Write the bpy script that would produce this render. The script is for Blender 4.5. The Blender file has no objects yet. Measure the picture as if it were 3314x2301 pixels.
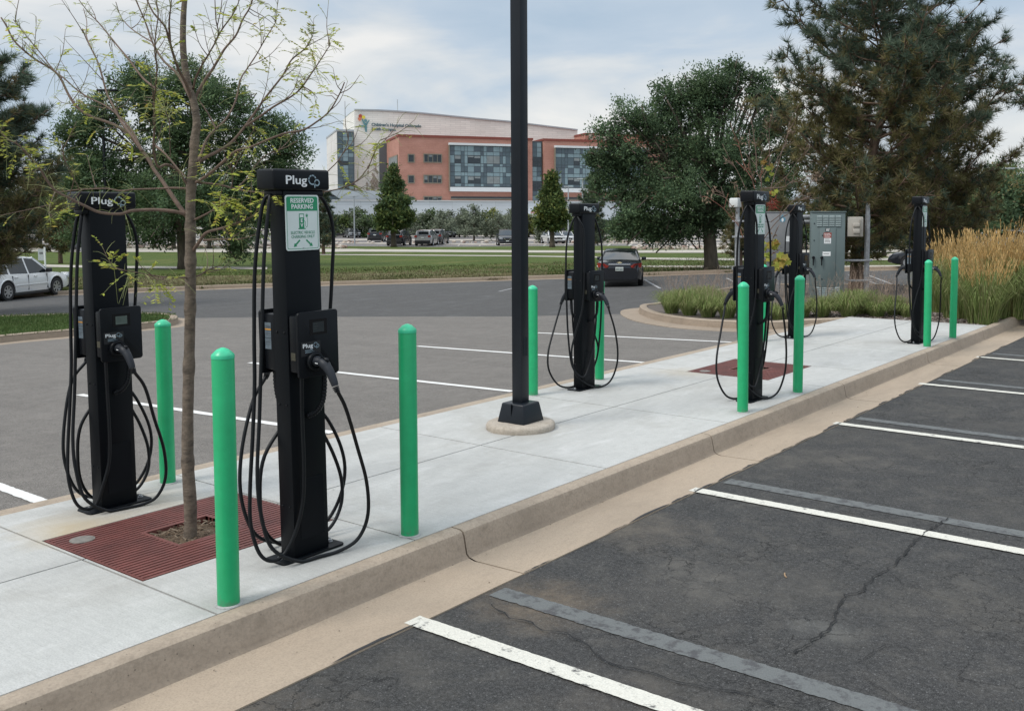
import bpy, bmesh, math, random
from math import sin, cos, pi, radians, atan2, sqrt
from mathutils import Vector, Matrix, noise as mnoise
random.seed(7)
sc = bpy.context.scene
COL = sc.collection
# ------------------------------------------------------------------ camera
F, CX, CY, HC = 2170.0, 1320.0, 633.0, 1.8
YAW, PIT = radians(35.5), math.atan(148/2170)
cam = bpy.data.objects.new('camera', bpy.data.cameras.new('camera'))
COL.objects.link(cam); sc.camera = cam
cam.location = (0, 0, HC)
cam.rotation_euler = (pi/2-PIT, 0, YAW)
cam.data.sensor_width = 36; cam.data.sensor_fit = 'HORIZONTAL'
cam.data.lens = F/2299*36
cam.data.shift_x = -(CX-1149.5)/2299
cam.data.shift_y = -(798-CY)/2299
cam.data.clip_end = 3000; cam.data.clip_start = .05

def ray(px, py):
    x, y, z = (px-CX)/F, 1.0, -(py-CY)/F
    c, s = cos(-PIT), sin(-PIT)
    y, z = y*c-z*s, y*s+z*c
    c, s = cos(YAW), sin(YAW)
    return Vector((x*c-y*s, x*s+y*c, z)), y
def at(px, py, d):
    "surveyed point: direction px,py from the survey station at forward distance d (metres)"
    r, fy = ray(px, py)
    return r*(d/fy)+Vector((0, 0, HC))
SL = .03
def zt(x):
    u = -x
    if u < 6.2: return -.165
    if u < 33: return -.165-SL*(u-6.2)
    z0 = -.165-SL*26.8
    if u < 80: return z0-.019*(u-33)
    return z0-.019*47
def G(px, py):
    r, fy = ray(px, py); t = 1.0
    while t < 900:
        p = r*t+Vector((0, 0, HC))
        if p.z <= zt(p.x):
            lo, hi = t/1.01, t
            for _ in range(20):
                m = (lo+hi)/2; p = r*m+Vector((0, 0, HC))
                if p.z <= zt(p.x): hi = m
                else: lo = m
            return r*hi+Vector((0, 0, HC))
        t *= 1.01
    return r*t+Vector((0, 0, HC))
def fwd(p): return -p.x*sin(YAW)+p.y*cos(YAW)
# ------------------------------------------------------------------ materials
MATS = {}
def nodes(name):
    m = bpy.data.materials.new(name); m.use_nodes = True
    nt = m.node_tree; b = nt.nodes['Principled BSDF']
    return m, nt, b
def N(nt, t, **kw):
    n = nt.nodes.new(t)
    for k, v in kw.items():
        if k in n.inputs: n.inputs[k].default_value = v
        else: setattr(n, k, v)
    return n
def ramp(nt, fac, stops):
    r = nt.nodes.new('ShaderNodeValToRGB'); e = r.color_ramp.elements
    while len(e) < len(stops): e.new(.5)
    for i, (p, c) in enumerate(stops):
        e[i].position = p; e[i].color = (c[0], c[1], c[2], 1) if not isinstance(c, float) else (c, c, c, 1)
    nt.links.new(fac, r.inputs[0]); return r.outputs[0]
def mixc(nt, fac, a, b, mode='MIX'):
    m = nt.nodes.new('ShaderNodeMix'); m.data_type = 'RGBA'; m.blend_type = mode
    for s, v in ((m.inputs[0], fac), (m.inputs[6], a), (m.inputs[7], b)):
        if hasattr(v, 'is_linked') or isinstance(v, bpy.types.NodeSocket): nt.links.new(v, s)
        elif isinstance(v, (int, float)): s.default_value = v if s == m.inputs[0] else (v, v, v, 1)
        else: s.default_value = (*v, 1)
    return m.outputs[2]
def noise(nt, scale, detail=6, rough=.6, vec=None, dist=0):
    n = N(nt, 'ShaderNodeTexNoise'); n.inputs['Scale'].default_value = scale
    n.inputs['Detail'].default_value = detail; n.inputs['Roughness'].default_value = rough
    n.inputs['Distortion'].default_value = dist
    if vec is not None: nt.links.new(vec, n.inputs['Vector'])
    return n
def objco(nt, scale=(1, 1, 1)):
    t = N(nt, 'ShaderNodeTexCoord'); mp = N(nt, 'ShaderNodeMapping')
    mp.inputs['Scale'].default_value = scale
    nt.links.new(t.outputs['Object'], mp.inputs[0]); return mp.outputs[0]
def bump(nt, b, h, strength=.3, dist=.01):
    bp = N(nt, 'ShaderNodeBump'); bp.inputs['Strength'].default_value = strength
    bp.inputs['Distance'].default_value = dist
    nt.links.new(h, bp.inputs['Height']); nt.links.new(bp.outputs[0], b.inputs['Normal'])
def M(name, col, rough=.6, metal=0, var=.12, scale=8, bmp=0, bscale=60, spec=.5, coat=0, stretch=(1, 1, 1)):
    if name in MATS: return MATS[name]
    m, nt, b = nodes(name); v = objco(nt, stretch)
    n = noise(nt, scale, 5, .6, v)
    lo = [c*(1-var) for c in col]; hi = [min(1, c*(1+var)) for c in col]
    nt.links.new(ramp(nt, n.outputs[0], [(.3, lo), (.7, hi)]), b.inputs['Base Color'])
    b.inputs['Roughness'].default_value = rough; b.inputs['Metallic'].default_value = metal
    b.inputs['Specular IOR Level'].default_value = spec
    b.inputs['Coat Weight'].default_value = coat; b.inputs['Coat Roughness'].default_value = .08
    if bmp:
        n2 = noise(nt, bscale, 4, .6, v); bump(nt, b, n2.outputs[0], bmp)
    MATS[name] = m; return m
def leafmat(name, cols, rough=.7, trans=.3):
    if name in MATS: return MATS[name]
    m, nt, b = nodes(name)
    g = N(nt, 'ShaderNodeNewGeometry')
    n = noise(nt, .55, 3, .6, objco(nt))
    r1 = ramp(nt, g.outputs['Random Per Island'], [(i/(len(cols)-1), c) for i, c in enumerate(cols)])
    r2 = ramp(nt, n.outputs[0], [(.32, .62), (.68, 1.3)])
    c = mixc(nt, 1.0, r1, r2, 'MULTIPLY')
    nt.links.new(c, b.inputs['Base Color'])
    b.inputs['Roughness'].default_value = rough
    b.inputs['Specular IOR Level'].default_value = .12
    tr = N(nt, 'ShaderNodeBsdfTranslucent'); nt.links.new(c, tr.inputs[0])
    mx = N(nt, 'ShaderNodeMixShader'); mx.inputs[0].default_value = trans
    out = nt.nodes['Material Output']
    nt.links.new(b.outputs[0], mx.inputs[1]); nt.links.new(tr.outputs[0], mx.inputs[2]); nt.links.new(mx.outputs[0], out.inputs[0])
    MATS[name] = m; return m
def asphalt(name, col, stain, crack=0., agg=170, dry=None, tracks=False):
    m, nt, b = nodes(name); v = objco(nt)
    n1 = noise(nt, agg, 3, .7, v); n2 = noise(nt, .8, 9, .78, v, .0); n3 = noise(nt, 5, 8, .72, v)
    nb = noise(nt, agg*.28, 4, .75, v)
    c = ramp(nt, n1.outputs[0], [(.34, [k*.40 for k in col]), (.5, col), (.72, [k*2.1 for k in col])])
    c = mixc(nt, 1., c, ramp(nt, nb.outputs[0], [(.36, .62), (.52, 1.), (.66, 1.5)] if col[0] < .06 else [(.36, .86), (.52, 1.), (.66, 1.14)]), 'MULTIPLY')
    vo = N(nt, 'ShaderNodeTexVoronoi'); vo.inputs['Scale'].default_value = 75; nt.links.new(v, vo.inputs['Vector'])
    spk = ramp(nt, vo.outputs['Color'], [(.0, 0.), (.66, 0.), (.95, 1.)])
    dotm = ramp(nt, vo.outputs['Distance'], [(.15, 1.), (.38, 0.)])
    c = mixc(nt, mixc(nt, 1., spk, dotm, 'MULTIPLY'), c, [min(1, k*2.9+.035) if col[0] < .06 else k*1.6 for k in col])
    c = mixc(nt, ramp(nt, n3.outputs[0], [(.48, 0.), (.75, .35)]), c, [k*1.75 for k in stain])
    c = mixc(nt, ramp(nt, n2.outputs[0], [(.50, 0.), (.74, .65)]), c, stain)
    if tracks:
        n5 = noise(nt, 1.3, 6, .65, objco(nt, (.35, 1.6, 1)), .8)
        c = mixc(nt, ramp(nt, n5.outputs[0], [(.42, 0.), (.7, .45)]), c, [k*.72 for k in col])
        n6 = noise(nt, 2.2, 7, .7, objco(nt, (2.2, .5, 1)), 1.5)
        c = mixc(nt, ramp(nt, n6.outputs[0], [(.5, 0.), (.72, .35)]), c, [k*1.45 for k in col])
    h = n1.outputs[0]
    if crack:
        sp9 = N(nt, 'ShaderNodeSeparateXYZ'); nt.links.new(v, sp9.inputs[0])
        n9 = noise(nt, 1.1, 8, .72, v)
        for (px_, py_, r_, col_, am) in ((-3.0, 3.75, .42, (.19, .145, .10), .75), (-3.15, 5.0, .5, (.16, .135, .105), .6), (-2.4, 4.6, .6, (.13, .12, .105), .6), (-3.1, 2.2, .4, (.15, .12, .09), .6), (-2.0, 3.1, .5, (.10, .085, .07), .5), (-2.9, 7.4, .6, (.14, .125, .105), .5), (-1.2, 5.0, .55, (.11, .10, .085), .5), (-2.7, 10.2, .7, (.13, .12, .10), .4), (-1.7, 4.3, .22, (.16, .16, .15), .5)):
            d_ = N(nt, 'ShaderNodeVectorMath', operation='DISTANCE'); nt.links.new(v, d_.inputs[0]); d_.inputs[1].default_value = (px_, py_, -.165)
            ad9 = N(nt, 'ShaderNodeMath', operation='MULTIPLY_ADD'); nt.links.new(n9.outputs[0], ad9.inputs[0]); ad9.inputs[1].default_value = r_*2.4; nt.links.new(d_.outputs['Value'], ad9.inputs[2])
            mr = N(nt, 'ShaderNodeMapRange'); mr.inputs[1].default_value = r_*1.0; mr.inputs[2].default_value = r_*2.1; mr.inputs[3].default_value = am; mr.inputs[4].default_value = 0; nt.links.new(ad9.outputs[0], mr.inputs[0])
            gm_ = mixc(nt, 1., mr.outputs[0], ramp(nt, n3.outputs[0], [(.35, .25), (.6, 1.)]), 'MULTIPLY')
            c = mixc(nt, gm_, c, col_)
        nd = noise(nt, 2.5, 6, .7, v)
        ad = N(nt, 'ShaderNodeMixRGB'); ad.blend_type = 'ADD'; ad.inputs[0].default_value = .35
        nt.links.new(v, ad.inputs[1]); nt.links.new(nd.outputs['Color'], ad.inputs[2])
        tot = None
        for s, w, msc in ((1.3, .007, .9), (4.2, .020, .7), (9., .035, 1.1)):
            vc = N(nt, 'ShaderNodeTexVoronoi', feature='DISTANCE_TO_EDGE'); vc.inputs['Scale'].default_value = s
            nt.links.new(ad.outputs[0], vc.inputs['Vector'])
            mk = noise(nt, msc, 3, .6, v)
            k = mixc(nt, 1., ramp(nt, vc.outputs['Distance'], [(0, 1.), (w, 0.)]), ramp(nt, mk.outputs[0], [(.48, 0.), (.60, crack)]), 'MULTIPLY')
            tot = k if tot is None else mixc(nt, 1., tot, k, 'LIGHTEN')
        c = mixc(nt, tot, c, [k*.22 for k in col])
    if dry: # pale dusty streaks
        n4 = noise(nt, 1.6, 8, .7, objco(nt, (1, .35, 1)), 1.)
        c = mixc(nt, ramp(nt, n4.outputs[0], [(.5, 0.), (.78, .7)]), c, dry)
    nt.links.new(c, b.inputs['Base Color']); b.inputs['Roughness'].default_value = .88
    b.inputs['Specular IOR Level'].default_value = .3
    bump(nt, b, h, .7, .006)
    MATS[name] = m; return m
def concrete(name, col, dirt, sc1=1.3, fine=90, streak=(1, 1, 1), amt=.6, pits=0.):
    m, nt, b = nodes(name); v = objco(nt, streak)
    n1 = noise(nt, sc1, 8, .68, v, .5); n2 = noise(nt, fine, 4, .7, objco(nt)); n3 = noise(nt, 14, 8, .75, v)
    c = ramp(nt, n1.outputs[0], [(.34, [k*.84 for k in col]), (.5, col), (.72, [min(1, k*1.10) for k in col])])
    c = mixc(nt, ramp(nt, n3.outputs[0], [(.5, 0.), (.74, amt)]), c, dirt)
    c = mixc(nt, ramp(nt, n2.outputs[0], [(.36, .5), (.55, 0.)]), c, [k*.62 for k in col])
    if pits:
        vo = N(nt, 'ShaderNodeTexVoronoi'); vo.inputs['Scale'].default_value = 38; nt.links.new(objco(nt), vo.inputs['Vector'])
        k = mixc(nt, 1., ramp(nt, vo.outputs['Distance'], [(.06, 1.), (.16, 0.)]), ramp(nt, vo.outputs['Color'], [(.6, 0.), (.8, pits)]), 'MULTIPLY')
        c = mixc(nt, k, c, [k*.3 for k in dirt])
    nt.links.new(c, b.inputs['Base Color']); b.inputs['Roughness'].default_value = .85
    b.inputs['Specular IOR Level'].default_value = .3
    bump(nt, b, n3.outputs[0], .35, .01)
    MATS[name] = m; return m
def grassmat(name, stops, big=.25):
    m, nt, b = nodes(name); v = objco(nt)
    n1 = noise(nt, big, 6, .65, v, .4); n2 = noise(nt, 9, 5, .7, v)
    c = ramp(nt, n1.outputs[0], stops)
    c = mixc(nt, 1., c, ramp(nt, n2.outputs[0], [(.3, .55), (.7, 1.35)]), 'MULTIPLY')
    nt.links.new(c, b.inputs['Base Color']); b.inputs['Roughness'].default_value = .9
    b.inputs['Specular IOR Level'].default_value = .1
    n3 = noise(nt, 30, 3, .7, v); bump(nt, b, n3.outputs[0], .8, .05)
    MATS[name] = m; return m
# ------------------------------------------------------------------ mesh helpers
class MB:
    def __init__(s): s.v = []; s.f = []; s.mi = []
    def add(s, vs, fs, m=0):
        o = len(s.v); s.v += [tuple(x) for x in vs]; s.f += [tuple(i+o for i in f) for f in fs]; s.mi += [m]*len(fs)
    def box(s, x0, x1, y0, y1, z0, z1, m=0, mat=None):
        vs = [Vector((x, y, z)) for z in (z0, z1) for y in (y0, y1) for x in (x0, x1)]
        if mat is not None: vs = [mat @ q for q in vs]
        s.add(vs, [(0, 2, 3, 1), (4, 5, 7, 6), (0, 1, 5, 4), (2, 6, 7, 3), (0, 4, 6, 2), (1, 3, 7, 5)], m)
    def tube(s, pts, rad, n=8, m=0, cap=True):
        pts = [Vector(p) for p in pts]
        if not isinstance(rad, (list, tuple)): rad = [rad]*len(pts)
        prev = None; rings = []
        for i, p in enumerate(pts):
            t = (pts[min(i+1, len(pts)-1)]-pts[max(i-1, 0)])
            if t.length < 1e-9: t = Vector((0, 0, 1))
            t.normalize()
            if prev is None:
                a = Vector((1, 0, 0)) if abs(t.x) < .8 else Vector((0, 1, 0))
                u = t.cross(a).normalized()
            else:
                u = (prev-t*prev.dot(t))
                u = u.normalized() if u.length > 1e-6 else t.orthogonal().normalized()
            prev = u; w = t.cross(u)
            rings.append([p+(u*cos(2*pi*k/n)+w*sin(2*pi*k/n))*rad[i] for k in range(n)])
        vs = [q for r in rings for q in r]; fs = []
        for i in range(len(rings)-1):
            for k in range(n):
                a = i*n+k; b2 = i*n+(k+1) % n; fs.append((a, b2, b2+n, a+n))
        if cap: fs.append(tuple(range(n-1, -1, -1))); fs.append(tuple(range(len(vs)-n, len(vs))))
        s.add(vs, fs, m)
    def lathe(s, prof, n=24, c=(0, 0, 0), m=0, mat=None, cap=True):
        vs = []; fs = []
        for r, z in prof:
            for k in range(n):
                q = Vector((c[0]+r*cos(2*pi*k/n), c[1]+r*sin(2*pi*k/n), c[2]+z)); vs.append(mat @ q if mat is not None else q)
        for i in range(len(prof)-1):
            for k in range(n):
                a = i*n+k; b2 = i*n+(k+1) % n; fs.append((a, b2, b2+n, a+n))
        if cap: fs.append(tuple(range(n-1, -1, -1))); fs.append(tuple(range(len(vs)-n, len(vs))))
        s.add(vs, fs, m)
    def prism(s, poly, h0, h1, fn, m=0):
        "poly in 2D, fn(a,b,h)->3D"
        n = len(poly)
        vs = [fn(a, b, h0) for a, b in poly]+[fn(a, b, h1) for a, b in poly]
        fs = [tuple(range(n-1, -1, -1)), tuple(range(n, 2*n))]+[(i, (i+1) % n, (i+1) % n+n, i+n) for i in range(n)]
        s.add(vs, fs, m)
    def obj(s, name, mats, parent=None, smooth=False, bevel=0, seg=2, loc=None):
        me = bpy.data.meshes.new(name); me.from_pydata(s.v, [], s.f)
        if not isinstance(mats, (list, tuple)): mats = [mats]
        for m in mats: me.materials.append(m)
        if len(mats) > 1: me.polygons.foreach_set('material_index', s.mi)
        if smooth or bevel: me.polygons.foreach_set('use_smooth', [True]*len(me.polygons))
        me.update()
        if bevel or smooth == 'auto':
            bm = bmesh.new(); bm.from_mesh(me)
            bmesh.ops.recalc_face_normals(bm, faces=bm.faces)
            if bevel:
                es = [e for e in bm.edges if len(e.link_faces) == 2 and e.calc_face_angle(0) > .6]
                bmesh.ops.bevel(bm, geom=es, offset=bevel, segments=seg, profile=.5, affect='EDGES', clamp_overlap=True)
            for e in bm.edges:
                if len(e.link_faces) == 2 and e.calc_face_angle(0) > .7: e.smooth = False
            bm.to_mesh(me); bm.free()
            me.polygons.foreach_set('use_smooth', [True]*len(me.polygons))
        o = bpy.data.objects.new(name, me); COL.objects.link(o)
        if parent is not None: o.parent = parent
        if loc is not None: o.location = loc
        return o
def tag(o, label=None, cat=None, group=None, kind=None):
    if label: o['label'] = label
    if cat: o['category'] = cat
    if group: o['group'] = group
    if kind: o['kind'] = kind
    return o
def thing(name, label, cat, loc=(0, 0, 0), rz=0, group=None):
    o = bpy.data.objects.new(name, None); COL.objects.link(o); o.empty_display_size = .2
    o.location = loc; o.rotation_euler = (0, 0, rz)
    return tag(o, label, cat, group)
def kids(o): return [c for c in bpy.data.objects if c.parent == o]
def dup(root, loc, rz=0, label=None, group=None, rot=None):
    def cp(o, par):
        c = o.copy(); COL.objects.link(c)
        if par is not None: c.parent = par
        for k in kids(o): cp(k, c)
        return c
    r = cp(root, None); r.location = loc; r.rotation_euler = rot if rot else (0, 0, rz)
    if label: r['label'] = label
    if group: r['group'] = group
    return r
def crom(pts, k=6):
    pts = [Vector(p) for p in pts]; out = []
    P = [pts[0]*2-pts[1]]+pts+[pts[-1]*2-pts[-2]]
    for i in range(1, len(P)-2):
        a, b2, c, d = P[i-1:i+3]
        for j in range(k):
            t = j/k
            out.append(.5*((2*b2)+(c-a)*t+(2*a-5*b2+4*c-d)*t*t+(3*b2-a-3*c+d)*t**3))
    out.append(pts[-1]); return out
def rrect(x0, x1, y0, y1, r, n=4):
    out = []
    for cx, cy, a0 in ((x1-r, y1-r, 0), (x0+r, y1-r, 90), (x0+r, y0+r, 180), (x1-r, y0+r, 270)):
        for i in range(n+1):
            a = radians(a0+90*i/n); out.append((cx+r*cos(a), cy+r*sin(a)))
    return out
TXT = {}
def textdata(s, size, bold=0., ext=.0005, align='CENTER', space=1.):
    k = (s, size, bold, ext, align, space)
    if k not in TXT:
        cu = bpy.data.curves.new('lettering', 'FONT'); cu.body = s; cu.size = size; cu.offset = bold; cu.extrude = ext
        cu.align_x = align; cu.resolution_u = 3; cu.space_character = space; cu.space_line = .95
        o = bpy.data.objects.new('lettering', cu); COL.objects.link(o)
        dg = bpy.context.evaluated_depsgraph_get(); dg.update()
        me = bpy.data.meshes.new_from_object(o.evaluated_get(dg))
        bpy.data.objects.remove(o); bpy.data.curves.remove(cu)
        TXT[k] = ([v.co.copy() for v in me.vertices], [tuple(p.vertices) for p in me.polygons])
        bpy.data.meshes.remove(me)
    return TXT[k]
def addtext(mb, s, size, fn, bold=0., m=0, align='CENTER', space=1., sx=1.):
    vs, fs = textdata(s, size, bold, .0005, align, space)
    mb.add([fn(v.x*sx, v.y, v.z) for v in vs], fs, m)
# ground sheets that follow the fall of the site
def sheet(name, outline, mats, dz=0., label=None, kind='structure', cuts=(-6.2, -33, -80), sub=0):
    bm = bmesh.new()
    vs = [bm.verts.new((p[0], p[1], 0)) for p in outline]
    bm.faces.new(vs)
    for cx in cuts:
        bmesh.ops.bisect_plane(bm, geom=bm.verts[:]+bm.edges[:]+bm.faces[:], plane_co=(cx, 0, 0), plane_no=(1, 0, 0))
    bmesh.ops.triangulate(bm, faces=bm.faces[:])
    bmesh.ops.recalc_face_normals(bm, faces=bm.faces[:])
    for v in bm.verts: v.co.z = zt(v.co.x)+dz
    for f in bm.faces:
        if f.normal.z < 0: f.normal_flip()
    me = bpy.data.meshes.new(name); bm.to_mesh(me); bm.free(); me.materials.append(mats)
    o = bpy.data.objects.new(name, me); COL.objects.link(o); o['kind'] = kind
    return o
def curbline(name, line, w=.16, h=.15, mat=None, gut=.35, side=1, closed=False, zfun=None, gmat=None):
    "kerb with rounded top edge and gutter pan swept along a polyline; side=+1: gutter to the right of travel"
    line = [Vector((p[0], p[1], 0)) for p in line]
    n = len(line); mb = MB()
    prof = [(-w, -.05), (-w, h-.01), (-w+.02, h), (-.035, h), (-.008, h-.012), (0, h-.04), (.015, .02), (gut, .008), (gut, -.05)]
    rings = []
    for i, p in enumerate(line):
        if closed: t = line[(i+1) % n]-line[i-1]
        else: t = line[min(i+1, n-1)]-line[max(i-1, 0)]
        t.normalize(); nr = Vector((t.y, -t.x, 0))*side
        rings.append([Vector((p.x+nr.x*a, p.y+nr.y*a, (zfun or zt)(p.x)+b)) for a, b in prof])
    k = len(prof); vs = [q for r in rings for q in r]; fs = []
    for i in range(n if closed else n-1):
        for j in range(k-1):
            a = i*k+j; b2 = ((i+1) % n)*k+j; fs.append((a, a+1, b2+1, b2))
    mb.add(vs, fs)
    o = mb.obj(name, mat, smooth='auto'); o['kind'] = 'structure'
    return o
# ------------------------------------------------------------------ world and light
w = bpy.data.worlds.new("World"); sc.world = w; w.use_nodes = True
nt = w.node_tree; bg = nt.nodes['Background']
sky = N(nt, 'ShaderNodeTexSky'); sky.sky_type = 'NISHITA'; sky.sun_disc = False
SUN_EL, SUN_AZ = radians(52), radians(202)      # azimuth: compass-like, from +Y clockwise
sky.sun_elevation = SUN_EL; sky.sun_rotation = SUN_AZ
sky.dust_density = 2.0
tc = N(nt, 'ShaderNodeTexCoord'); mp = N(nt, 'ShaderNodeMapping'); mp.inputs['Scale'].default_value = (1, 1, 3.4)
mp.inputs['Location'].default_value = (.35, .2, .55)
nt.links.new(tc.outputs['Generated'], mp.inputs[0])
n1 = noise(nt, 1.7, 6, .5, mp.outputs[0], .35)
n2 = noise(nt, 4.5, 7, .55, mp.outputs[0], .5)
mixn = N(nt, 'ShaderNodeMath', operation='MULTIPLY_ADD'); mixn.inputs[1].default_value = .28
nt.links.new(n2.outputs[0], mixn.inputs[0])
m2 = N(nt, 'ShaderNodeMath', operation='MULTIPLY'); m2.inputs[1].default_value = .72
nt.links.new(n1.outputs[0], m2.inputs[0]); nt.links.new(m2.outputs[0], mixn.inputs[2])
cl = ramp(nt, mixn.outputs[0], [(.39, (4.8, 6.0, 7.3)), (.47, (5.7, 6.7, 7.8)), (.53, (7.5, 7.9, 8.2)), (.60, (9.5, 9.4, 9.15))])
skym = mixc(nt, .85, sky.outputs[0], cl)
sp = N(nt, 'ShaderNodeSeparateXYZ'); nt.links.new(tc.outputs['Generated'], sp.inputs[0])
el = ramp(nt, sp.outputs['Z'], [(0., (1.02, 1.02, 1.02)), (.33, (1.0, 1.0, 1.0)), (.9, (2.3, 2.3, 2.3))])
el2 = mixc(nt, 1., skym, el, 'MULTIPLY')
nt.links.new(el2, bg.inputs[0]); bg.inputs[1].default_value = .1
sl = bpy.data.lights.new('sun', 'SUN'); sl.energy = 2.0; sl.angle = radians(16); sl.color = (1, .96, .9)
so = bpy.data.objects.new('sun', sl); COL.objects.link(so)
sd = Vector((sin(SUN_AZ)*cos(SUN_EL), cos(SUN_AZ)*cos(SUN_EL), sin(SUN_EL)))
so.rotation_euler = sd.to_track_quat('Z', 'Y').to_euler(); so.location = (0, 0, 30)
sc.view_settings.view_transform = 'Standard'; sc.view_settings.look = 'None'; sc.view_settings.exposure = 0

# ------------------------------------------------------------------ surface materials
near_asph = asphalt('near_asphalt', (.046, .0455, .0445), (.088, .081, .070), crack=1.0)
lot_asph = asphalt('lot_asphalt', (.142, .130, .117), (.168, .153, .137), crack=.0, agg=120, tracks=True)
lane_asph = asphalt('lane_asphalt', (.067, .065, .063), (.085, .083, .080), crack=.35, agg=120, dry=(.12, .12, .12))
far_asph = asphalt('far_asphalt', (.15, .14, .135), (.2, .185, .175), agg=20)
side_conc = concrete('sidewalk_concrete', (.455, .452, .43), (.355, .352, .335), 1.1, 120, (1, .4, 1), .6)
curb_conc = concrete('curb_concrete', (.375, .305, .235), (.21, .168, .125), 2.0, 70, (1, 1, 1.6), .75, pits=.8)
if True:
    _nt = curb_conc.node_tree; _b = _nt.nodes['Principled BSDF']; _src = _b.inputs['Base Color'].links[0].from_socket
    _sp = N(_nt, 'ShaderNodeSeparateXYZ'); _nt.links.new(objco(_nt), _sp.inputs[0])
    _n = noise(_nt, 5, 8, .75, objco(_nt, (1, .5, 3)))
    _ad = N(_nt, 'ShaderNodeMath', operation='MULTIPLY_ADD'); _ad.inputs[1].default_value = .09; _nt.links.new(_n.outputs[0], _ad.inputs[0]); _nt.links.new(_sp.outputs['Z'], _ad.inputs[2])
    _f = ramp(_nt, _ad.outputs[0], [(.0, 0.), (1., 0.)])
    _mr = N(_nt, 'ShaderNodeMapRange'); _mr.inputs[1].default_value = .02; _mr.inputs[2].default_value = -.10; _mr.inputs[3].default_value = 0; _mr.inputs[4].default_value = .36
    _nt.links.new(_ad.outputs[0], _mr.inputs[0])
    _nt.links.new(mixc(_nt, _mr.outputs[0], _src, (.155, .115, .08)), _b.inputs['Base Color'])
gut_conc = concrete('gutter_concrete', (.375, .30, .225), (.29, .235, .18), 1.1, 110, (1.5, .6, 1), .6)
path_conc = M('path_concrete', (.37, .34, .29), .9, var=.12, scale=.8)
lawnm = grassmat('lawn_grass', [(.30, (.15, .135, .055)), (.42, (.10, .12, .035)), (.5, (.070, .100, .026)), (.75, (.100, .125, .038))], .22)
drylawn = grassmat('dry_grass', [(.3, (.14, .12, .07)), (.45, (.17, .155, .08)), (.6, (.11, .12, .045)), (.75, (.07, .10, .03))], .6)
islgrass = grassmat('island_grass', [(.3, (.04, .07, .02)), (.6, (.06, .095, .028)), (.8, (.09, .11, .04))], .5)
baseg = grassmat('base_ground', [(.3, (.12, .11, .06)), (.6, (.09, .11, .045)), (.8, (.16, .14, .09))], .05)
def paint(name, col, wear, scl=9):
    m, nt, b = nodes(name); v = objco(nt)
    n = noise(nt, scl, 8, .75, v); n1 = noise(nt, 130, 3, .6, v)
    k = ramp(nt, n.outputs[0], [(wear-.06, 0.), (wear+.04, 1.)])
    g = ramp(nt, n1.outputs[0], [(.3, [c*.78 for c in col]), (.6, col)])
    c = mixc(nt, k, g, (.06, .06, .062)); nt.links.new(c, b.inputs['Base Color']); b.inputs['Roughness'].default_value = .75
    bump(nt, b, n1.outputs[0], .5, .004); MATS[name] = m; return m
linew = paint('line_paint', (.62, .60, .53), .625, 14)
lineg = paint('covered_line_paint', (.125, .132, .130), .555, 12)
linef = paint('rear_line_paint', (.70, .69, .66), .70)

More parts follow.
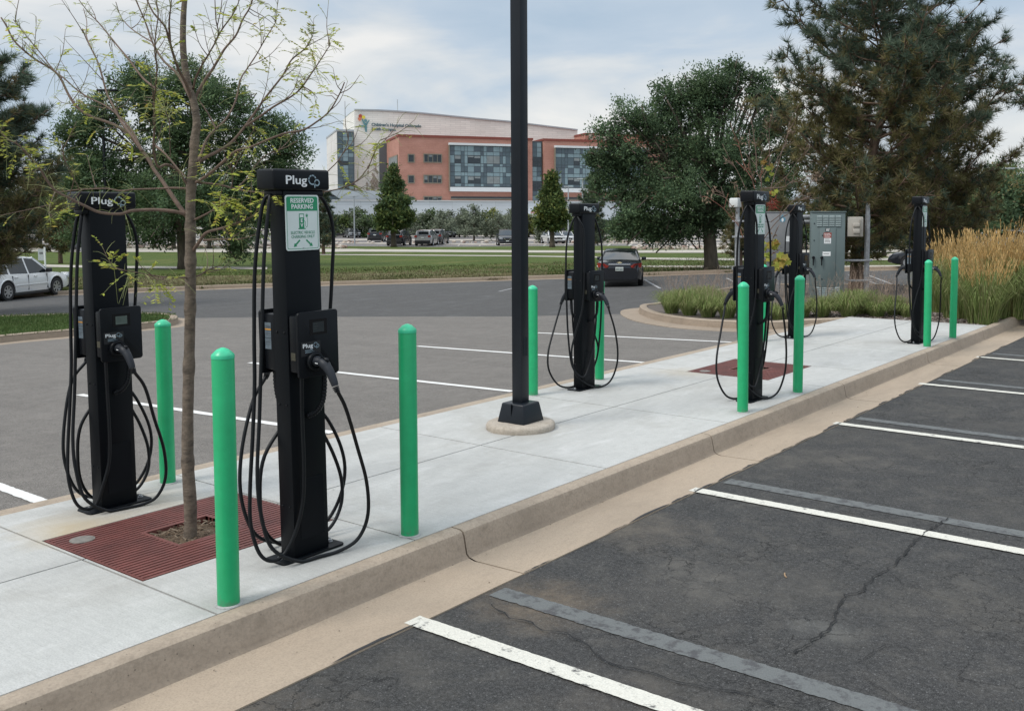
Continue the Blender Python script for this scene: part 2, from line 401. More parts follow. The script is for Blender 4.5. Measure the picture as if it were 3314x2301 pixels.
def stained(m):
    nt_ = m.node_tree; b_ = nt_.nodes['Principled BSDF']; src = b_.inputs['Base Color'].links[0].from_socket
    v = objco(nt_); na = noise(nt_, .9, 9, .72, v, .3); nb = noise(nt_, 3.2, 8, .7, objco(nt_, (1.4, .5, 1)), .6); nc = noise(nt_, 24, 5, .75, objco(nt_, (.4, 2.2, 1)))
    c = mixc(nt_, ramp(nt_, na.outputs[0], [(.50, 0.), (.70, .55)]), src, (.30, .285, .255))
    c = mixc(nt_, ramp(nt_, nb.outputs[0], [(.54, 0.), (.72, .5)]), c, (.56, .555, .54))
    c = mixc(nt_, 1., c, ramp(nt_, nc.outputs[0], [(.3, .90), (.7, 1.07)]), 'MULTIPLY')
    vo = N(nt_, 'ShaderNodeTexVoronoi'); vo.inputs['Scale'].default_value = 7; nt_.links.new(v, vo.inputs['Vector'])
    k = mixc(nt_, 1., ramp(nt_, vo.outputs['Distance'], [(.035, 1.), (.07, 0.)]), ramp(nt_, vo.outputs['Color'], [(.72, 0.), (.8, .6)]), 'MULTIPLY')
    c = mixc(nt_, k, c, (.14, .125, .10))
    # rusty tint near the grates and darker grey round the feet of posts
    sp = N(nt_, 'ShaderNodeSeparateXYZ'); nt_.links.new(v, sp.inputs[0])
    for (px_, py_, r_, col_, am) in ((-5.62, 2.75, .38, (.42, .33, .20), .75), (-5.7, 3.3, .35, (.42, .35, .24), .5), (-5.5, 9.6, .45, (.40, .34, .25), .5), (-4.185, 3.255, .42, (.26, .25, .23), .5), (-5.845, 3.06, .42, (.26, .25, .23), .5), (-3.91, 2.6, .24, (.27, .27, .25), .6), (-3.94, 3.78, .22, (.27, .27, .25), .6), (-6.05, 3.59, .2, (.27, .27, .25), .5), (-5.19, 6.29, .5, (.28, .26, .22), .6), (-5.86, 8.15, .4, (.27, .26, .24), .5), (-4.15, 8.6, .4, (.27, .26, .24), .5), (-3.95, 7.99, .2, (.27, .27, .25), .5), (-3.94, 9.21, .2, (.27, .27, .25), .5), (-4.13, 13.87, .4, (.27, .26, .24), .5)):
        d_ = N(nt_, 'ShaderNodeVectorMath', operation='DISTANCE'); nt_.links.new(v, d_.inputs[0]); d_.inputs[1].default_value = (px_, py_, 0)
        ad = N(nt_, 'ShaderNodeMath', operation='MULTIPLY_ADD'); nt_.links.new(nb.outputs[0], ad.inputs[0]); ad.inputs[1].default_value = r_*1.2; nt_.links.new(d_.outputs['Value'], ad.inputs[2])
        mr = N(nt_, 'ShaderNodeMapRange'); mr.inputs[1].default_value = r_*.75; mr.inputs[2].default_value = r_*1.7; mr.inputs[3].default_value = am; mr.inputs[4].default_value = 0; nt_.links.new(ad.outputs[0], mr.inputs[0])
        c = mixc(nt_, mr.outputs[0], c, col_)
    nt_.links.new(c, b_.inputs['Base Color'])
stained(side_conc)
# ------------------------------------------------------------------ setting
big = sheet('ground', [(60, -40), (60, 700), (-700, 700), (-700, -120), (-40, -40)], baseg, -.06)
# near parking lot
sheet('near_lot', [(-3.3, -8), (22, -8), (22, 60), (-3.3, 60)], near_asph, 0.)
YE = 16.75
# far kerb line (surveyed)
fk = [G(*p) for p in ((-420, 690), (-200, 680), (0, 668), (240, 659), (480, 649.5), (740, 641), (1000, 634), (1280, 625), (1460, 620), (1640, 613.5), (1830, 609), (2060, 606), (2420, 601))]
fkl = [(p.x, p.y) for p in fk]
sheet('drive_lane', [(-6.2, -12), (-3.9, -12), (-3.9, 60)]+[(-4.2, 60)]+[q for q in fkl[::-1] if q[0] < -4.5]+[(-40, -12)], lane_asph, 0.)
lb = [G(*p) for p in ((-500, 735), (-200, 726), (0, 722), (300, 716), (560, 713), (900, 711), (1150, 711), (1370, 706), (1500, 704))]
sheet('rear_lot', [(-6.2, -10), (-5.9, -10), (-5.9, 19), (-8.5, 19)]+[(p.x, p.y) for p in lb[::-1]]+[(-30, -10)], lot_asph, .004)

# sidewalk: slabs with tooled joints
mb = MB()
xs = [-6.19, -5.05, -3.85]; ys = [-6, -3.9, -2, -.2, 1.0, 2.5, 3.735, 5.62, 7.5, 9.7, 10.97, 12.9, 14.85, YE]
JW = .006
holes = [(-5.53, -4.5, 2.52, 3.72), (-5.53, -4.5, 9.72, 10.95)]
gxs = sorted(set(xs+[h[0] for h in holes]+[h[1] for h in holes]))
for i in range(len(gxs)-1):
    for j in range(len(ys)-1):
        segs = sorted(set([ys[j], ys[j+1]]+[h[k] for h in holes for k in (2, 3) if ys[j] < h[k] < ys[j+1]]))
        for a, b2 in zip(segs[:-1], segs[1:]):
            cx, cyy = (gxs[i]+gxs[i+1])/2, (a+b2)/2
            if any(h[0] < cx < h[1] and h[2] < cyy < h[3] for h in holes): continue
            x0 = gxs[i]+(JW if gxs[i] in xs[1:-1] else 0); x1 = gxs[i+1]-(JW if gxs[i+1] in xs[1:-1] else 0)
            y0 = a+(JW if a in ys else 0); y1 = b2-(JW if b2 in ys else 0)
            mb.box(x0, x1, y0, y1, -.12, 0)
o = mb.obj('sidewalk', side_conc); o['kind'] = 'structure'
mb = MB()
for h in [(-6.18, -3.86, -6, YE)]:
    pass
jm = M('joint_dirt', (.12, .115, .10), .95, var=.2, scale=20)
gxs2 = [-6.185, -5.53, -4.5, -3.855]
for a, b2 in ((-6, 2.52), (3.72, 9.72), (10.95, YE)): mb.box(-6.185, -3.855, a, b2, -.14, -.008)
for h in holes:
    mb.box(-6.185, h[0], h[2], h[3], -.14, -.008); mb.box(h[1], -3.855, h[2], h[3], -.14, -.008)
o = mb.obj('sidewalk_bed', jm); o['kind'] = 'structure'
# front kerb + gutter in 3.0 m lengths with joints
cj = [-8, -4.98, -1.98, 1.02, 4.02, 7.01, 10.01, 13.02, 16.02, 19.0, 22.0, 26]
prof = [(-3.85, -.25), (-3.85, -.006), (-3.842, .0), (-3.775, -.003), (-3.752, -.014), (-3.742, -.038), (-3.722, -.135), (-3.70, -.155), (-3.66, -.163), (-3.30, -.158), (-3.30, -.25)]
for nm, rng, mt in (('curb', (0, 8), curb_conc), ('gutter', (7, 11), gut_conc)):
    mb = MB()
    for a, b2 in zip(cj[:-1], cj[1:]):
        pr = prof[rng[0]:rng[1]]; k = len(pr); rows = []
        L = 14; rr = []
        for i in range(L+1):
            y = a+.006+(b2-a-.012)*i/L
            for j, (x, z) in enumerate(pr):
                wob = .003*mnoise.noise(Vector((x*3, y*1.7, z*5))) if j not in (0,) else 0
                rr.append(Vector((x+wob, y, z+wob*.6)))
        fs = [(i*k+j, i*k+j+1, (i+1)*k+j+1, (i+1)*k+j) for i in range(L) for j in range(k-1)]
        fs += [tuple(range(k)), tuple(range(L*k+k-1, L*k-1, -1))]
        mb.add(rr, fs)
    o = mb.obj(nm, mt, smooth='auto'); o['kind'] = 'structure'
mb = MB(); mb.box(-3.84, -3.31, -8, 26, -.4, -.20); mb.box(-3.84, -3.76, -8, 26, -.2, -.03)
o = mb.obj('curb_bed', M('dark_joint', (.07, .055, .045), .95)); o['kind'] = 'structure'
# thin flush kerb at the back of the sidewalk
mb = MB(); mb.box(-6.34, -6.195, -8, 15.35, -.32, -.004)
o = mb.obj('rear_curb', curb_conc, bevel=.012); o['kind'] = 'structure'
# ragged asphalt lip on the gutter
mb = MB(); random.seed(3)
y = 0
while y < 16:
    L = random.uniform(.1, .55); wd = random.uniform(.008, .03)
    if random.random() < .6:
        n = 7; pts = [(-3.302, y+L*i/n) for i in range(n+1)]
        top = [(-3.302-wd*sin(pi*i/n)*random.uniform(.4, 1.2), y+L*i/n) for i in range(n+1)]
        for i in range(n):
            mb.add([(*pts[i], -.154), (*pts[i+1], -.154), (*top[i+1], -.154), (*top[i], -.154)], [(0, 1, 2, 3)])
    y += L
o = mb.obj('asphalt_lip', M('tar', (.03, .03, .031), .8)); o['kind'] = 'structure'

def stripe(name, a, b2, wdt, mat, dz, jit=.004, seg=40):
    a = Vector((a[0], a[1], 0)); b2 = Vector((b2[0], b2[1], 0)); t = (b2-a).normalized(); nr = Vector((-t.y, t.x, 0))
    mb = MB(); vs = []
    for i in range(seg+1):
        p = a.lerp(b2, i/seg)
        for s in (-1, 1):
            q = p+nr*(s*wdt/2+random.uniform(-jit, jit)); vs.append((q.x, q.y, zt(q.x)+dz))
    mb.add(vs, [(2*i, 2*i+1, 2*i+3, 2*i+2) for i in range(seg)])
    o = mb.obj(name, mat); o['kind'] = 'structure'; return o
# near-lot lines (white fresh line + overpainted grey line)
for y0, y1 in ((3.235, 3.24), (6.0, 5.97), (8.74, 8.76), (11.4, 11.4), (14.05, 14.0)):
    stripe('parking_line', (-3.36, y0), (2.2, y1), .105, linew, .008, .0022, 260)
for y0 in (3.72, 6.32, 9.06, 11.78, 14.5):
    stripe('covered_line', (-3.26, y0+.03), (2.2, y0-.02), .13, lineg, .004, .0045, 260)
# rear-lot lines
for pa, pb in (((-60, 1072), (98, 1130)), ((178, 887), (748, 973)), ((560, 815), (1150, 880)), ((937, 778), (1445, 815)), ((1205, 748), (1655, 770))):
    a, b2 = G(*pa), G(*pb); stripe('rear_parking_line', (a.x, a.y), (b2.x, b2.y), .095, linef, .009)
for pa, pb in (((1448, 629), (1482, 648)), ((1632, 625), (1670, 645)), ((1975, 640), (1905, 618)), ((1185, 640), (1120, 655)),((2020,645),(1940,615))):
    a, b2 = G(*pa), G(*pb); stripe('lane_parking_line', (a.x, a.y), (b2.x, b2.y), .09, M('faint_paint', (.3, .3, .3), .8, var=.3), .008)
# cracks in the near asphalt
def zn(zx, zy): return ((1300+zx/1.1415)/1.4415, (1400+zy/1.1415)/1.4415)
def GN(px, py):
    r, f = ray(px, py); t = (-.165-HC)/r.z; return r*t+Vector((0, 0, HC))
cracks = [[(330, 640), (400, 690), (460, 700), (520, 735), (610, 745), (680, 790), (740, 845), (800, 870), (880, 880), (1000, 920), (1100, 945), (1230, 960), (1400, 1010)],
          [(2020, 320), (1930, 372), (1890, 410), (1850, 460), (1810, 500), (1740, 540), (1715, 565), (1710, 590), (1640, 605), (1610, 650), (1590, 720), (1540, 760), (1480, 800), (1430, 830)],
          [(1800, 520), (1850, 560), (1900, 575), (1960, 600), (2050, 620), (2120, 640)], [(1690, 850), (1760, 800), (1830, 780), (1880, 810), (1960, 820)],
          [(1580, 520), (1620, 500), (1700, 490), (1760, 460)], [(1300, 1000), (1450, 1010), (1560, 1000)], [(2290, 690), (2200, 720), (2140, 700), (2060, 715)], [(1725, 930), (1790, 960), (1850, 1000), (1900, 1020)]]
mb = MB()
for ci, c in enumerate(cracks):
    pts = []
    w0 = [.009, .011, .004, .004, .003, .004, .004, .004][ci]
    g = [GN(*zn(*p)) for p in c]
    for a, b2 in zip(g[:-1], g[1:]):
        k = max(2, int((b2-a).length/.03))
        for i in range(k):
            p = a.lerp(b2, i/k); p += Vector((random.uniform(-1, 1), random.uniform(-1, 1), 0))*.009; pts.append(p)
    vs = []
    for i, p in enumerate(pts):
        t = (pts[min(i+1, len(pts)-1)]-pts[max(0, i-1)]).normalized(); nr = Vector((-t.y, t.x, 0))
        wd = w0*random.uniform(.3, 1.2)*.55
        vs += [(*(p+nr*wd).xy, -.165+.0115), (*(p-nr*wd).xy, -.165+.0115)]
    mb.add(vs, [(2*i, 2*i+1, 2*i+3, 2*i+2) for i in range(len(pts)-1)])
o = mb.obj('asphalt_crack', M('crack_dark', (.012, .012, .012), .95)); o['kind'] = 'structure'

# far lawns, paths, rock bands, far lot
def band(name, top, bot, mat, dz, kind='structure'):
    t = [G(*p) for p in top]; b2 = [G(*p) for p in bot]
    o = sheet(name, [(p.x, p.y) for p in t]+[(p.x, p.y) for p in b2[::-1]], mat, dz, kind=kind); return o
kb = [( -420, 690), (-200, 680), (0, 667), (240, 658), (480, 648.5), (740, 640), (1000, 633), (1280, 624), (1460, 619), (1640, 612.5), (1830, 608), (2060, 605), (2420, 600)]
band('lawn', [(-420, 552), (0, 552), (600, 552), (1300, 553), (1900, 554), (2420, 554)], kb, lawnm, .06)
band('dry_verge', [(150, 628), (480, 622), (740, 618), (1000, 614), (1150, 618)], [(150, 661), (480, 647.5), (740, 639), (1000, 632), (1200, 626.5)], drylawn, .07)
band('sun_dried_lawn', [(1040, 578), (1300, 580), (1500, 592), (1700, 596)], [(1040, 590), (1300, 596), (1500, 606), (1700, 608)], lawnm, .07)
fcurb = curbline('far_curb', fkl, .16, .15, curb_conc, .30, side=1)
band('path', [(-420, 556), (0, 558), (420, 560), (800, 560.5), (1300, 565), (1640, 563), (2420, 562)], [(-420, 565), (0, 567), (420, 568), (800, 567), (1300, 570), (1640, 570), (2420, 569)], path_conc, .085)
band('path', [(700, 572.5), (1150, 576), (1340, 579), (1500, 582), (1640, 583), (2420, 583)], [(700, 574.5), (1150, 578.2), (1340, 581.5), (1500, 586.5), (1640, 588), (2420, 588)], path_conc, .085)
band('path', [(-420, 592), (0, 594), (240, 600), (600, 603)], [(-420, 598), (0, 600), (240, 605), (600, 608)], path_conc, .085)
band('path', [(1340, 600), (1500, 600), (1660, 601), (2420, 599)], [(1340, 603), (1500, 604), (1660, 606), (2420, 604)], path_conc, .085)
band('far_lot', [(-500, 508), (2500, 508)], [(-500, 554), (2500, 554)], far_asph, .02)
gravel = M('pale_gravel', (.38, .34, .29), .95, var=.35, scale=.9)
for a, b2 in ((545, 546.8), (537.5, 539.5), (529, 530.5), (521.5, 523), (514, 516)):
    band('gravel_median', [(-400, a-3), (700, a), (1500, a+.5), (2450, a-2)], [(-400, b2-2), (700, b2+.3), (1500, b2+1), (2450, b2)], gravel, .06)
for k in range(14):
    px = 980+k*48
    a, b2 = G(px, 552.5), G(px+9, 547.5)
    stripe('far_parking_line', (a.x, a.y), (b2.x, b2.y), .15, linew, .03, .0, 3)
# kerbed island on the left (grass)
isl = [G(*p) for p in ((-500, 850), (-250, 805), (0, 772), (160, 757), (280, 745), (345, 738.5), (382, 734), (398, 728), (398, 722), (382, 718), (345, 716), (280, 716), (150, 717.5), (0, 722), (-250, 730), (-500, 740))]
il = [(p.x, p.y) for p in isl]
def smoothclosed(l, k=4):
    P = [Vector((x, y, 0)) for x, y in l]; n = len(P); out = []
    for i in range(n):
        a, b2, c, d = P[i-1], P[i], P[(i+1) % n], P[(i+2) % n]
        for j in range(k):
            t = j/k; out.append(.5*((2*b2)+(c-a)*t+(2*a-5*b2+4*c-d)*t*t+(3*b2-a-3*c+d)*t**3))
    return [(p.x, p.y) for p in out]
il = smoothclosed(il)
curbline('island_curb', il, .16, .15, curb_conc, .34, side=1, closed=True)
sheet('island_lawn', il, islgrass, .135)
# planter on the right
pl = [G(*p) for p in ((1905, 727), (1800, 737), (1740, 741), (1660, 740), (1560, 734), (1480, 722), (1446, 711), (1436, 703), (1442, 697), (1480, 692))]
pll = [(p.x, p.y) for p in pl]
pll = [(-5.2, 16.85), (-6.1, 16.7)]+pll[1:]
plo = pll+[(-12.2, 21.5), (-12.6, 25), (-11.5, 26.6), (-8.5, 26.8), (-3.9, 26.8)]
cl2 = [(p.x, p.y) for p in crom([(x, y, 0) for x, y in plo[1:-1]], 5)]
curbline('planter_curb', cl2, .16, .15, curb_conc, .42, side=-1)
mulch = concrete('mulch', (.12, .10, .085), (.05, .04, .035), 9, 40, (1, 1, 1), .8)
sheet('planting_bed', [(-3.86, 16.76), (-6.19, 16.76)]+cl2[3:]+[(-3.86, 26.8)], mulch, .12)
# ------------------------------------------------------------------ charging stations
blk = M('black_powder_coat', (.0022, .0036, .0055), .45, var=.10, scale=40, bmp=.03, bscale=500, spec=.17)
blk2 = M('black_plastic', (.0040, .0052, .0072), .38, var=.12, scale=12, spec=.22)
rub = M('black_rubber', (.0050, .0062, .0080), .45, var=.15, scale=20, spec=.28)
grip = M('grey_rubber', (.018, .021, .027), .5, var=.1, spec=.3)
white = M('white_print', (.78, .80, .80), .5, var=.02)
pale = M('pale_print', (.27, .36, .41), .5, var=.05)
signw = M('sign_white', (.66, .73, .70), .35, var=.05, scale=6)
signg = M('sign_green', (.018, .26, .115), .35, var=.05)
signt = M('sign_text_green', (.10, .30, .20), .4, var=.05)
steel = M('zinc_steel', (.45, .46, .47), .35, metal=.8, var=.2, scale=30)
scr_l = M('screen_grey', (.10, .13, .115), .15, var=.1, scale=20)
scr_d = M('screen_dark', (.028, .034, .036), .12, var=.1, scale=20)
stk = M('grey_sticker', (.11, .14, .165), .5, var=.25, scale=30)

def logo_on(mb, y0, z0, h, x, m_white=0, m_pale=1, sgn=1):
    "wordmark on a plane x = const, reading along +y*sgn; y0 = left end, z0 = baseline"
    fn = lambda a, b, c: (x+c, y0+a*sgn, z0+b)
    addtext(mb, 'Plug', h, fn, bold=h*.014, m=m_white, align='LEFT', space=1., sx=1.32)
    cx, cz, r = h*2.74, h*.36, h*.37
    for k in range(5):                       # dashed ring
        a0, a1 = [(60, 95), (103, 138), (146, 178), (186, 318), (20, 52)][k]
        n = 8; vs = []
        for i in range(n+1):
            a = radians(a0+(a1-a0)*i/n)
            for rr in (r-h*.06, r+h*.06): vs.append((x+.0008, y0+(cx+rr*cos(a))*sgn, z0+cz+rr*sin(a)))
        mb.add(vs, [(2*i, 2*i+1, 2*i+3, 2*i+2) for i in range(n)], m_pale)
    cx2, cz2, r2 = h*3.20, h*.13, h*.24
    n = 18; vs = []
    for i in range(n+1):
        a = radians(-178+348*i/n)
        for rr in (r2-h*.055, r2+h*.055): vs.append((x+.0011, y0+(cx2+rr*cos(a))*sgn, z0+cz2+rr*sin(a)))
    mb.add(vs, [(2*i, 2*i+1, 2*i+3, 2*i+2) for i in range(n)], m_pale)
    q = h*.055
    mb.add([(x+.0011, y0+(cx2-r2-q)*sgn, z0-h*.30), (x+.0011, y0+(cx2-r2+q)*sgn, z0-h*.30), (x+.0011, y0+(cx2-r2+q)*sgn, z0+cz2), (x+.0011, y0+(cx2-r2-q)*sgn, z0+cz2)], [(0, 1, 2, 3)], m_pale)

def R180(p): return (-p[0], -p[1], p[2])
def make_station(variant, sign, lit=False):
    t = thing('charging_station', 'x', 'charging station')
    # pedestal post
    mb = MB(); mb.box(-.058, .058, -.111, .111, .012, 1.93)
    mb.obj('pedestal', blk, t, bevel=.004)
    mb = MB()
    for sx in (-1, 1):
        mb.box(min(sx*.0585, sx*.0605), max(sx*.0585, sx*.0605), -.07, .085, .10, .42)
    hatch = mb.obj('access_panel', blk, t, bevel=.0008, seg=1)
    for z in (.28, .82, 1.2):
        for x in (-.03, .03): mb = MB(); mb.lathe([(.006, 0), (.006, .003), (.003, .005)], 8, mat=Matrix.Translation((x, -.111, z)) @ Matrix.Rotation(pi/2, 4, 'X')); mb.obj('screw', blk2, t)
    mb = MB(); mb.prism(rrect(-.085, .085, -.20, .20, .022), 0, .012, lambda a, b, h: (a, b, h))
    bp = mb.obj('base_plate', blk, t, bevel=.002, seg=1)
    for sy in (-1, 1):
        mb = MB(); mb.lathe([(.016, .0125), (.016, .0145), (.011, .015), (.011, .024), (.006, .026), (.006, .032)], 12, c=(.0, sy*.165, 0)); mb.obj('anchor_bolt', steel, bp)
    # header
    mb = MB(); mb.box(-.072, .072, -.178, .178, 1.932, 2.04)
    hd = mb.obj('header', blk2, t, bevel=.014, seg=3)
    mb = MB(); logo_on(mb, -.108, 1.964, .062, .0732); mb.obj('brand_logo', [white, pale], hd)
    mb = MB(); logo_on(mb, .108, 1.964, .062, -.0732, sgn=-1); mb.obj('brand_logo', [white, pale], hd)
    mb = MB(); mb.box(-.05, .05, -.15, .15, 1.90, 1.933); mb.obj('cable_arm', blk2, t, bevel=.006)
    # wall boxes front and back
    for s in (1, -1):
        q = (lambda p: p) if s == 1 else R180
        mb = MB(); x0, x1 = sorted((s*.060, s*.148)); mb.box(x0, x1, -.108, .108, .995, 1.292)
        wb = mb.obj('charger_box', blk2, t, bevel=.012)
        mb = MB(); mb.prism(rrect(-.128, .128, .972, 1.312, .018), .146, .162, lambda a, b, h: q((h, a, b)))
        mb.obj('front_cover', blk2, wb, bevel=.003, seg=2)
        mb = MB(); mb.prism(rrect(-.055 if s == 1 else -.055, .055, 1.19, 1.27, .004), .1622, .1632, lambda a, b, h: q((h, a, b))); mb.obj('display_bezel', M('gloss_black', (.006, .006, .007), .12, var=.02), wb)
        mb = MB(); mb.prism([(-.036, 1.203), (.036, 1.203), (.036, 1.255), (-.036, 1.255)], .1634, .1637, lambda a, b, h: q((h, a, b)))
        sc_ = mb.obj('display', scr_l if lit else scr_d, wb)
        mb = MB()
        for k in range(3): mb.prism([(-.03, 1.244-.012*k), (-.008+.006*(k % 2), 1.244-.012*k), (-.008+.006*(k % 2), 1.2465-.012*k), (-.03, 1.2465-.012*k)], .1639, .164, lambda a, b, h: q((h, a, b)))
        mb.obj('display_text', M('display_ink', (.03, .035, .035), .4), wb)
        mb = MB(); mb.prism(rrect(-.112, .010, 1.085, 1.158, .002), .1622, .1628, lambda a, b, h: q((h, a, b)), 2)
        logo_on(mb, -.104*s, 1.128, .030, .1632*s, sgn=s)
        for zz, ww in ((1.112, .05), (1.102, .062)):
            for k in range(9):
                a = -.088+ww*k/9; mb.prism([(a, zz), (a+ww/13, zz), (a+ww/13, zz+.0045), (a, zz+.0045)], .1630, .1632, lambda a, b, h: q((h, a, b)), 1)
        mb.obj('brand_label', [white, pale, M('label_black', (.01, .01, .011), .5)], wb)
        # side data label
        mb = MB()
        ys = -.1087
        for (xa, xb, za, zb, m) in ((.085, .135, 1.215, 1.245, 0), (.085, .135, 1.205, 1.213, 1), (.085, .135, 1.165, 1.203, 0), (.085, .135, 1.105, 1.162, 0), (.09, .13, 1.222, 1.226, 2), (.09, .13, 1.185, 1.187, 2), (.09, .125, 1.175, 1.177, 2), (.09, .13, 1.14, 1.142, 2), (.09, .128, 1.128, 1.13, 2)):
            if s == -1: mb.add([(-xb, ys-.0006*(m == 2), za), (-xa, ys-.0006*(m == 2), za), (-xa, ys-.0006*(m == 2), zb), (-xb, ys-.0006*(m == 2), zb)], [(0, 1, 2, 3)], m)
        if s == -1: mb.obj('data_label', [stk, M('orange_print', (.5, .25, .06), .5), M('label_ink', (.03, .03, .03), .6)], wb)
        if s == 1:
            mb = MB(); mb.add([(.075, ys, 1.06), (.11, ys, 1.06), (.11, ys, 1.10), (.075, ys, 1.10)], [(0, 1, 2, 3)]); mb.obj('data_label', M('small_tag', (.06, .055, .035), .6), wb)
        # holster ring
        T = Matrix.Translation(q((.160, -.035, 1.055))) @ Matrix.Rotation(pi/2*s, 4, 'Y')
        mb = MB(); mb.lathe([(.050, 0), (.052, .014), (.046, .024), (.036, .026), (.034, .006), (.0, .004)], 28, mat=T, cap=False)
        mb.obj('holster', blk2, wb, smooth='auto')
        # connector
        cn = MB()
        path = crom([q(p) for p in ((.168, -.035, 1.055), (.205, -.034, 1.056), (.245, -.033, 1.045), (.28, -.031, 1.01), (.305, -.029, .965), (.315, -.028, .94))], 5)
        n = len(path); rad = []
        for i in range(n):
            u = i/(n-1); rad.append(.030-.006*min(1, u*3) + (.003 if .3 < u < .45 else 0) - .007*max(0, u-.5)*2)
        cn.tube(path, rad, 14)
        c_ = cn.obj('connector', grip, t, smooth='auto')
        mb = MB(); mb.tube([q(p) for p in ((.225, -.035, 1.078), (.262, -.033, 1.07), (.272, -.032, 1.06))], [.009, .010, .007], 8); mb.obj('release_button', blk2, c_, smooth=True)
        mb = MB(); mb.add([q(p) for p in ((.205, -.0625, 1.05), (.225, -.0610, 1.048), (.225, -.0608, 1.052), (.205, -.0622, 1.054))], [(0, 1, 2, 3)]); mb.obj('maker_mark', white, c_)
        mb = MB()
        e = Vector(q((.315, -.028, .94))); d = Vector(q((.06, .01, -.13)))
        d.normalize()
        for k in range(4): mb.tube([e+d*(.006+k*.008), e+d*(.011+k*.008)], [.0175-.001*k, .0165-.001*k], 12)
        mb.obj('strain_relief', rub, c_, smooth='auto')
        # cable
        if variant == 'A':
            if s == 1:
                pts = [(.13, -.09, .99), (.105, -.075, .75), (.10, -.07, .5), (.09, -.075, .32), (.075, -.11, .17), (.055, -.17, .06), (.04, -.24, .035), (.02, -.30, .09), (0, -.33, .24), (-.01, -.32, .42), (-.02, -.285, .7), (-.04, -.25, .95), (-.05, -.235, 1.2), (-.05, -.215, 1.55), (-.03, -.175, 1.85), (0, -.150, 1.905),
                       (.02, -.17, 1.86), (.02, -.21, 1.6), (.02, -.24, 1.2), (.02, -.27, .8), (.04, -.31, .5), (.06, -.31, .3), (.085, -.27, .12), (.12, -.14, .02), (.14, -.02, .012), (.16, .10, .012), (.18, .21, .05), (.2, .265, .17), (.22, .245, .36), (.25, .16, .58), (.29, .06, .80), (.32, -.02, .915)]
            else:
                pts = [(-.13, .09, .99), (-.12, .12, .8), (-.12, .2, .65), (-.11, .29, .47), (-.10, .34, .3), (-.1, .33, .15), (-.1, .24, .04), (-.12, .1, .015), (-.13, -.05, .03), (-.12, -.16, .14), (-.10, -.2, .32), (-.09, -.17, .55), (-.075, 0, .75), (-.07, .15, .9), (-.02, .20, 1.1), (0, .215, 1.3), (0, .235, 1.5), (.0, .25, 1.68), (0, .235, 1.79), (0, .19, 1.88), (0, .14, 1.905),
                       (-.03, .13, 1.86), (-.085, .08, 1.75), (-.19, .06, 1.3), (-.18, .10, .9), (-.12, .27, .66), (-.11, .37, .42), (-.13, .365, .22), (-.16, .27, .06), (-.18, .1, .012), (-.2, -.05, .03), (-.21, -.17, .12), (-.235, -.22, .32), (-.26, -.19, .55), (-.29, -.09, .8), (-.32, .02, .915)]
        else:
            jig = 1 if s == 1 else 1.12
            pts = [(.12, .06, .99), (.10, .05, .6), (.09, -.03, .3), (.08, -.13, .15), (.0, -.21, .27), (-.05, -.215, .6), (-.07, -.215, 1.0), (-.07, -.225, 1.4), (-.06, -.215, 1.65), (-.03, -.17, 1.84), (0, -.135, 1.905),
                   (.05, -.15, 1.85), (.083, -.128, 1.74), (.088, -.122, 1.44), (.088, -.128, 1.1), (.07, -.145, .86), (.02, -.19, .62), (.0, -.225*jig, .4), (.03, -.17, .16), (.10, .03, .02), (.16, .22, .045), (.2, .305*jig, .22), (.225, .29*jig, .42), (.26, .18, .66), (.30, .03, .86), (.32, -.02, .915)]
            pts = [q(p) for p in pts]
        if lit: pts = [(p[0], p[1]*(.84 if abs(p[1]) > .12 else 1), p[2]) for p in pts]
        mb = MB(); mb.tube(crom(pts, 7), .0098, 10); mb.obj('cable', rub, t, smooth='auto')
        # corrugated hose under the box
        hp = crom([q(p) for p in ((.13, .055, .99), (.128, .055, .90), (.12, .045, .82), (.095, .02, .77), (.065, -.01, .75))], 14)
        mb = MB(); mb.tube(hp, [.0125 if i % 3 else .0155 for i in range(len(hp))], 10); mb.obj('conduit', blk2, t, smooth='auto')
    if sign:
        mb = MB(); mb.prism(rrect(-.106, .106, 1.622, 1.908, .014), .0605, .0625, lambda a, b, h: (h, a, b))
        sg = mb.obj('parking_sign', signw, t)
        mb = MB(); X = .0629
        P = lambda poly, m=0, dx=0: mb.add([(X+dx, a, b) for a, b in poly], [tuple(range(len(poly)))], m)
        o_, i_ = rrect(-.098, .098, 1.630, 1.900, .011), rrect(-.0955, .0955, 1.6325, 1.8975, .009)
        n = len(o_); mb.add([(X, a, b) for a, b in o_+i_], [(i, (i+1) % n, (i+1) % n+n, i+n) for i in range(n)], 0)
        P([(-.098, 1.826)]+[(a, b) for a, b in [(.098, 1.826)]+rrect(-.098, .098, 1.83, 1.900, .011)[:10]], 0, .0002)
        fn = lambda a, b, c: (X+.0005+c, a, b)
        for s_, z_ in (('RESERVED', 1.868), ('PARKING', 1.837)):
            addtext(mb, s_, .0335, lambda a, b, c, z_=z_: (X+.0006+c, a, z_+b), bold=.0006, m=1, sx=.98)
        # pump
        P([(-.022, 1.736), (.010, 1.736), (.010, 1.812), (-.022, 1.812)]); P([(-.028, 1.732), (.018, 1.732), (.018, 1.737), (-.028, 1.737)])
        P([(-.018, 1.792), (.006, 1.792), (.006, 1.808), (-.018, 1.808)], 2, .0003)
        for s_, z_ in (('E', 1.768), ('V', 1.744)): addtext(mb, s_, .025, lambda a, b, c, z_=z_: (X+.0006+c, a-.006, z_+b), bold=.0008, m=1)
        hose = crom([(0, .010, 1.775), (0, .018, 1.768), (0, .019, 1.748), (0, .026, 1.742), (0, .031, 1.755), (0, .031, 1.785), (0, .027, 1.795)], 5)
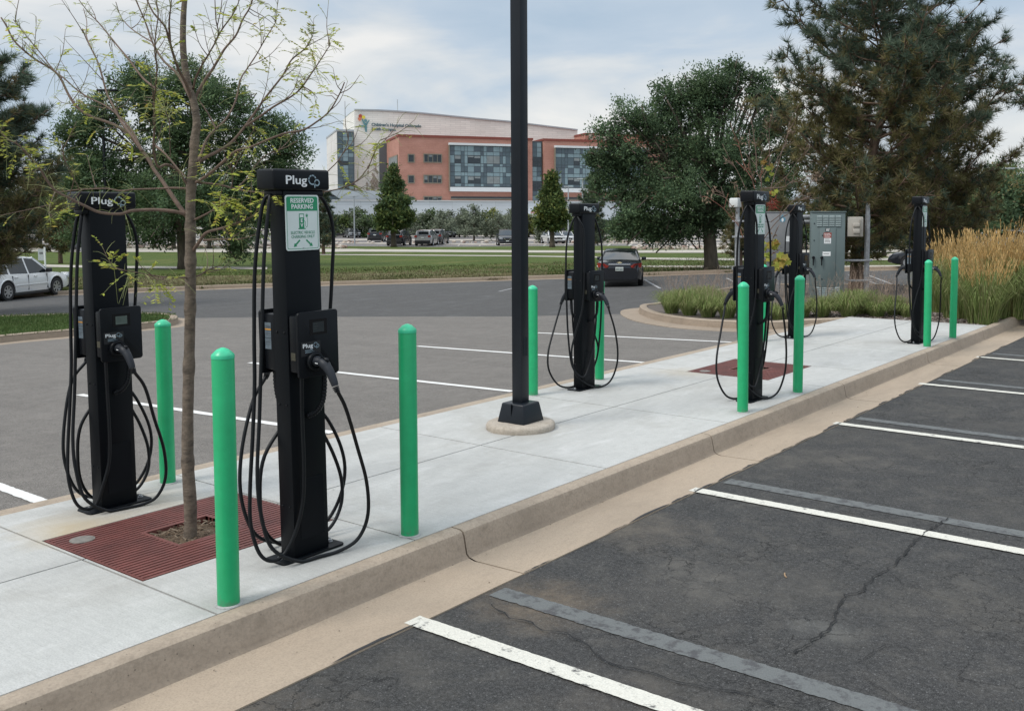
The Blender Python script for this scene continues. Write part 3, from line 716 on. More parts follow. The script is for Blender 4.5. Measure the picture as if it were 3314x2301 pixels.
        for a, b2 in zip(hose[:-1], hose[1:]):
            nn = Vector((0, -(b2-a).z, (b2-a).y)).normalized()*.0011
            P([((a+nn).y, (a+nn).z), ((a-nn).y, (a-nn).z), ((b2-nn).y, (b2-nn).z), ((b2+nn).y, (b2+nn).z)])
        P([(.022, 1.795), (.033, 1.795), (.035, 1.806), (.020, 1.806)]); P([(.0235, 1.806), (.0255, 1.806), (.0255, 1.813), (.0235, 1.813)]); P([(.0295, 1.806), (.0315, 1.806), (.0315, 1.813), (.0295, 1.813)])
        for s_, z_ in (('ELECTRIC VEHICLE', 1.708), ('CHARGING ONLY', 1.687)):
            addtext(mb, s_, .0205, lambda a, b, c, z_=z_: (X+.0005+c, a, z_+b), m=3, sx=.88)
        for sg_ in (-1, 1):   # arrows
            a0 = Vector((sg_*.020, 1.676)); a1 = Vector((sg_*.060, 1.641)); d = (a1-a0).normalized(); nr = Vector((-d.y, d.x))
            q1 = a1-d*.018
            P([tuple(a0+nr*.0045), tuple(a0-nr*.0045), tuple(q1-nr*.0045), tuple(q1+nr*.0045)]); P([tuple(q1+nr*.012), tuple(q1-nr*.012), tuple(a1)])
        mb.obj('sign_lettering', [signg, white, signw, signt], sg)
        for z in (1.634, 1.896): mb = MB(); mb.lathe([(.0035, 0), (.0035, .0015), (.002, .002)], 8, mat=Matrix.Translation((X, 0, z)) @ Matrix.Rotation(pi/2, 4, 'Y')); mb.obj('sign_screw', steel, sg)
    return t
GS = 'charging stations along the pavement island'
c1 = make_station('A', False, True); tag(c1, 'black charging post behind the young tree, cables looped, grey display lit on its box', group=GS)
c1.location = (-5.845, 3.112, 0); c1.scale = (1, 1, .953); c1.rotation_euler = (.010, 0, 0)
c2 = make_station('A', True); tag(c2, 'nearest black charging post, with a large reserved parking sign and thick looped cables', group=GS)
c2.location = (-4.185, 3.255, 0); c2.rotation_euler = (.014, 0, 0)
c3 = make_station('B', False); tag(c3, 'black charging post without a sign, right of the lamp pole and before the black sedan', group=GS)
c3.location = (-5.86, 8.15, 0); c3.scale = (1, 1, .945)
c4 = make_station('B', True); tag(c4, 'black charging post with a parking sign, bare reddish sapling rising behind it', group=GS)
c4.location = (-4.15, 8.60, 0); c4.rotation_euler = (-.004, 0, 0)
c5 = dup(c3, (-5.80, 13.42, 0), label='black charging post standing in front of the grey utility cabinets', rot=(-.006, 0, 0)); c5.scale = (1, 1, .962)
c6 = dup(c4, (-4.13, 13.87, 0), label='farthest black charging post with a parking sign, next to the tall golden grass', rot=(-.01, 0, 0)); c6.scale = (1, 1, 1.015)

# ------------------------------------------------------------------ bollards
def bolmat():
    m, nt, b = nodes('bollard_green'); v = objco(nt)
    n = noise(nt, 9, 6, .7, v); n2 = noise(nt, 45, 4, .7, v)
    c = ramp(nt, n.outputs[0], [(.3, (.010, .33, .125)), (.7, (.014, .40, .155))])
    c = mixc(nt, ramp(nt, n2.outputs[0], [(.62, 0.), (.72, .45)]), c, (.05, .42, .22))
    n7 = noise(nt, 3., 7, .7, objco(nt, (1, 1, .35)), .4); c = mixc(nt, ramp(nt, n7.outputs[0], [(.5, 0.), (.75, .35)]), c, (.03, .24, .12))
    sp_ = N(nt, 'ShaderNodeSeparateXYZ'); nt.links.new(objco(nt), sp_.inputs[0])
    n4 = noise(nt, 30, 4, .6, v)
    f = mixc(nt, 1., ramp(nt, sp_.outputs['Z'], [(0, 1.), (.07, 0.)]), ramp(nt, n4.outputs[0], [(.45, 0.), (.6, .6)]), 'MULTIPLY')
    c = mixc(nt, f, c, (.10, .13, .10))
    nt.links.new(c, b.inputs['Base Color']); b.inputs['Roughness'].default_value = .38
    b.inputs['Specular IOR Level'].default_value = .5; bump(nt, b, n.outputs[0], .12, .01)
    return m
bg_ = bolmat()
bcap = M('bollard_lit_cap_green', (.04, .50, .26), .35, var=.12, scale=25)  # lighter green paints in the light falling on the bollard tops
def make_bollard():
    t = thing('bollard', 'x', 'bollard', group='green bollards')
    mb = MB(); mb.lathe([(.0500, 0), (.0500, 1.145), (.049, 1.148)], 32); mb.obj('post', bg_, t, smooth='auto')
    mb = MB(); mb.lathe([(.0512, 1.138), (.0515, 1.15), (.049, 1.157), (.027, 1.178), (.008, 1.186), (0, 1.187)], 32); mb.obj('cap', bcap, t, smooth='auto')
    mb = MB(); mb.lathe([(.064, .0005), (.063, .004), (.051, .007)], 20); mb.obj('grout_collar', M('grout', (.34, .34, .33), .95, var=.25, scale=40), t, smooth='auto')
    return t
b0 = make_bollard()
BL = [((-3.908, 2.60), 'nearest green bollard, before the red tree grate and left of the signed charging post', .0),
      ((-3.938, 3.783), 'green bollard at the kerb right of the nearest charging post', .0),
      ((-6.055, 3.59), 'green bollard just left of the young tree trunk, behind it', .0),
      ((-6.047, 7.525), 'green bollard close behind the black lamp pole', .0),
      ((-6.035, 8.68), 'green bollard half hidden behind the unsigned charging post before the dark sedan', 0),
      ((-3.95, 7.99), 'green bollard in front of the signed charging post by the second tree grate', 0),
      ((-3.937, 9.213), 'green bollard right of the second tree grate, overlapping the grey cabinets', 0),
      ((-5.985, 12.735), 'small green bollard seen between two charging posts, by the planter kerb', 0),
      ((-3.852-.03, 13.50), 'green bollard directly in front of the farthest signed charging post', 0),
      ((-3.80-.05, 14.67), 'farthest green bollard, beside the tall golden grass', 0)]
for i, ((x, y), lab, _) in enumerate(BL):
    o = b0 if i == 0 else dup(b0, (0, 0, 0))
    o.location = (x, y, 0); o['label'] = lab; o.scale = (1, 1, .935 if x < -5 else 1.012)
    o.rotation_euler = ([.0, .004, -.003, .003, -.004, .002, .005, 0, .003, -.004][i], [.003, -.002, .003, 0, .002, -.003, 0, .002, .004, -.003][i], i*1.3)

# ------------------------------------------------------------------ lamp pole
lampm = M('bronze_black_paint', (.0075, .0105, .015), .38, var=.12, scale=6, spec=.32)
t = thing('street_lamp', 'tall square black lamp pole with a flared base cover on a round concrete footing', 'lamp post', (-5.19, 6.29, 0), radians(2))
mb = MB(); mb.box(-.052, .052, -.052, .052, .08, 7.6); pole_ = mb.obj('pole', lampm, t, bevel=.006)
mb = MB(); mb.box(.0525, .055, -.028, .028, .62, .78); mb.obj('hand_hole_cover', lampm, t, bevel=.001, seg=1)
mb = MB()
mb.add([(x*.145, y*.145, .055) for x, y in ((-1, -1), (1, -1), (1, 1), (-1, 1))]+[(x*.115, y*.115, .225) for x, y in ((-1, -1), (1, -1), (1, 1), (-1, 1))],
       [(3, 2, 1, 0), (4, 5, 6, 7)]+[(i, (i+1) % 4, (i+1) % 4+4, i+4) for i in range(4)])
bc = mb.obj('base_cover', lampm, t, bevel=.014, seg=3)
mb = MB(); mb.box(-.002, .002, -.1335, -.120, .06, .222); mb.obj('seam', blk, bc)
ft = concrete('footing_concrete', (.40, .35, .29), (.24, .20, .15), 6, 60, (1, 1, 1), .8, pits=1.)
mb = MB(); n = 40; vs = []; rows = [(.292, 0), (.294, .03), (.285, .05), (.255, .062), (.0, .064)]
for r_, z in rows:
    for k in range(n):
        a = 2*pi*k/n; wv = 1+.02*mnoise.noise(Vector((cos(a)*2, sin(a)*2, z*9)))+.012*mnoise.noise(Vector((cos(a)*9, sin(a)*9, z*30)))
        vs.append((r_*wv*cos(a), r_*wv*sin(a), z+.004*mnoise.noise(Vector((cos(a)*5, sin(a)*5, 3))) if z > 0 else 0))
mb.add(vs, [(i*n+k, i*n+(k+1) % n, (i+1)*n+(k+1) % n, (i+1)*n+k) for i in range(len(rows)-1) for k in range(n)])
mb.obj('concrete_footing', ft, t, smooth=True)
# outreach head high above
mb = MB(); mb.box(-.06, .06, .05, .5, 7.35, 7.43); mb.box(-.17, .17, .45, 1.0, 7.33, 7.45); mb.obj('lamp_head', lampm, t, bevel=.02)

# ------------------------------------------------------------------ tree grates
gr = M('rust_red_grate', (.135, .040, .032), .62, var=.30, scale=5, bmp=.2, bscale=150)
soil = concrete('tree_soil', (.12, .085, .055), (.05, .035, .025), 12, 60, (1, 1, 1), .9)
def grate(x0, x1, y0, y1, lab):
    t = thing('tree_grate', lab, 'tree grate', ((x0+x1)/2, (y0+y1)/2, 0), 0, 'rust red tree grates')
    cx, cy = (x0+x1)/2, (y0+y1)/2; W, L = (x1-x0)/2, (y1-y0)/2
    x0, x1, y0, y1 = -W, W, -L, L; hx, hy = .17, .19
    mb = MB(); n = 27; pit = (x1-x0-.03)/n
    for k in range(n+1):
        xa = x0+.008+k*pit; wdt = pit*.66
        segs = [(y0+.01, y1-.01)]
        if abs(xa+wdt/2) < hx: segs = [(y0+.01, -hy), (hy, y1-.01)]
        for a, b2 in segs:
            mb.box(xa, xa+wdt, a, b2, -.03, .0015)
    for yy in (-.30, .30, y0+.015, y1-.015, -.005):      # cross ribs slightly lower
        if abs(yy) < hy:
            mb.box(x0+.01, -hx, yy-.008, yy+.008, -.035, -.001); mb.box(hx, x1-.01, yy-.008, yy+.008, -.035, -.001)
        else: mb.box(x0+.01, x1-.01, yy-.010, yy+.010, -.035, -.003)
    mb.obj('slats', gr, t)
    mb = MB()
    for (a, b2, c, d) in ((x0, x1, y0, y0+.012), (x0, x1, y1-.012, y1), (x0, x0+.010, y0+.012, y1-.012), (x1-.010, x1, y0+.012, y1-.012)): mb.box(a+.002, b2-.002, c, d, -.04, .0)
    for (a, b2, c, d) in ((-hx-.02, hx+.02, -hy-.02, -hy), (-hx-.02, hx+.02, hy, hy+.02), (-hx-.02, -hx, -hy, hy), (hx, hx+.02, -hy, hy)): mb.box(a, b2, c, d, -.04, .0022)
    mb.obj('frame', gr, t)
    mb = MB(); mb.lathe([(.065, .0), (.065, .004), (.06, .005)], 24, c=(x0+.16, y0+.13, 0)); mb.obj('round_lid', M('dull_galvanised', (.19, .175, .155), .6, metal=.2, var=.25, scale=30), t, smooth='auto')  # small round grey lid set on the grate
    # soil
    n = 12; vs = []; fs = []
    for i in range(n+1):
        for j in range(n+1):
            x = x0+(x1-x0)*i/n; y = y0+(y1-y0)*j/n
            vs.append((x, y, -.05+.012*mnoise.noise(Vector((x*9, y*9, cx)))+(.028 if abs(x) < hx and abs(y) < hy else 0)))
    for i in range(n):
        for j in range(n): fs.append((i*(n+1)+j, (i+1)*(n+1)+j, (i+1)*(n+1)+j+1, i*(n+1)+j+1))
    mb = MB(); mb.add(vs, fs); so_ = mb.obj('tree_pit_soil', soil, None, smooth=True, loc=(cx, cy, 0)); so_['kind'] = 'structure'
    # mulch chips
    mb = MB()
    for k in range(260):
        a, b2 = random.uniform(-hx, hx), random.uniform(-hy, hy); L2 = random.uniform(.012, .05); an = random.uniform(0, pi); th = random.uniform(.0015, .004)
        Mx = Matrix.Translation((a*.96, b2*.96, -.018+random.uniform(0, .012))) @ Matrix.Rotation(an, 4, 'Z') @ Matrix.Rotation(random.uniform(-.3, .3), 4, 'Y')
        mb.box(-L2/2, L2/2, -th, th, -th/2, th/2, random.choice((0, 0, 1)), Mx)
    o = mb.obj('mulch_chips', [M('chip_brown', (.12, .08, .05), .9, var=.4, scale=30), M('chip_pale', (.20, .155, .11), .9, var=.3, scale=30)], None, loc=(cx, cy, 0)); o['kind'] = 'stuff'
    return t
grate(-5.52, -4.51, 2.53, 3.71, 'rust red slotted tree grate around the leafy young tree, nearest the viewer')
grate(-5.52, -4.51, 9.73, 10.94, 'rust red slotted tree grate farther along, by the signed charging post')
# little things lying about
mb = MB(); p = GN(1762, 1293); mb.tube(crom([(p.x-.012, p.y+.028, -.158), (p.x-.004, p.y+.006, -.153), (p.x+.006, p.y-.012, -.156), (p.x+.022, p.y-.028, -.158)], 4), [.002]+[.0042]*9+[.0034]*3, 8)
tag(mb.obj('twig', M('twig_tan', (.32, .21, .12), .8)), 'short tan curled twig lying on the dark asphalt', 'twig')
random.seed(21)
mb = MB()
for k in range(150):
    if k < 90: x = -3.742+abs(random.gauss(0, .05)); y = random.uniform(1.6, 16); z = -.156
    elif k < 120: x = random.uniform(-3.2, 1.5); y = random.uniform(2, 12); z = -.163
    else: x = random.uniform(-3.7, -3.32); y = random.uniform(1.6, 14); z = -.158
    s_ = random.uniform(.002, .007); vs = [Vector((random.uniform(-1, 1), random.uniform(-1, 1), random.uniform(0, 1.0)))*s_+Vector((x, y, z)) for _ in range(6)]
    mb.add(vs, [(0, 1, 2), (2, 3, 4), (0, 2, 4), (1, 3, 5), (3, 4, 5), (0, 4, 5), (0, 1, 5), (1, 2, 3)])
o = mb.obj('grit', M('grit_brown', (.12, .09, .06), .9, var=.5, scale=9)); o['kind'] = 'stuff'
# ------------------------------------------------------------------ utility rack with cabinets
galv = M('galvanised_pipe', (.36, .37, .38), .42, metal=.55, var=.25, scale=14)
cabg = M('cabinet_grey_green', (.125, .165, .165), .45, var=.05, scale=3)
cabg2 = M('old_cabinet_grey', (.23, .235, .24), .5, var=.12, scale=2.5)
def onpl(px, py, d): return at(px, py, d)
zc = zt(-8.5)+.13
DC = 22.6          # forward distance of the rack
pA = at(1819.5, 675, DC); pB = at(1893, 676, DC)
Wd = (pB-pA).length; ang = atan2(pB.y-pA.y, pB.x-pA.x)
z0 = pA.z; Hh = at(1820, 477, DC).z-z0
t = thing('electrical_cabinet', 'grey green metal electrical cabinet with louvres, warning stickers and two black handles', 'electrical cabinet', (pA.x, pA.y, z0), ang+radians(-7))
dp = .42
mb = MB(); mb.box(0, Wd, 0, dp, 0, Hh); body = mb.obj('body', cabg, t, bevel=.01)
mb = MB(); mb.box(-.01, Wd+.02, -.02, dp+.02, Hh, Hh+.025); mb.obj('roof_cap', cabg, t, bevel=.004)
mb = MB(); mb.box(0.03, Wd-.03, .02, dp-.02, -.12, .0); mb.obj('plinth', M('plinth_grey', (.22, .22, .21), .9), t)
def ux(zx): return (zx-1035)/(1440-1035)*Wd
def uz(zy): return (1267-zy)/(1267-180)*Hh
mb = MB(); mb.box(ux(1132), ux(1327), -.018, .0, uz(1097), uz(370)); dr = mb.obj('door', cabg, t, bevel=.003)
for (za, zb) in ((222, 355), (1100, 1235)):
    mb = MB()
    for c in range(4):
        for r_ in range(6):
            xx = ux(1096+75*c); zz = uz(zb)+(uz(za)-uz(zb))*(r_+.15)/6
            mb.add([(xx, -.001, zz), (xx+.125, -.001, zz), (xx+.12, -.022, zz+.006), (xx+.005, -.022, zz+.006), (xx+.002, -.001, zz+.045), (xx+.123, -.001, zz+.045)], [(0, 1, 2, 3), (3, 2, 5, 4), (0, 3, 4), (1, 5, 2)])
    mb.obj('louvre_panel', M('louvre_light', (.21, .26, .26), .45), t)
for zx in (1062, 1162):
    mb = MB(); x = ux(zx); yb = -.002 if zx < 1100 else -.02
    mb.lathe([(.035, 0), (.035, .03), (.028, .036)], 16, mat=Matrix.Translation((x, yb, uz(735))) @ Matrix.Rotation(pi/2, 4, 'X'))
    mb.tube([(x, yb-.035, uz(735)), (x-.004, yb-.042, uz(780)), (x-.004, yb-.038, uz(830))], [.018, .014, .013], 8)
    mb.obj('handle', blk2, t, smooth='auto')
for (nm, a, b2, c, d, mt) in (('nameplate', 1200, 1256, 417, 376, M('plate_grey', (.05, .055, .055), .5)), ('warning_sticker', 1180, 1274, 492, 428, M('warning_red', (.30, .055, .035), .5, var=.2, scale=30)), ('instruction_sticker', 1187, 1270, 562, 494, white), ('notice_sticker', 1172, 1268, 714, 662, white)):
    mb = MB(); mb.box(ux(a), ux(b2), -.0215, -.018, uz(c), uz(d)); so2 = mb.obj(nm, mt, t)
    mb = MB(); hgt = uz(d)-uz(c)
    nrow = 3 if nm != 'notice_sticker' else 1
    for r_ in range(nrow):
        zz = uz(d)-hgt*(.22+.26*r_) if nrow == 3 else (uz(c)+uz(d))/2
        a_ = ux(a)+.02
        while a_ < ux(b2)-.03:
            l_ = random.uniform(.008, .02); mb.add([(a_, -.0225, zz-.008), (a_+l_, -.0225, zz-.008), (a_+l_, -.0225, zz+.008), (a_, -.0225, zz+.008)], [(0, 1, 2, 3)]); a_ += l_+.006
    mb.obj('print', M('ink', (.05, .05, .05), .6) if nm in ('instruction_sticker', 'notice_sticker') else white, so2)
mb = MB()
for zx, zy in ((1068, 316), (1068, 523), (1066, 1140), (1168, 999), (1168, 462)):
    mb.lathe([(.014, 0), (.014, .008), (.008, .011)], 10, mat=Matrix.Translation((ux(zx), -.019 if zx > 1100 else 0, uz(zy))) @ Matrix.Rotation(pi/2, 4, 'X'))
mb.obj('latch', blk2, t)
# older cabinet standing on legs
DC2 = 23.4
pA = at(1718, 586, DC2); pB = at(1775, 586, DC2); W2 = (pB-pA).length; H2 = at(1720, 477, DC2).z-pA.z
gz = zt(pA.x)+.12
t = thing('electrical_cabinet', 'older pale grey cabinet on steel legs with a blue drop sticker, behind a charging post', 'electrical cabinet', (pA.x, pA.y, gz), ang)
bz = pA.z-gz
mb = MB(); mb.box(0, W2, 0, .4, bz, bz+H2); mb.obj('body', cabg2, t, bevel=.01)
mb = MB(); mb.box(-.01, W2+.01, -.015, .42, bz+H2, bz+H2+.02); mb.obj('roof_cap', cabg2, t, bevel=.004)
mb = MB(); mb.box(W2*.78, W2*.995, -.004, 0, bz+H2*.40, bz+H2*.51); mb.obj('notice_sticker', white, t)
mb = MB(); cxx, czz = W2*.66, bz+H2*.86
mb.add([(cxx+.075*cos(a)*(1 if sin(a) < 0 else 1-sin(a)*.8), -.004, czz+.075*sin(a)*(1 if sin(a) < 0 else 1.5)) for a in [2*pi*k/20 for k in range(20)]], [tuple(range(19, -1, -1))], 0)
mb.add([(cxx+.028*cos(a), -.006, czz-.02+.045*sin(a)) for a in [2*pi*k/16 for k in range(16)]], [tuple(range(15, -1, -1))], 1)
mb.obj('drop_sticker', [M('sticker_blue', (.12, .28, .38), .5), white], t)
for x in (.12, W2-.25):
    mb = MB(); mb.tube([(x, .2, -.1), (x, .2, bz)], .05, 12); mb.obj('leg', galv, t, smooth='auto')
# posts with channel rails
def post(px, pyb, pyt, d, lab, r=.062):
    a = at(px, pyb, d); b2 = at(px, pyt, d); g0 = zt(a.x)
    t = thing('steel_post', lab, 'post', (a.x, a.y, g0), ang, 'galvanised posts of the utility rack')
    mb = MB(); mb.tube([(0, 0, 0), (0, 0, b2.z-g0-.28)], r, 16); mb.obj('pipe', galv, t, smooth='auto')
    mb = MB(); mb.tube([(0, 0, b2.z-g0-.28), (0, 0, b2.z-g0)], r*.82, 16); mb.obj('pipe_cap', galv, t, smooth='auto')
    return t, a, b2, g0
pr_, a1_, b1_, g1_ = post(1944.5, 668, 455, DC+.3, 'galvanised steel post right of the grey green cabinet, carrying a beige box')
plft, a2_, b2_, g2_ = post(1654, 690, 462, DC+.3, 'galvanised steel post behind the signed charging post, with a white sensor on top')
# rails
for zpy in (584, 629):
    z_ = at(1944, zpy, DC+.3).z; L = (at(1895, zpy, DC).xy-a1_.xy).length
    mb = MB(); mb.box(-L-.1, .10, -.105, -.062, z_-g1_-.03, z_-g1_+.02); mb.obj('channel_rail', galv, pr_, bevel=.004)
for zpy in (497, 532, 604, 660):
    z_ = at(1654, zpy, DC+.3).z; mb = MB(); mb.box(-.14, .75, -.105, -.062, z_-g2_-.02, z_-g2_+.025); mb.obj('channel_rail', galv, plft, bevel=.004)
t = thing('junction_box', 'beige plastic utility box fixed to the steel post right of the cabinet', 'junction box', tuple(at(1903, 532, DC)), ang-.06)
W3 = (at(1937, 532, DC)-at(1903, 532, DC)).length; H3 = at(1903, 487, DC).z-at(1903, 532, DC).z
bei = M('beige_plastic', (.42, .39, .34), .5, var=.05)
mb = MB(); mb.box(0, W3, -.02, .2, 0, H3); mb.obj('body', bei, t, bevel=.02)
mb = MB(); mb.box(-.015, W3-.05, -.05, -.02, .01, H3-.01); mb.obj('cover', bei, t, bevel=.012)
mb = MB(); mb.box(.11, .26, -.085, -.05, H3*.50, H3*.68); mb.box(.11, .26, -.085, -.05, H3*.18, H3*.40); mb.obj('vent_hood', bei, t, bevel=.01)
mb = MB(); mb.box(.255, .285, -.072, -.05, H3*.05, H3*.85); mb.obj('cover_rib', M('darker_beige', (.25, .23, .2), .5), t, bevel=.005)  # rib in a darker beige than the cover
p_ = at(1652, 466, DC+.25)
tb = MB(); tb.box(-.13, .10, -.1, .12, 0, .22); tag(tb.obj('sensor_box', M('white_plastic', (.62, .64, .63), .4, var=.05), None, bevel=.03, loc=tuple(p_)), 'small white sensor box on top of the left galvanised post', 'sensor')
# bus pipes between cabinets
for k, zpy in enumerate((487, 498)):
    a = at(1776, zpy, DC2), at(1822, zpy, DC2); mb = MB(); mb.tube([a[0], a[1]], .055, 14)
    tag(mb.obj('conduit_pipe', galv, smooth='auto'), 'horizontal silver conduit joining the two cabinets, %s of the pair' % ('upper', 'lower')[k], 'pipe', 'silver conduits between cabinets')
# ------------------------------------------------------------------ cars
glassm = M('car_glass', (.012, .016, .018), .06, var=.05, spec=.8)
tyrem = M('tyre_rubber', (.015, .015, .016), .8, var=.2, scale=30)
rimm = M('alloy_rim', (.42, .43, .44), .3, metal=.7, var=.05)
archm = M('wheel_well', (.006, .006, .007), .9)
redl = M('tail_lamp_red', (.28, .03, .02), .2, var=.2, scale=9)
chrome = M('chrome', (.75, .76, .77), .15, metal=.9, var=.02)
headl = M('headlamp_clear', (.55, .57, .58), .12, metal=.3, var=.2, scale=12)
trimm = M('black_trim', (.014, .014, .015), .5)
platem = M('plate_white', (.52, .56, .53), .4, var=.1, scale=30)
def carpaint(n, c, met=.3): return M(n, c, .22, metal=met, var=.04, scale=1.5, coat=.6)
STY = {
 'sedan': dict(L=4.95, W=1.85, H=1.48, wb=2.83, top=[(-2.46, .78), (-2.40, 1.02), (-1.9, 1.09), (-1.2, 1.08), (0, .98), (.9, .98), (1.6, .90), (2.2, .80), (2.42, .66), (2.47, .52)],
               gh=[(-1.95, 1.07, 1.07), (-1.05, 1.04, 1.40), (-.6, 1.03, 1.46), (.1, 1.0, 1.48), (.45, .99, 1.44), (1.25, .97, .98)], roof=(-1.05, .45)),
 'suv': dict(L=4.65, W=1.87, H=1.68, wb=2.7, top=[(-2.32, .85), (-2.28, 1.08), (-1.9, 1.14), (-1, 1.10), (0, 1.06), (.9, 1.07), (1.6, 1.02), (2.1, .92), (2.29, .75), (2.33, .55)],
               gh=[(-2.22, 1.10, 1.13), (-1.9, 1.10, 1.58), (-1.2, 1.08, 1.67), (-.2, 1.06, 1.68), (.3, 1.05, 1.63), (1.15, 1.06, 1.07)], roof=(-1.9, .3)),
 'wagon': dict(L=4.75, W=1.78, H=1.56, wb=2.68, top=[(-2.37, .8), (-2.33, .98), (-1.9, 1.0), (-1, .98), (0, .95), (.9, .95), (1.6, .88), (2.15, .78), (2.34, .62), (2.38, .5)],
               gh=[(-2.25, .98, 1.0), (-1.85, .98, 1.45), (-1.2, .97, 1.54), (-.2, .95, 1.55), (.3, .94, 1.5), (1.1, .95, .96)], roof=(-1.85, .3)),
}
def interp(tab, x):
    if x <= tab[0][0]: return tab[0][1:]
    for a, b2 in zip(tab[:-1], tab[1:]):
        if x <= b2[0]:
            t = (x-a[0])/(b2[0]-a[0]); return tuple(p+(q-p)*t for p, q in zip(a[1:], b2[1:]))
    return tab[-1][1:]
def make_car(name, label, cat, style, paint, loc, rz, sc_=1., face='rear', group=None, lower=None, plate=True, detail=False):
    S = STY[style]; L, W, H, wb = S['L'], S['W'], S['H'], S['wb']
    t = thing(name, label, cat, loc, rz, group); t.scale = (sc_,)*3
    hw = W/2
    def half(x):
        e = abs(x)/(L/2)
        return hw*(1-.0*e-.16*max(0, e-.72)/.28*max(0, e-.72)/.28*1.2)
    xs = sorted(set([round(-L/2+L*i/22, 3) for i in range(23)]+[p[0] for p in S['top']]))
    rows = []
    for x in xs:
        if abs(x) > L/2: continue
        zt_ = interp(S['top'], x)[0]; h = half(x); zb = .22+(.10*max(0, abs(x)/(L/2)-.8)/.2)
        zm = zb+.36*(zt_-zb)
        rows.append([(x, s*y, z) for s, pts in ((-1, [(.80*h, zb), (.965*h, zb+.05), (h, zm), (.985*h, zb+.72*(zt_-zb)), (.95*h, zt_-.05), (.86*h, zt_-.005)]), ) for y, z in pts]
                    +[(x, 0, zt_+.015)]+[(x, y, z) for y, z in [(.86*h, zt_-.005), (.95*h, zt_-.05), (.985*h, zb+.72*(zt_-zb)), (h, zm), (.965*h, zb+.05), (.80*h, zb)]])
    k = len(rows[0]); mb = MB()
    fs = [(i*k+j, i*k+(j+1) % k, (i+1)*k+(j+1) % k, (i+1)*k+j) for i in range(len(rows)-1) for j in range(k)]
    fs += [tuple(range(k)), tuple(range(len(rows)*k-1, (len(rows)-1)*k-1, -1))]
    mb.add([p for r in rows for p in r], fs, 0)
    mb.obj('body', paint, t, smooth='auto')
    # greenhouse
    gx = [g[0] for g in S['gh']]; rows = []
    xs2 = sorted(set(gx+[gx[0]+(gx[-1]-gx[0])*i/14 for i in range(15)]))
    for x in xs2:
        zb, zr = interp(S['gh'], x); h = half(x); f = (zr-zb)/(H-zb) if H > zb else 0
        yb = .93*h; yr = yb-(.20*hw)*f
        rows.append([(x, -yb, zb-.05), (x, -yr, zr-.05*f), (x, -yr+.10, zr), (x, 0, zr+.015), (x, yr-.10, zr), (x, yr, zr-.05*f), (x, yb, zb-.05)])
    k = 7; mb = MB(); mb.add([p for r in rows for p in r], [(i*k+j, (i+1)*k+j, (i+1)*k+j+1, i*k+j+1) for i in range(len(rows)-1) for j in range(k-1)])
    mb.obj('windows', glassm, t, smooth='auto')
    # roof skin, pillars
    mb = MB(); xr = [x for x in xs2 if S['roof'][0]-.001 <= x <= S['roof'][1]+.001]
    rr = []
    for x in xr:
        zb, zr = interp(S['gh'], x); h = half(x); f = (zr-zb)/(H-zb); yb = .93*h; yr = yb-(.20*hw)*f
        rr.append([(x, -yr-.004, zr-.05*f-.01), (x, -yr-.002, zr-.05*f+.008), (x, -yr+.10, zr+.010), (x, 0, zr+.026), (x, yr-.10, zr+.010), (x, yr+.002, zr-.05*f+.008), (x, yr+.004, zr-.05*f-.01)])
    mb.add([p for r in rr for p in r], [(i*k+j, (i+1)*k+j, (i+1)*k+j+1, i*k+j+1) for i in range(len(rr)-1) for j in range(k-1)])
    mb.obj('roof', paint, t, smooth=True)
    def pill(xa, xb, wdt):
        for s in (-1, 1):
            mb = MB()
            def P(x, up):
                zb, zr = interp(S['gh'], x); h = half(x); f = (zr-zb)/(H-zb); yb = .93*h; yr = yb-(.20*hw)*f
                return Vector((x, s*(yr+.006), zr-.05*f)) if up else Vector((x, s*(yb+.006), zb-.04))
            a, b2 = P(xa, False), P(xb, True); d = Vector((wdt, 0, 0))
            mb.add([a-d, a+d, b2+d, b2-d], [(0, 1, 2, 3)]); mb.obj('pillar', paint, t)
    gh0, gh1 = S['gh'][0][0], S['gh'][-1][0]
    pill(-.15, -.22, .04); pill(gh1-.06, S['roof'][1]+.02, .05)
    if style == 'sedan': pill(-1.35, -1.1, .10)
    else: pill(-1.15, -1.25, .05); pill(gh0+.12, S['roof'][0]+.10, .10)
    # slanting end pillars
    for s in (-1, 1):
        for (xa, xb) in ((gh0+.02, S['roof'][0]), (gh1-.02, S['roof'][1])):
            n = 5; pts = []
            for i in range(n+1):
                x = xa+(xb-xa)*i/n; zb, zr = interp(S['gh'], x); h = half(x); f = (zr-zb)/(H-zb); yb = .93*h; yr = yb-(.20*hw)*f
                pts.append((x, s*(yr-.045), zr-.015+.01))
            mb = MB(); mb.tube(pts, .045, 6); mb.obj('pillar', paint, t, smooth='auto')
    # wheels
    r = .335 if style != 'suv' else .36
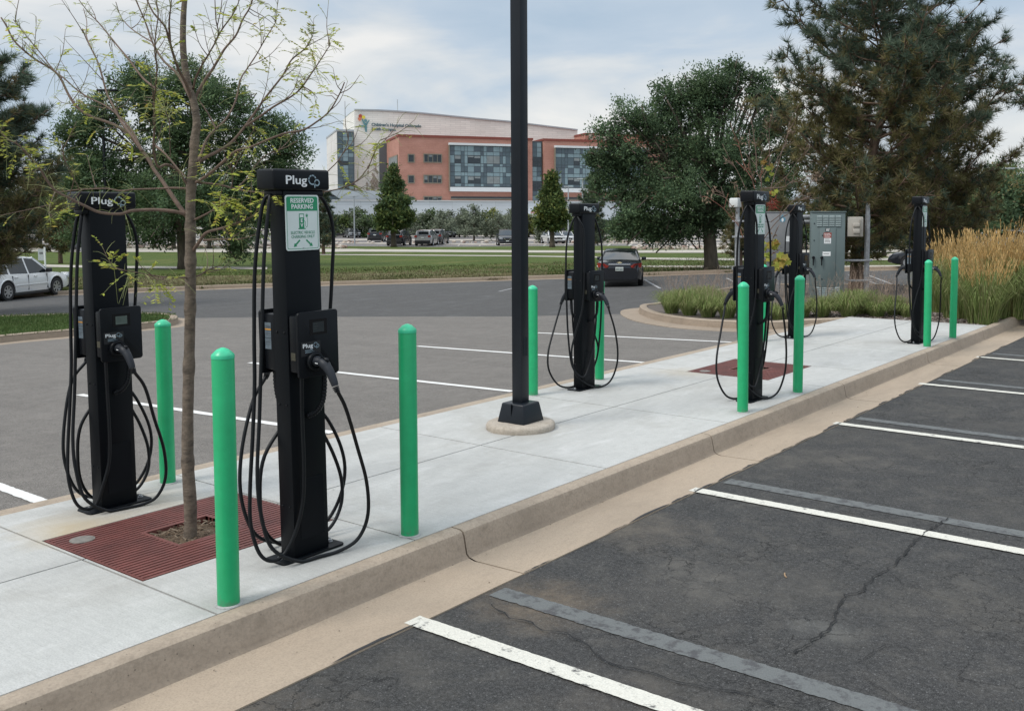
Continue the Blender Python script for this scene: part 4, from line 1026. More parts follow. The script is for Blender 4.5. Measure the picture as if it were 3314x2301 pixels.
    for x in (-wb/2-.02, wb/2-.02):
        for s in (-1, 1):
            y = s*(half(x)-.075)
            T = Matrix.Translation((x, y, r)) @ Matrix.Rotation(-s*pi/2, 4, 'X')
            wh = thing('wheel', None, None); wh.parent = t; wh.location = (0, 0, 0)
            mb = MB(); mb.lathe([(r*.62, -.11), (r*.93, -.11), (r, -.08), (r, .08), (r*.95, .105), (r*.68, .112), (r*.64, .09)], 26, mat=T, cap=False); mb.obj('tyre', tyrem, wh, smooth='auto')
            mb = MB(); mb.lathe([(r*.66, .085), (r*.66, .105), (r*.60, .105), (r*.58, .088), (.0, .084)], 26, mat=T, cap=False)
            if detail:
                for q in range(7):
                    a = 2*pi*q/7
                    mb.add([T @ Vector(p) for p in ((.03*cos(a+1.6), .03*sin(a+1.6), .10), (.03*cos(a-1.6), .03*sin(a-1.6), .10), (r*.62*cos(a-.17), r*.62*sin(a-.17), .106), (r*.62*cos(a+.17), r*.62*sin(a+.17), .106))], [(0, 1, 2, 3)], 0)
                mb.lathe([(.05, .085), (.05, .096), (0, .1)], 12, mat=T)
                mb.lathe([(r*.56, .0885), (.0, .0880)], 20, mat=T, m=1, cap=False)
                mb.obj('rim', [rimm, archm], wh, smooth=False)
            else: mb.obj('rim', rimm, wh, smooth='auto')
            # wheel opening
            mb = MB(); T2 = Matrix.Translation((x, s*(half(x)+.003), r+.02)) @ Matrix.Rotation(-s*pi/2, 4, 'X')
            vs = [T2 @ Vector((0, 0, 0))]; n = 20
            ra = r*1.17
            for i in range(n+1):
                a = pi*i/n; vs.append(T2 @ Vector((ra*cos(a)*1., -ra*sin(a)*(1), 0)))
            if (T2 @ Vector((0, -1, 0))).z < 0: vs = [vs[0]]+[T2 @ Vector((ra*cos(pi*i/n), ra*sin(pi*i/n), 0)) for i in range(n+1)]
            vs += [Vector((x-ra, s*(half(x)+.003), .2)), Vector((x+ra, s*(half(x)+.003), .2))]
            mb.add([vs[0]]+vs[1:n+2], [(0, i, i+1) for i in range(1, n+1)])
            mb.add([(x-ra, s*(half(x)+.003), .21), (x+ra, s*(half(x)+.003), .21), (x+ra, s*(half(x)+.003), r+.02), (x-ra, s*(half(x)+.003), r+.02)], [(0, 1, 2, 3)])
            mb.obj('wheel_arch', archm, t)
            if detail:
                arc = [Vector((x+(ra+.02)*cos(pi*i/14), s*(half(x)+.012), r+.02+(ra+.02)*sin(pi*i/14))) for i in range(15)]
                mb = MB(); mb.tube([Vector((arc[0].x, arc[0].y, .3))]+arc+[Vector((arc[-1].x, arc[-1].y, .3))], .028, 6); mb.obj('fender_flare', paint, t, smooth=True)
    xe = L/2
    # ends: lamps, plate, bumpers
    def endpatch(nm, x0, ys, zs, mat, bev=.01, depth=.05, par=None):
        mb = MB(); s = 1 if x0 > 0 else -1
        a, b2 = sorted((x0-s*depth, x0+s*.012)); mb.box(a, b2, ys[0], ys[1], zs[0], zs[1]); return mb.obj(nm, mat, par or t, bevel=bev)
    if style == 'sedan':
        for s in (-1, 1):
            mb = MB()
            poly = [(.44, .86), (.50, .79), (.88, .80), (.91, .98), (.62, .96)] if True else None
            pts = [(-xe-.02+(.16 if y > .8 else .02)*(y > .8), s*y*hw*1.08, z) for y, z in poly]
            mb.add(pts+[(p[0]+.12, p[1], p[2]) for p in pts], [(0, 1, 2, 3, 4)]+[(i, (i+1) % 5, (i+1) % 5+5, i+5) for i in range(5)])
            mb.obj('tail_lamp', redl, t)
        mb = MB(); mb.box(-xe-.03, -xe+.05, -.44*hw*1.1, .44*hw*1.1, .905, .945); mb.obj('chrome_strip', chrome, t, bevel=.008)
        mb = MB(); z = 1.0
        mb.add([(-xe+.012-.02, y, zz) for y, zz in ((-.10, z-.018), (-.04, z-.018), (-.04, z-.035), (.05, z-.035), (.06, z-.01), (.11, z-.01), (.10, z+.018), (.045, z+.018), (.045, z+.035), (-.05, z+.035), (-.055, z+.012), (-.11, z+.012))], [tuple(range(12))])
        mb.obj('brand_emblem', M('emblem_gold', (.75, .66, .42), .3, metal=.5), t)
        o = endpatch('number_plate', -xe-.012, (-.16, .16), (.66, .82), platem, .004, .02)
        mb = MB(); y = -.12
        for c in range(6):
            if c == 3: y += .02; 
            mb.box(-xe-.0265, -xe-.0255, y, y+.026, .70, .775); y += .042
        mb.obj('number', M('plate_ink', (.10, .14, .14), .5), o)
        endpatch('bumper_trim', -xe+.02, (-.86*hw, .86*hw), (.56, .575), trimm, .003, .05)
        endpatch('lower_valance', -xe+.05, (-.8*hw, .8*hw), (.22, .34), trimm, .01, .08)
        mb = MB(); mb.add([(-.95, -.01, 1.45), (-.95, .01, 1.45), (-.80, 0, 1.50), (-.97, 0, 1.53)], [(0, 1, 3), (0, 2, 1), (0, 3, 2), (1, 2, 3)]); mb.obj('aerial_fin', trimm, t)
    elif face == 'rear':
        for s in (-1, 1): endpatch('tail_lamp', -xe-.005, tuple(sorted((s*.62*hw, s*.93*hw))), (.92, 1.08), redl, .01, .14)
        endpatch('number_plate', -xe-.012, (-.16, .16), (.80, .93), platem, .004, .02)
        endpatch('rear_bumper', -xe-.03, (-.88*hw, .88*hw), (.36, .60), lower or trimm, .03, .1)
        endpatch('lower_valance', -xe+.0, (-.8*hw, .8*hw), (.20, .36), trimm, .01, .1)
        mb = MB(); mb.box(-xe+.02, -xe+.30, -.60*hw, .60*hw, H-.06, H-.03); mb.obj('roof_spoiler', paint, t, bevel=.01)
    if face == 'front':
        for s in (-1, 1): endpatch('headlight', xe-.02, tuple(sorted((s*.55*hw, s*.90*hw))), (.72, .84), headl, .01, .16)
        endpatch('grille', xe-.01, (-.50*hw, .50*hw), (.52, .80), trimm, .01, .08)
        for s in (-1, 1):
            mb = MB(); mb.add([(xe+.012, s*y, z) for y, z in ((.10, .60), (.16, .60), (.42, .80), (.34, .80))], [(0, 1, 2, 3)]); mb.obj('grille_bar', chrome, t)
        endpatch('front_bumper', xe-.0, (-.84*hw, .84*hw), (.24, .45), lower or trimm, .03, .1)
        endpatch('number_plate', xe+.012, (-.15, .15), (.46, .56), platem, .004, .02)
    for s in (-1, 1):
        mb = MB(); x = gh1-.25; mb.box(x-.06, x+.06, min(s*hw*.95, s*(hw+.16)), max(s*hw*.95, s*(hw+.16)), S['gh'][-1][1]-.02, S['gh'][-1][1]+.13); mb.obj('mirror', trimm if detail else paint, t, bevel=.03)
    if detail:
        for s in (-1, 1):
            for x in (-.95, .1): mb = MB(); mb.box(x, x+.18, min(s*hw*.97, s*(hw+.015)), max(s*hw*.97, s*(hw+.015)), .80, .83); mb.obj('door_handle', paint, t, bevel=.006)
            mb = MB()
            for x in (-.22, .82, -1.05): mb.box(x, x+.009, min(s*hw*.97, s*(hw*1.0+.0015)), max(s*hw*.97, s*(hw*1.0+.0015)), .33, .88)
            mb.obj('door_gap', archm, t)
            mb = MB(); mb.box(-.95, .85, min(s*hw, s*(hw+.018)), max(s*hw, s*(hw+.018)), .50, .55); mb.obj('side_moulding', paint, t, bevel=.006)
            mb = MB(); mb.box(-1.0, .95, min(s*hw*.9, s*(hw-.01)), max(s*hw*.9, s*(hw-.01)), .16, .26); mb.obj('sill', trimm, t, bevel=.01)
        for s in (-1, 1): endpatch('headlight', xe-.10, tuple(sorted((s*.60*hw, s*.95*hw))), (.62, .76), headl, .02, .22)
        for s in (-1, 1):
            mb = MB(); mb.tube(crom([(-1.7, s*.60, 1.52), (-1.6, s*.60, 1.60), (0, s*.60, 1.61), (.2, s*.6, 1.54)], 5), .015, 6); mb.obj('roof_rail', trimm, t, smooth=True)
    return t
# silver wagon on the left
a, b2 = G(18.4, 678), G(115.8, 661)
d = (b2-a); s_ = .92; vd = ((a+b2)/2).xy; hd_ = atan2(vd.y, vd.x)-radians(36)
mid = (a+b2)/2; nl = Vector((-sin(hd_), cos(hd_), 0))      # left of heading = away from viewer
ctr = mid+nl*(.79*s_)
make_car('parked_car', 'silver station wagon parked at the left under the pine branches, seen from its right side', 'car', 'wagon', carpaint('silver_paint', (.68, .69, .69), .12), (ctr.x, ctr.y, mid.z), hd_, s_, 'front', detail=True)
# black sedan
p = G(1391, 644); dd = fwd(p); s_ = 99/2170*dd/1.80
hd_ = atan2(p.y, p.x)-radians(1.5); c_ = p+Vector((cos(hd_), sin(hd_), 0))*(2.2*s_)
make_car('parked_car', 'black sedan with a chrome strip and gold emblem, parked nose-in behind the charging post', 'car', 'sedan', carpaint('black_paint', (.010, .012, .017), .2), (c_.x, c_.y, p.z), hd_, s_, 'rear')
# distant cars
far = [(846, 544, 36, 'suv', 'rear', 'dark_blue_paint', (.02, .022, .03), -6, 'dark suv with red tail lamps just left of the left pyramidal tree'),
       (897, 553, 41, 'suv', 'rear', 'black_paint', None, -14, 'black suv parked right behind the trunk of the left pyramidal tree'),
       (959, 553, 42, 'suv', 'rear', 'silver_grey_paint', (.33, .33, .33), -12, 'silver suv seen from behind in the far car park, right of the left pyramidal tree'),
       (983, 550, 40, 'suv', 'rear', 'charcoal_paint', (.05, .05, .055), -12, 'dark car mostly hidden on the right flank of the silver suv'),
       (1003, 534, 27, 'suv', 'front', 'black_paint', None, 12, 'dark suv facing the viewer behind the small trees, right of the silver suv'),
       (791, 535, 22, 'sedan', 'front', 'grey_paint', (.12, .13, .14), 10, 'grey sedan in the shade of the small trees, leftmost of the far row'),
       (1136, 552, 36, 'suv', 'front', 'black_paint', None, 4, 'black suv facing the viewer, chrome grille, just left of the lamp pole'),
       (1190, 527, 17, 'suv', 'rear', 'pale_silver_paint', (.5, .5, .5), 0, 'small pale silver suv far off, just right of the lamp pole'),
       (1241, 549, 32, 'wagon', 'front', 'white_paint', (.68, .68, .66), 16, 'white wagon facing the viewer behind the trunk of the right pyramidal tree'),
       (168, 566, 27, 'sedan', 'front', 'charcoal_paint', None, 60, 'dark car at the left edge of the rocks, behind the left charging post'),
       (118, 540, 20, 'suv', 'rear', 'black_paint', None, 50, 'small dark car under the trees at the far left'),
       (14, 538, 26, 'suv', 'rear', 'slate_blue_paint', (.06, .09, .11), 70, 'slate blue car far off behind the left pine'),
       (2108, 607, 62, 'sedan', 'rear', 'black_paint', None, 78, 'black car hidden behind the farthest signed charging post, only a wheel showing'),
       (2262, 560, 32, 'suv', 'rear', 'white_paint', None, 60, 'white car glimpsed through the branches at the far right'),
       (1272, 546, 26, 'suv', 'front', 'pale_silver_paint', None, 10, 'pale car partly hidden behind the third charging post')]
for px, py, hp, sty, fc, pn, pc, tw, lab in far:
    p = G(px, py); dd = fwd(p); s_ = hp*dd/2170/STY[sty]['H']; s_ = min(1.15, max(.75, s_))
    h = atan2(p.y, p.x)+radians(tw)+(pi if fc == 'front' else 0)
    if pc and ('car_'+pn) not in MATS: pass
    m = MATS[pn] if pn in MATS else carpaint(pn, pc)
    mid = p+Vector((cos(atan2(p.y, p.x)), sin(atan2(p.y, p.x)), 0))*(2.2*s_ if abs(tw) < 40 else .9*s_)
    make_car('parked_car', lab, 'car', sty, m, (mid.x, mid.y, zt(mid.x)+.02), h, s_, fc)

# ------------------------------------------------------------------ hospital building
def cam2w(r, f): return Vector((r*cos(YAW)-f*sin(YAW), r*sin(YAW)+f*cos(YAW), 0))
D0 = 190.0; rx0 = (898.6-CX)/F*D0
O = cam2w(rx0, D0); ba = YAW+atan2(.347, .938)
bld = thing('hospital_building', 'large hospital of red brick, glass curtain walls and white panels beyond the car park', 'building', (O.x, O.y, 0), ba)
R3 = Matrix.Rotation(-ba, 3, 'Z')
def bl(px, py, y):
    r, fy = ray(px, py); o = R3 @ (Vector((0, 0, HC))-Vector((O.x, O.y, 0))); q = R3 @ r
    t_ = (y-o.y)/q.y; return o+q*t_
def blx(px, py, x):
    r, fy = ray(px, py); o = R3 @ (Vector((0, 0, HC))-Vector((O.x, O.y, 0))); q = R3 @ r
    t_ = (x-o.x)/q.x; return o+q*t_
ZB = -2.2
def brickmat():
    m, nt, b = nodes('red_brick'); v = objco(nt)
    n = noise(nt, .35, 6, .65, objco(nt, (1, 1, 2.2))); n2 = noise(nt, 3, 5, .7, objco(nt, (1, 1, 4)))
    c = ramp(nt, n.outputs[0], [(.3, (.36, .175, .13)), (.55, (.42, .21, .16)), (.75, (.47, .245, .19))])  # brick tones lightened to imitate distance haze
    c = mixc(nt, 1., c, ramp(nt, n2.outputs[0], [(.3, .82), (.7, 1.15)]), 'MULTIPLY')
    w_ = N(nt, 'ShaderNodeTexWave', wave_type='BANDS', bands_direction='Z'); w_.inputs['Scale'].default_value = .9; nt.links.new(v, w_.inputs[0])
    c = mixc(nt, ramp(nt, w_.outputs['Fac'], [(.0, .25), (.12, 0.)]), c, (.22, .08, .055))
    nt.links.new(c, b.inputs['Base Color']); b.inputs['Roughness'].default_value = .9; return m
def panelmat(name, col, bw, bh, mortar=.03, dark=.6, off=.5, vary=.06):
    m, nt, b = nodes(name); tcx = N(nt, 'ShaderNodeTexCoord'); sp_ = N(nt, 'ShaderNodeSeparateXYZ'); cb = N(nt, 'ShaderNodeCombineXYZ')
    nt.links.new(tcx.outputs['Object'], sp_.inputs[0])
    ad = N(nt, 'ShaderNodeMath', operation='ADD'); nt.links.new(sp_.outputs['X'], ad.inputs[0]); nt.links.new(sp_.outputs['Y'], ad.inputs[1])
    nt.links.new(ad.outputs[0], cb.inputs['X']); nt.links.new(sp_.outputs['Z'], cb.inputs['Y'])
    br = N(nt, 'ShaderNodeTexBrick', offset=off); nt.links.new(cb.outputs[0], br.inputs['Vector'])
    br.inputs['Scale'].default_value = 1; br.inputs['Brick Width'].default_value = bw; br.inputs['Row Height'].default_value = bh
    br.inputs['Mortar Size'].default_value = mortar; br.inputs['Color1'].default_value = (*[c*(1-vary) for c in col], 1); br.inputs['Color2'].default_value = (*[min(1, c*(1+vary)) for c in col], 1)
    br.inputs['Mortar'].default_value = (*[c*dark for c in col], 1)
    n = noise(nt, .12, 5, .6, tcx.outputs['Object'])
    c = mixc(nt, 1., br.outputs[0], ramp(nt, n.outputs[0], [(.3, .88), (.7, 1.08)]), 'MULTIPLY')
    nt.links.new(c, b.inputs['Base Color']); b.inputs['Roughness'].default_value = .5; return m
brick = brickmat()
wpan = panelmat('cream_metal_tiles', (.80, .77, .70), 2.2, .42, .05, .84)
podm = panelmat('podium_panels', (.60, .64, .67), 4.2, 1.9, .04, .78, 0, .03)
creamp = panelmat('cream_side_panels', (.66, .64, .6), 2.5, 2.2, .04, .75, 0)
greyroof = M('grey_metal_roof', (.36, .39, .41), .5, var=.08, scale=.2)
frm = M('bronze_frame', (.19, .17, .13), .5); cap_ = M('coping_red', (.20, .045, .03), .6)
whitep = M('white_band', (.62, .63, .63), .5, var=.04)
gl_d = M('glass_dark', (.022, .028, .032), .08, var=.3, scale=.6, spec=.7)
gl_m = M('glass_mid', (.075, .105, .12), .12, var=.15, scale=.4, spec=.6)
gl_l = M('glass_pale', (.19, .26, .28), .15, var=.10, scale=.4, spec=.6)
gl_s = M('spandrel_slate', (.075, .10, .12), .3, var=.1, scale=.4)
gl_b = M('blind_grey', (.20, .22, .22), .5, var=.15, scale=.8)
mull = M('mullion', (.045, .06, .07), .4)
xL = bl(1195, 315, 0).x; xM = bl(1221, 316, 0).x; zT1 = bl(898.6, 307.1, 0).z; zT2 = bl(1221, 316.2, 0).z; zLk = bl(1208, 317.8, .8).z
mb = MB(); mb.box(0, xL, 0, 24, ZB, zT1); mb.obj('brick_wall', brick, bld)
mb = MB(); mb.box(-.15, xL+.15, -.15, 24.1, zT1, zT1+.45); mb.obj('coping', cap_, bld)
mb = MB(); xE = bl(1500, 316, 0).x; mb.box(xM, xE, 0, 24, ZB, zT2); mb.obj('brick_wall', brick, bld)
mb = MB(); mb.box(xM-.15, xE+.1, -.15, 24.1, zT2, zT2+.45); mb.obj('coping', cap_, bld)
q = bl(1313.7, 302.8, 9); mb = MB(); mb.box(q.x, q.x+28, 9, 22, zT2+.46, q.z); mb.obj('penthouse', brick, bld); 
q2 = bl(1332, 311, 9)
ph = MB(); ph.box(q.x-.1, q.x+28.1, 8.9, 22.1, q.z, q.z+.4); ph.obj('coping', cap_, bld)
for pxw in (1322, 1337, 1352):
    w_ = bl(pxw, 312, 8.95); mb = MB(); mb.box(w_.x, w_.x+.9, 8.9, 8.99, w_.z-1, w_.z+1.0); mb.obj('window', M('pale_vent', (.4, .36, .3), .6), bld)
# curtain walls
rowz = [583, 650, 700, 800, 835, 910, 958, 1052, 1088]
cols = [1553, 1610, 1690, 1733, 1773, 1852, 1933, 1970, 2010, 2090, 2170, 2207, 2245]
def yD(z): return (320+z/3.832)/1.4415
def xD(z): return (1050+z/3.832)/1.4415
def curtain(nm, x0, x1, pat_x, mirror_seed, yoff=-.5):
    "x0..x1 local; pat_x relative column widths"
    top = bl(1008, yD(583), 0).z; bot = bl(1008, yD(1088), 0).z
    cw = MB(); cw.box(x0, x1, yoff, -.01, bot-.1, top+.1); base = cw.obj('curtain_wall', mull, bld)
    rz_ = [bl(1008, yD(z), 0).z for z in rowz]
    random.seed(mirror_seed)
    mb = MB(); x = x0+.08; ci = 0
    while x < x1-.3:
        wdt = pat_x[ci % len(pat_x)]; xe_ = min(x+wdt, x1-.06)
        nar = wdt < 1.3
        for r_ in range(8):
            za, zb = rz_[r_+1]+.05, rz_[r_]-.05
            if r_ in (2, 6): m = random.choice((0, 0, 4, 1)) if not nar else random.choice((1, 2))
            elif r_ in (0, 4): m = (3 if ci % 5 in (0, 3) else 2) if not nar else random.choice((1, 2, 3))
            elif r_ in (1, 5): m = 2 if not nar else random.choice((2, 3, 1))
            else: m = random.choice((2, 3, 1))
            mb.box(x, xe_-.07, yoff-.04, yoff-.001, za, zb, m)
            if r_ in (2, 6) and m == 0: # blind behind the upper half
                hh = random.uniform(.2, .6); mb.box(x+.05, xe_-.12, yoff-.045, yoff-.04, zb-(zb-za)*hh, zb-.05, 4)
        x = xe_; ci += 1
    mb.obj('pane', [gl_d, gl_m, gl_l, gl_s, gl_b], base)
    mb = MB(); mb.box(x0-.15, x1+.15, yoff-.5, -.01, top+.12, top+.55); mb.obj('sun_shade', whitep, bld)
    mb = MB(); mb.box(x0, x1+.1, yoff-.35, -.01, bot-.98, bot-.12); mb.obj('panel_band', whitep, bld)
    mb = MB(); mb.box(x0-.12, x0, yoff-.3, -.01, bot-.95, top+.12); mb.obj('edge_frame', frm, bld)
    za, zb = bl(1008, yD(1234), 0).z, bl(1008, yD(1212), 0).z
    mb = MB(); mb.box(x0+.3, x1, -.10, -.01, za, zb); mb.obj('strip_window', gl_d, bld)
    mb = MB(); mb.box(x0+.25, x1+.05, -.14, -.01, za-.25, za-.002); mb.obj('sill', frm, bld)
sc1 = bl(xD(1610), 350, 0).x-bl(xD(1553), 350, 0).x
pat = [(bl(xD(b2), 350, 0).x-bl(xD(a), 350, 0).x) for a, b2 in zip(cols[:-1], cols[1:])]
curtain('a', bl(1008.1, 350, 0).x, bl(1181, 350, 0).x-.5, pat, 5)
curtain('b', bl(1245, 350, 0).x, xE-5, pat[1:]+pat[:1], 9)
# glass link
mb = MB(); mb.box(xL+.16, xM-.16, .8, 10, ZB, zLk); lk = mb.obj('glass_link', mull, bld)
mb = MB(); random.seed(4); nr = 13
for c in range(2):
    for r_ in range(nr):
        xa = xL+.25+(xM-xL-.5)*c/2; xb = xa+(xM-xL-.5)/2-.1; za = 4+(zLk-4.2)*r_/nr; zb = za+(zLk-4.2)/nr-.1
        mb.box(xa, xb, .74, .799, za, zb, 0 if r_ in (9, 8, 4, 3) else random.choice((1, 2, 2)))
mb.obj('pane', [gl_d, gl_m, gl_l], lk)
# punched windows
def window(px0, py0, px1, py1, nm=3, y=0.):
    a = bl(px0, py1, y); c = bl(px1, py0, y); x0, x1, z0, z1 = a.x, c.x, a.z, c.z
    mb = MB(); fw = .16
    for bx_ in ((x0, x1, z1-fw, z1), (x0, x1, z0, z0+fw), (x0, x0+fw, z0+fw, z1-fw), (x1-fw, x1, z0+fw, z1-fw)): mb.box(bx_[0], bx_[1], y-.18, y-.002, bx_[2], bx_[3])
    for k in range(1, nm): xx = x0+(x1-x0)*k/nm; mb.box(xx-.05, xx+.05, y-.12, y-.002, z0+fw, z1-fw)
    w_ = mb.obj('window', frm, bld)
    mb = MB(); mb.box(x0+fw, x1-fw, y-.05, y-.003, z0+fw, z1-fw, 0)
    for k in range(nm):
        if random.random() < .6:
            xa = x0+(x1-x0)*k/nm+fw*.8; xb = x0+(x1-x0)*(k+1)/nm-fw*.8; hh = random.uniform(.25, .8)
            mb.box(xa, xb, y-.06, y-.051, z1-fw-(z1-z0-2*fw)*hh, z1-fw-.03, 1)
    mb.obj('pane', [gl_d, gl_b], w_)
random.seed(2)
for z0_, z1_ in ((687, 793), (947, 1050), (1210, 1276)):
    window(xD(1033), yD(z0_), xD(1116), yD(z1_), 1); window(xD(1228), yD(z0_), xD(1456), yD(z1_), 4)
# left brick flank
sd_ = blx(861.5, 319.7, 0)
for z0_, z1_ in ((695, 800),):
    a = blx(xD(805), yD(z1_), 0); c = blx(xD(912), yD(z0_), 0)
    mb = MB(); mb.box(-.15, -.002, min(a.y, c.y), max(a.y, c.y), c.z-2.9, c.z); w_ = mb.obj('window', frm, bld)
    mb = MB(); mb.box(-.18, -.151, min(a.y, c.y)+.4, max(a.y, c.y)-.4, c.z-2.65, c.z-.25); mb.obj('pane', gl_b, w_)
# white volume
yw = 16.; wx0 = bl(795.4, 300, yw).x; wx1 = bl(1296.5, 300, yw).x
tops = [(795.4, 248.2), (850, 249.3), (898.5, 251.9), (950, 256), (999.9, 261), (1060, 267), (1143, 274.5), (1220, 284), (1296.5, 293.3)]
tp = [(bl(a, b2, yw).x, bl(a, b2, yw).z) for a, b2 in tops]
zlow = bl(795, 431, yw).z
mb = MB(); ydeep = blx(769.5, 262, wx0).y
poly = [(wx0, zlow)]+[(wx1, zlow)]+tp[::-1]
mb.prism(poly, yw, max(yw+8, min(ydeep, yw+30)), lambda a, b2, h: (a, h, b2)); wv = mb.obj('white_wing', wpan, bld)
mb = MB(); pts = [(a, b2+.12) for a, b2 in tp]
for (a, b2), (c, d) in zip(pts[:-1], pts[1:]):
    mb.add([(a, yw-.25, b2-.15), (c, yw-.25, d-.15), (c, yw-.25, d+.15), (a, yw-.25, b2+.15), (a, yw+1, b2+.15), (c, yw+1, d+.15)], [(0, 1, 2, 3), (3, 2, 5, 4)])
mb.obj('roof_edge', greyroof, wv)
# raised tile shingles low on the white wall
mb = MB(); random.seed(8)
xa = bl(820, 380, yw).x; xb = bl(851, 380, yw).x; za = bl(830, 430, yw).z; zb = bl(830, 375, yw).z
r_ = 0; z = za
while z < zb:
    x = xa+(.3 if r_ % 2 else 0)
    while x < xb-.6:
        f = 1-(z-za)/(zb-za)
        if random.random() < .3+.9*f*(1-abs((x-xa)/(xb-xa)-.35)):
            mb.add([(x, yw-.02, z+.5), (x+.3, yw-.02-.45*f, z), (x+.6, yw-.02, z+.5), (x+.3, yw-.02, z+1.0)], [(0, 1, 2), (0, 2, 3)], random.choice((0, 0, 1)))
        x += .62
    z += .5; r_ += 1
mb.obj('shingle', [M('shingle_tan', (.34, .29, .23), .5), M('shingle_white', (.62, .6, .56), .4)], wv)
rec = bl(851.5, 340, yw-.4); rec2 = bl(861.5, 340, yw-.4)
mb = MB(); mb.box(rec.x, rec2.x+1, yw-.5, yw-.01, zlow, bl(855, 322, yw-.4).z); mb.obj('recess', M('recess_grey', (.10, .11, .115), .6), wv)
for i in range(2):
    p = bl(892.5, 249 if i == 0 else 251, yw+3)
    if i == 0:
        zt_ = bl(894.5, 224, yw+3).z; mb = MB(); mb.tube([(p.x, yw+3, p.z-.5), (p.x, yw+3, zt_)], .10, 6); mb.obj('antenna', greyroof, bld)
p = bl(768, 260, yw+9)
# lettering and emblem
tealL = M('teal_letters', (.03, .095, .125), .4, var=.03); tealM_ = M('teal_figure', (.12, .26, .28), .4, var=.05)
yl = yw-.25
mb = MB()
p0 = bl(xD(583), yD(345), yl); p1 = bl(xD(1200), yD(352), yl)
vs, fs = textdata("Children's Hospital Colorado", 1., .035, .0005, 'LEFT'); wtx = max(v.x for v in vs); k = (p1.x-p0.x)/wtx
for s_, pz, sz in (("Children's Hospital Colorado", yD(338), k), ("South Campus", yD(391), k*.98)):
    z_ = bl(xD(583), pz, yl).z
    addtext(mb, s_, 1., lambda a, b, c, z_=z_, sz=sz: (p0.x+a*sz, yl-c*40, z_+b*sz*.98), bold=.035, align='LEFT')
mb.obj('building_lettering', tealL, bld)
def bp2(x, y): q = bl(xD(x), yD(y), yl); return (q.x, q.z)
def limb(mb, pts, rads, m):
    P_ = [Vector(bp2(*p)) for p in pts]; n = len(P_)
    L_ = []; R_ = []
    u = (bp2(100, 0)[0]-bp2(0, 0)[0])/100
    for i, p in enumerate(P_):
        t_ = (P_[min(i+1, n-1)]-P_[max(0, i-1)]).normalized(); nn = Vector((-t_.y, t_.x))*rads[i]*u
        L_.append(p+nn); R_.append(p-nn)
    poly = L_+R_[::-1]
    mb.add([(p.x, yl-.02, p.y) for p in poly], [(i, i+1, 2*n-2-i, 2*n-1-i) for i in range(n-1)], m)
def disc(mb, c, r, m, off=.02):
    u = (bp2(100, 0)[0]-bp2(0, 0)[0])/100; c = bp2(*c); n = 22
    mb.add([(c[0]+r*u*cos(2*pi*i/n), yl-off, c[1]+r*u*sin(2*pi*i/n)) for i in range(n)], [tuple(range(n-1, -1, -1))], m)
mb = MB()
limb(mb, [(466, 252), (484, 290), (505, 320), (512, 355), (515, 385), (517, 415)], [7, 10, 17, 18, 13, 8], 0)
limb(mb, [(556, 266), (535, 295), (515, 325)], [7, 9, 14], 0)
limb(mb, [(430, 328), (450, 338), (480, 342), (508, 345)], [6, 10, 12, 16], 0)
disc(mb, (511, 272), 19, 0, .03)
disc(mb, (447, 217), 25, 1); disc(mb, (438, 252), 23, 2, .04); disc(mb, (484, 230), 22, 3, .06)
mb.obj('emblem', [tealM_, M('balloon_red', (.42, .07, .035), .5), M('balloon_orange', (.60, .20, .10), .5), M('balloon_yellow', (.70, .60, .06), .5)], bld)
# glass stair tower at the left
yt = 13.; gx0 = bl(756.5, 350, yt).x; gx1 = bl(796, 350, yt).x; gzt = bl(756.5, 294.4, yt).z; gzb = bl(757, 428.4, yt).z
yb_ = blx(732.9, 304.4, gx0).y
mb = MB(); mb.box(gx0, gx1, yt, max(yt+4, min(yb_, yt+30)), gzb, gzt); tw = mb.obj('stair_tower', creamp, bld)
mb = MB(); mb.box(gx0-.1, gx1, yt-.2, max(yt+4, min(yb_, yt+30))+.1, gzt, gzt+.35); mb.obj('coping', greyroof, tw)
mb = MB(); mb.box(gx0+.1, gx1-.1, yt-.1, yt-.005, gzb+.2, gzt-.15); fr = mb.obj('curtain_wall', mull, bld)
mb = MB(); random.seed(6)
nc, nr = 3, 14
for c in range(nc):
    for r_ in range(nr):
        xa = gx0+.15+(gx1-gx0-.3)*c/nc; xb = xa+(gx1-gx0-.3)/nc-.1; za = gzb+.25+(gzt-gzb-.5)*r_/nr; zb2 = za+(gzt-gzb-.5)/nr-.08
        mb.box(xa, xb, yt-.16, yt-.101, za, zb2, 0 if (r_ in (1, 6) and random.random() < .8) else random.choice((1, 1, 2)))
mb.obj('pane', [gl_d, gl_m, gl_l], fr)
# low curved roof, undercroft, podium wall
mb = MB(); yr = 1.
def rp(px, py): q = bl(px, py, yr); return (q.x, q.z)
poly = [rp(905, 452), rp(770, 452), rp(762, 446), rp(750, 438), rp(738, 433), rp(722, 430), rp(700, 429), rp(700, 425), rp(905, 431)]
mb.prism(poly, yr, yr+14, lambda a, b2, h: (a, h, b2)); mb.obj('canopy_roof', greyroof, bld)
mb = MB(); a = rp(770, 451.8); b2 = rp(905, 447)
mb.box(a[0], b2[0], yr-.3, yr-.01, a[1]-.1, b2[1]-.2); mb.obj('fascia', M('soffit_brown', (.13, .10, .085), .6), bld)
mb = MB(); a = rp(700, 452); b2 = rp(768, 434); mb.box(a[0], b2[0], yr+.5, yr+8, ZB, b2[1]-.6); mb.obj('lobby_glass', gl_m, bld)
yp = -12.
a = bl(690, 452, yp); b2 = bl(1500, 452, yp); zpt = bl(1008, 452.5, yp).z
mb = MB(); mb.box(a.x, b2.x, yp, -.3, ZB+3.2, zpt); pd = mb.obj('podium_wall', podm, bld)
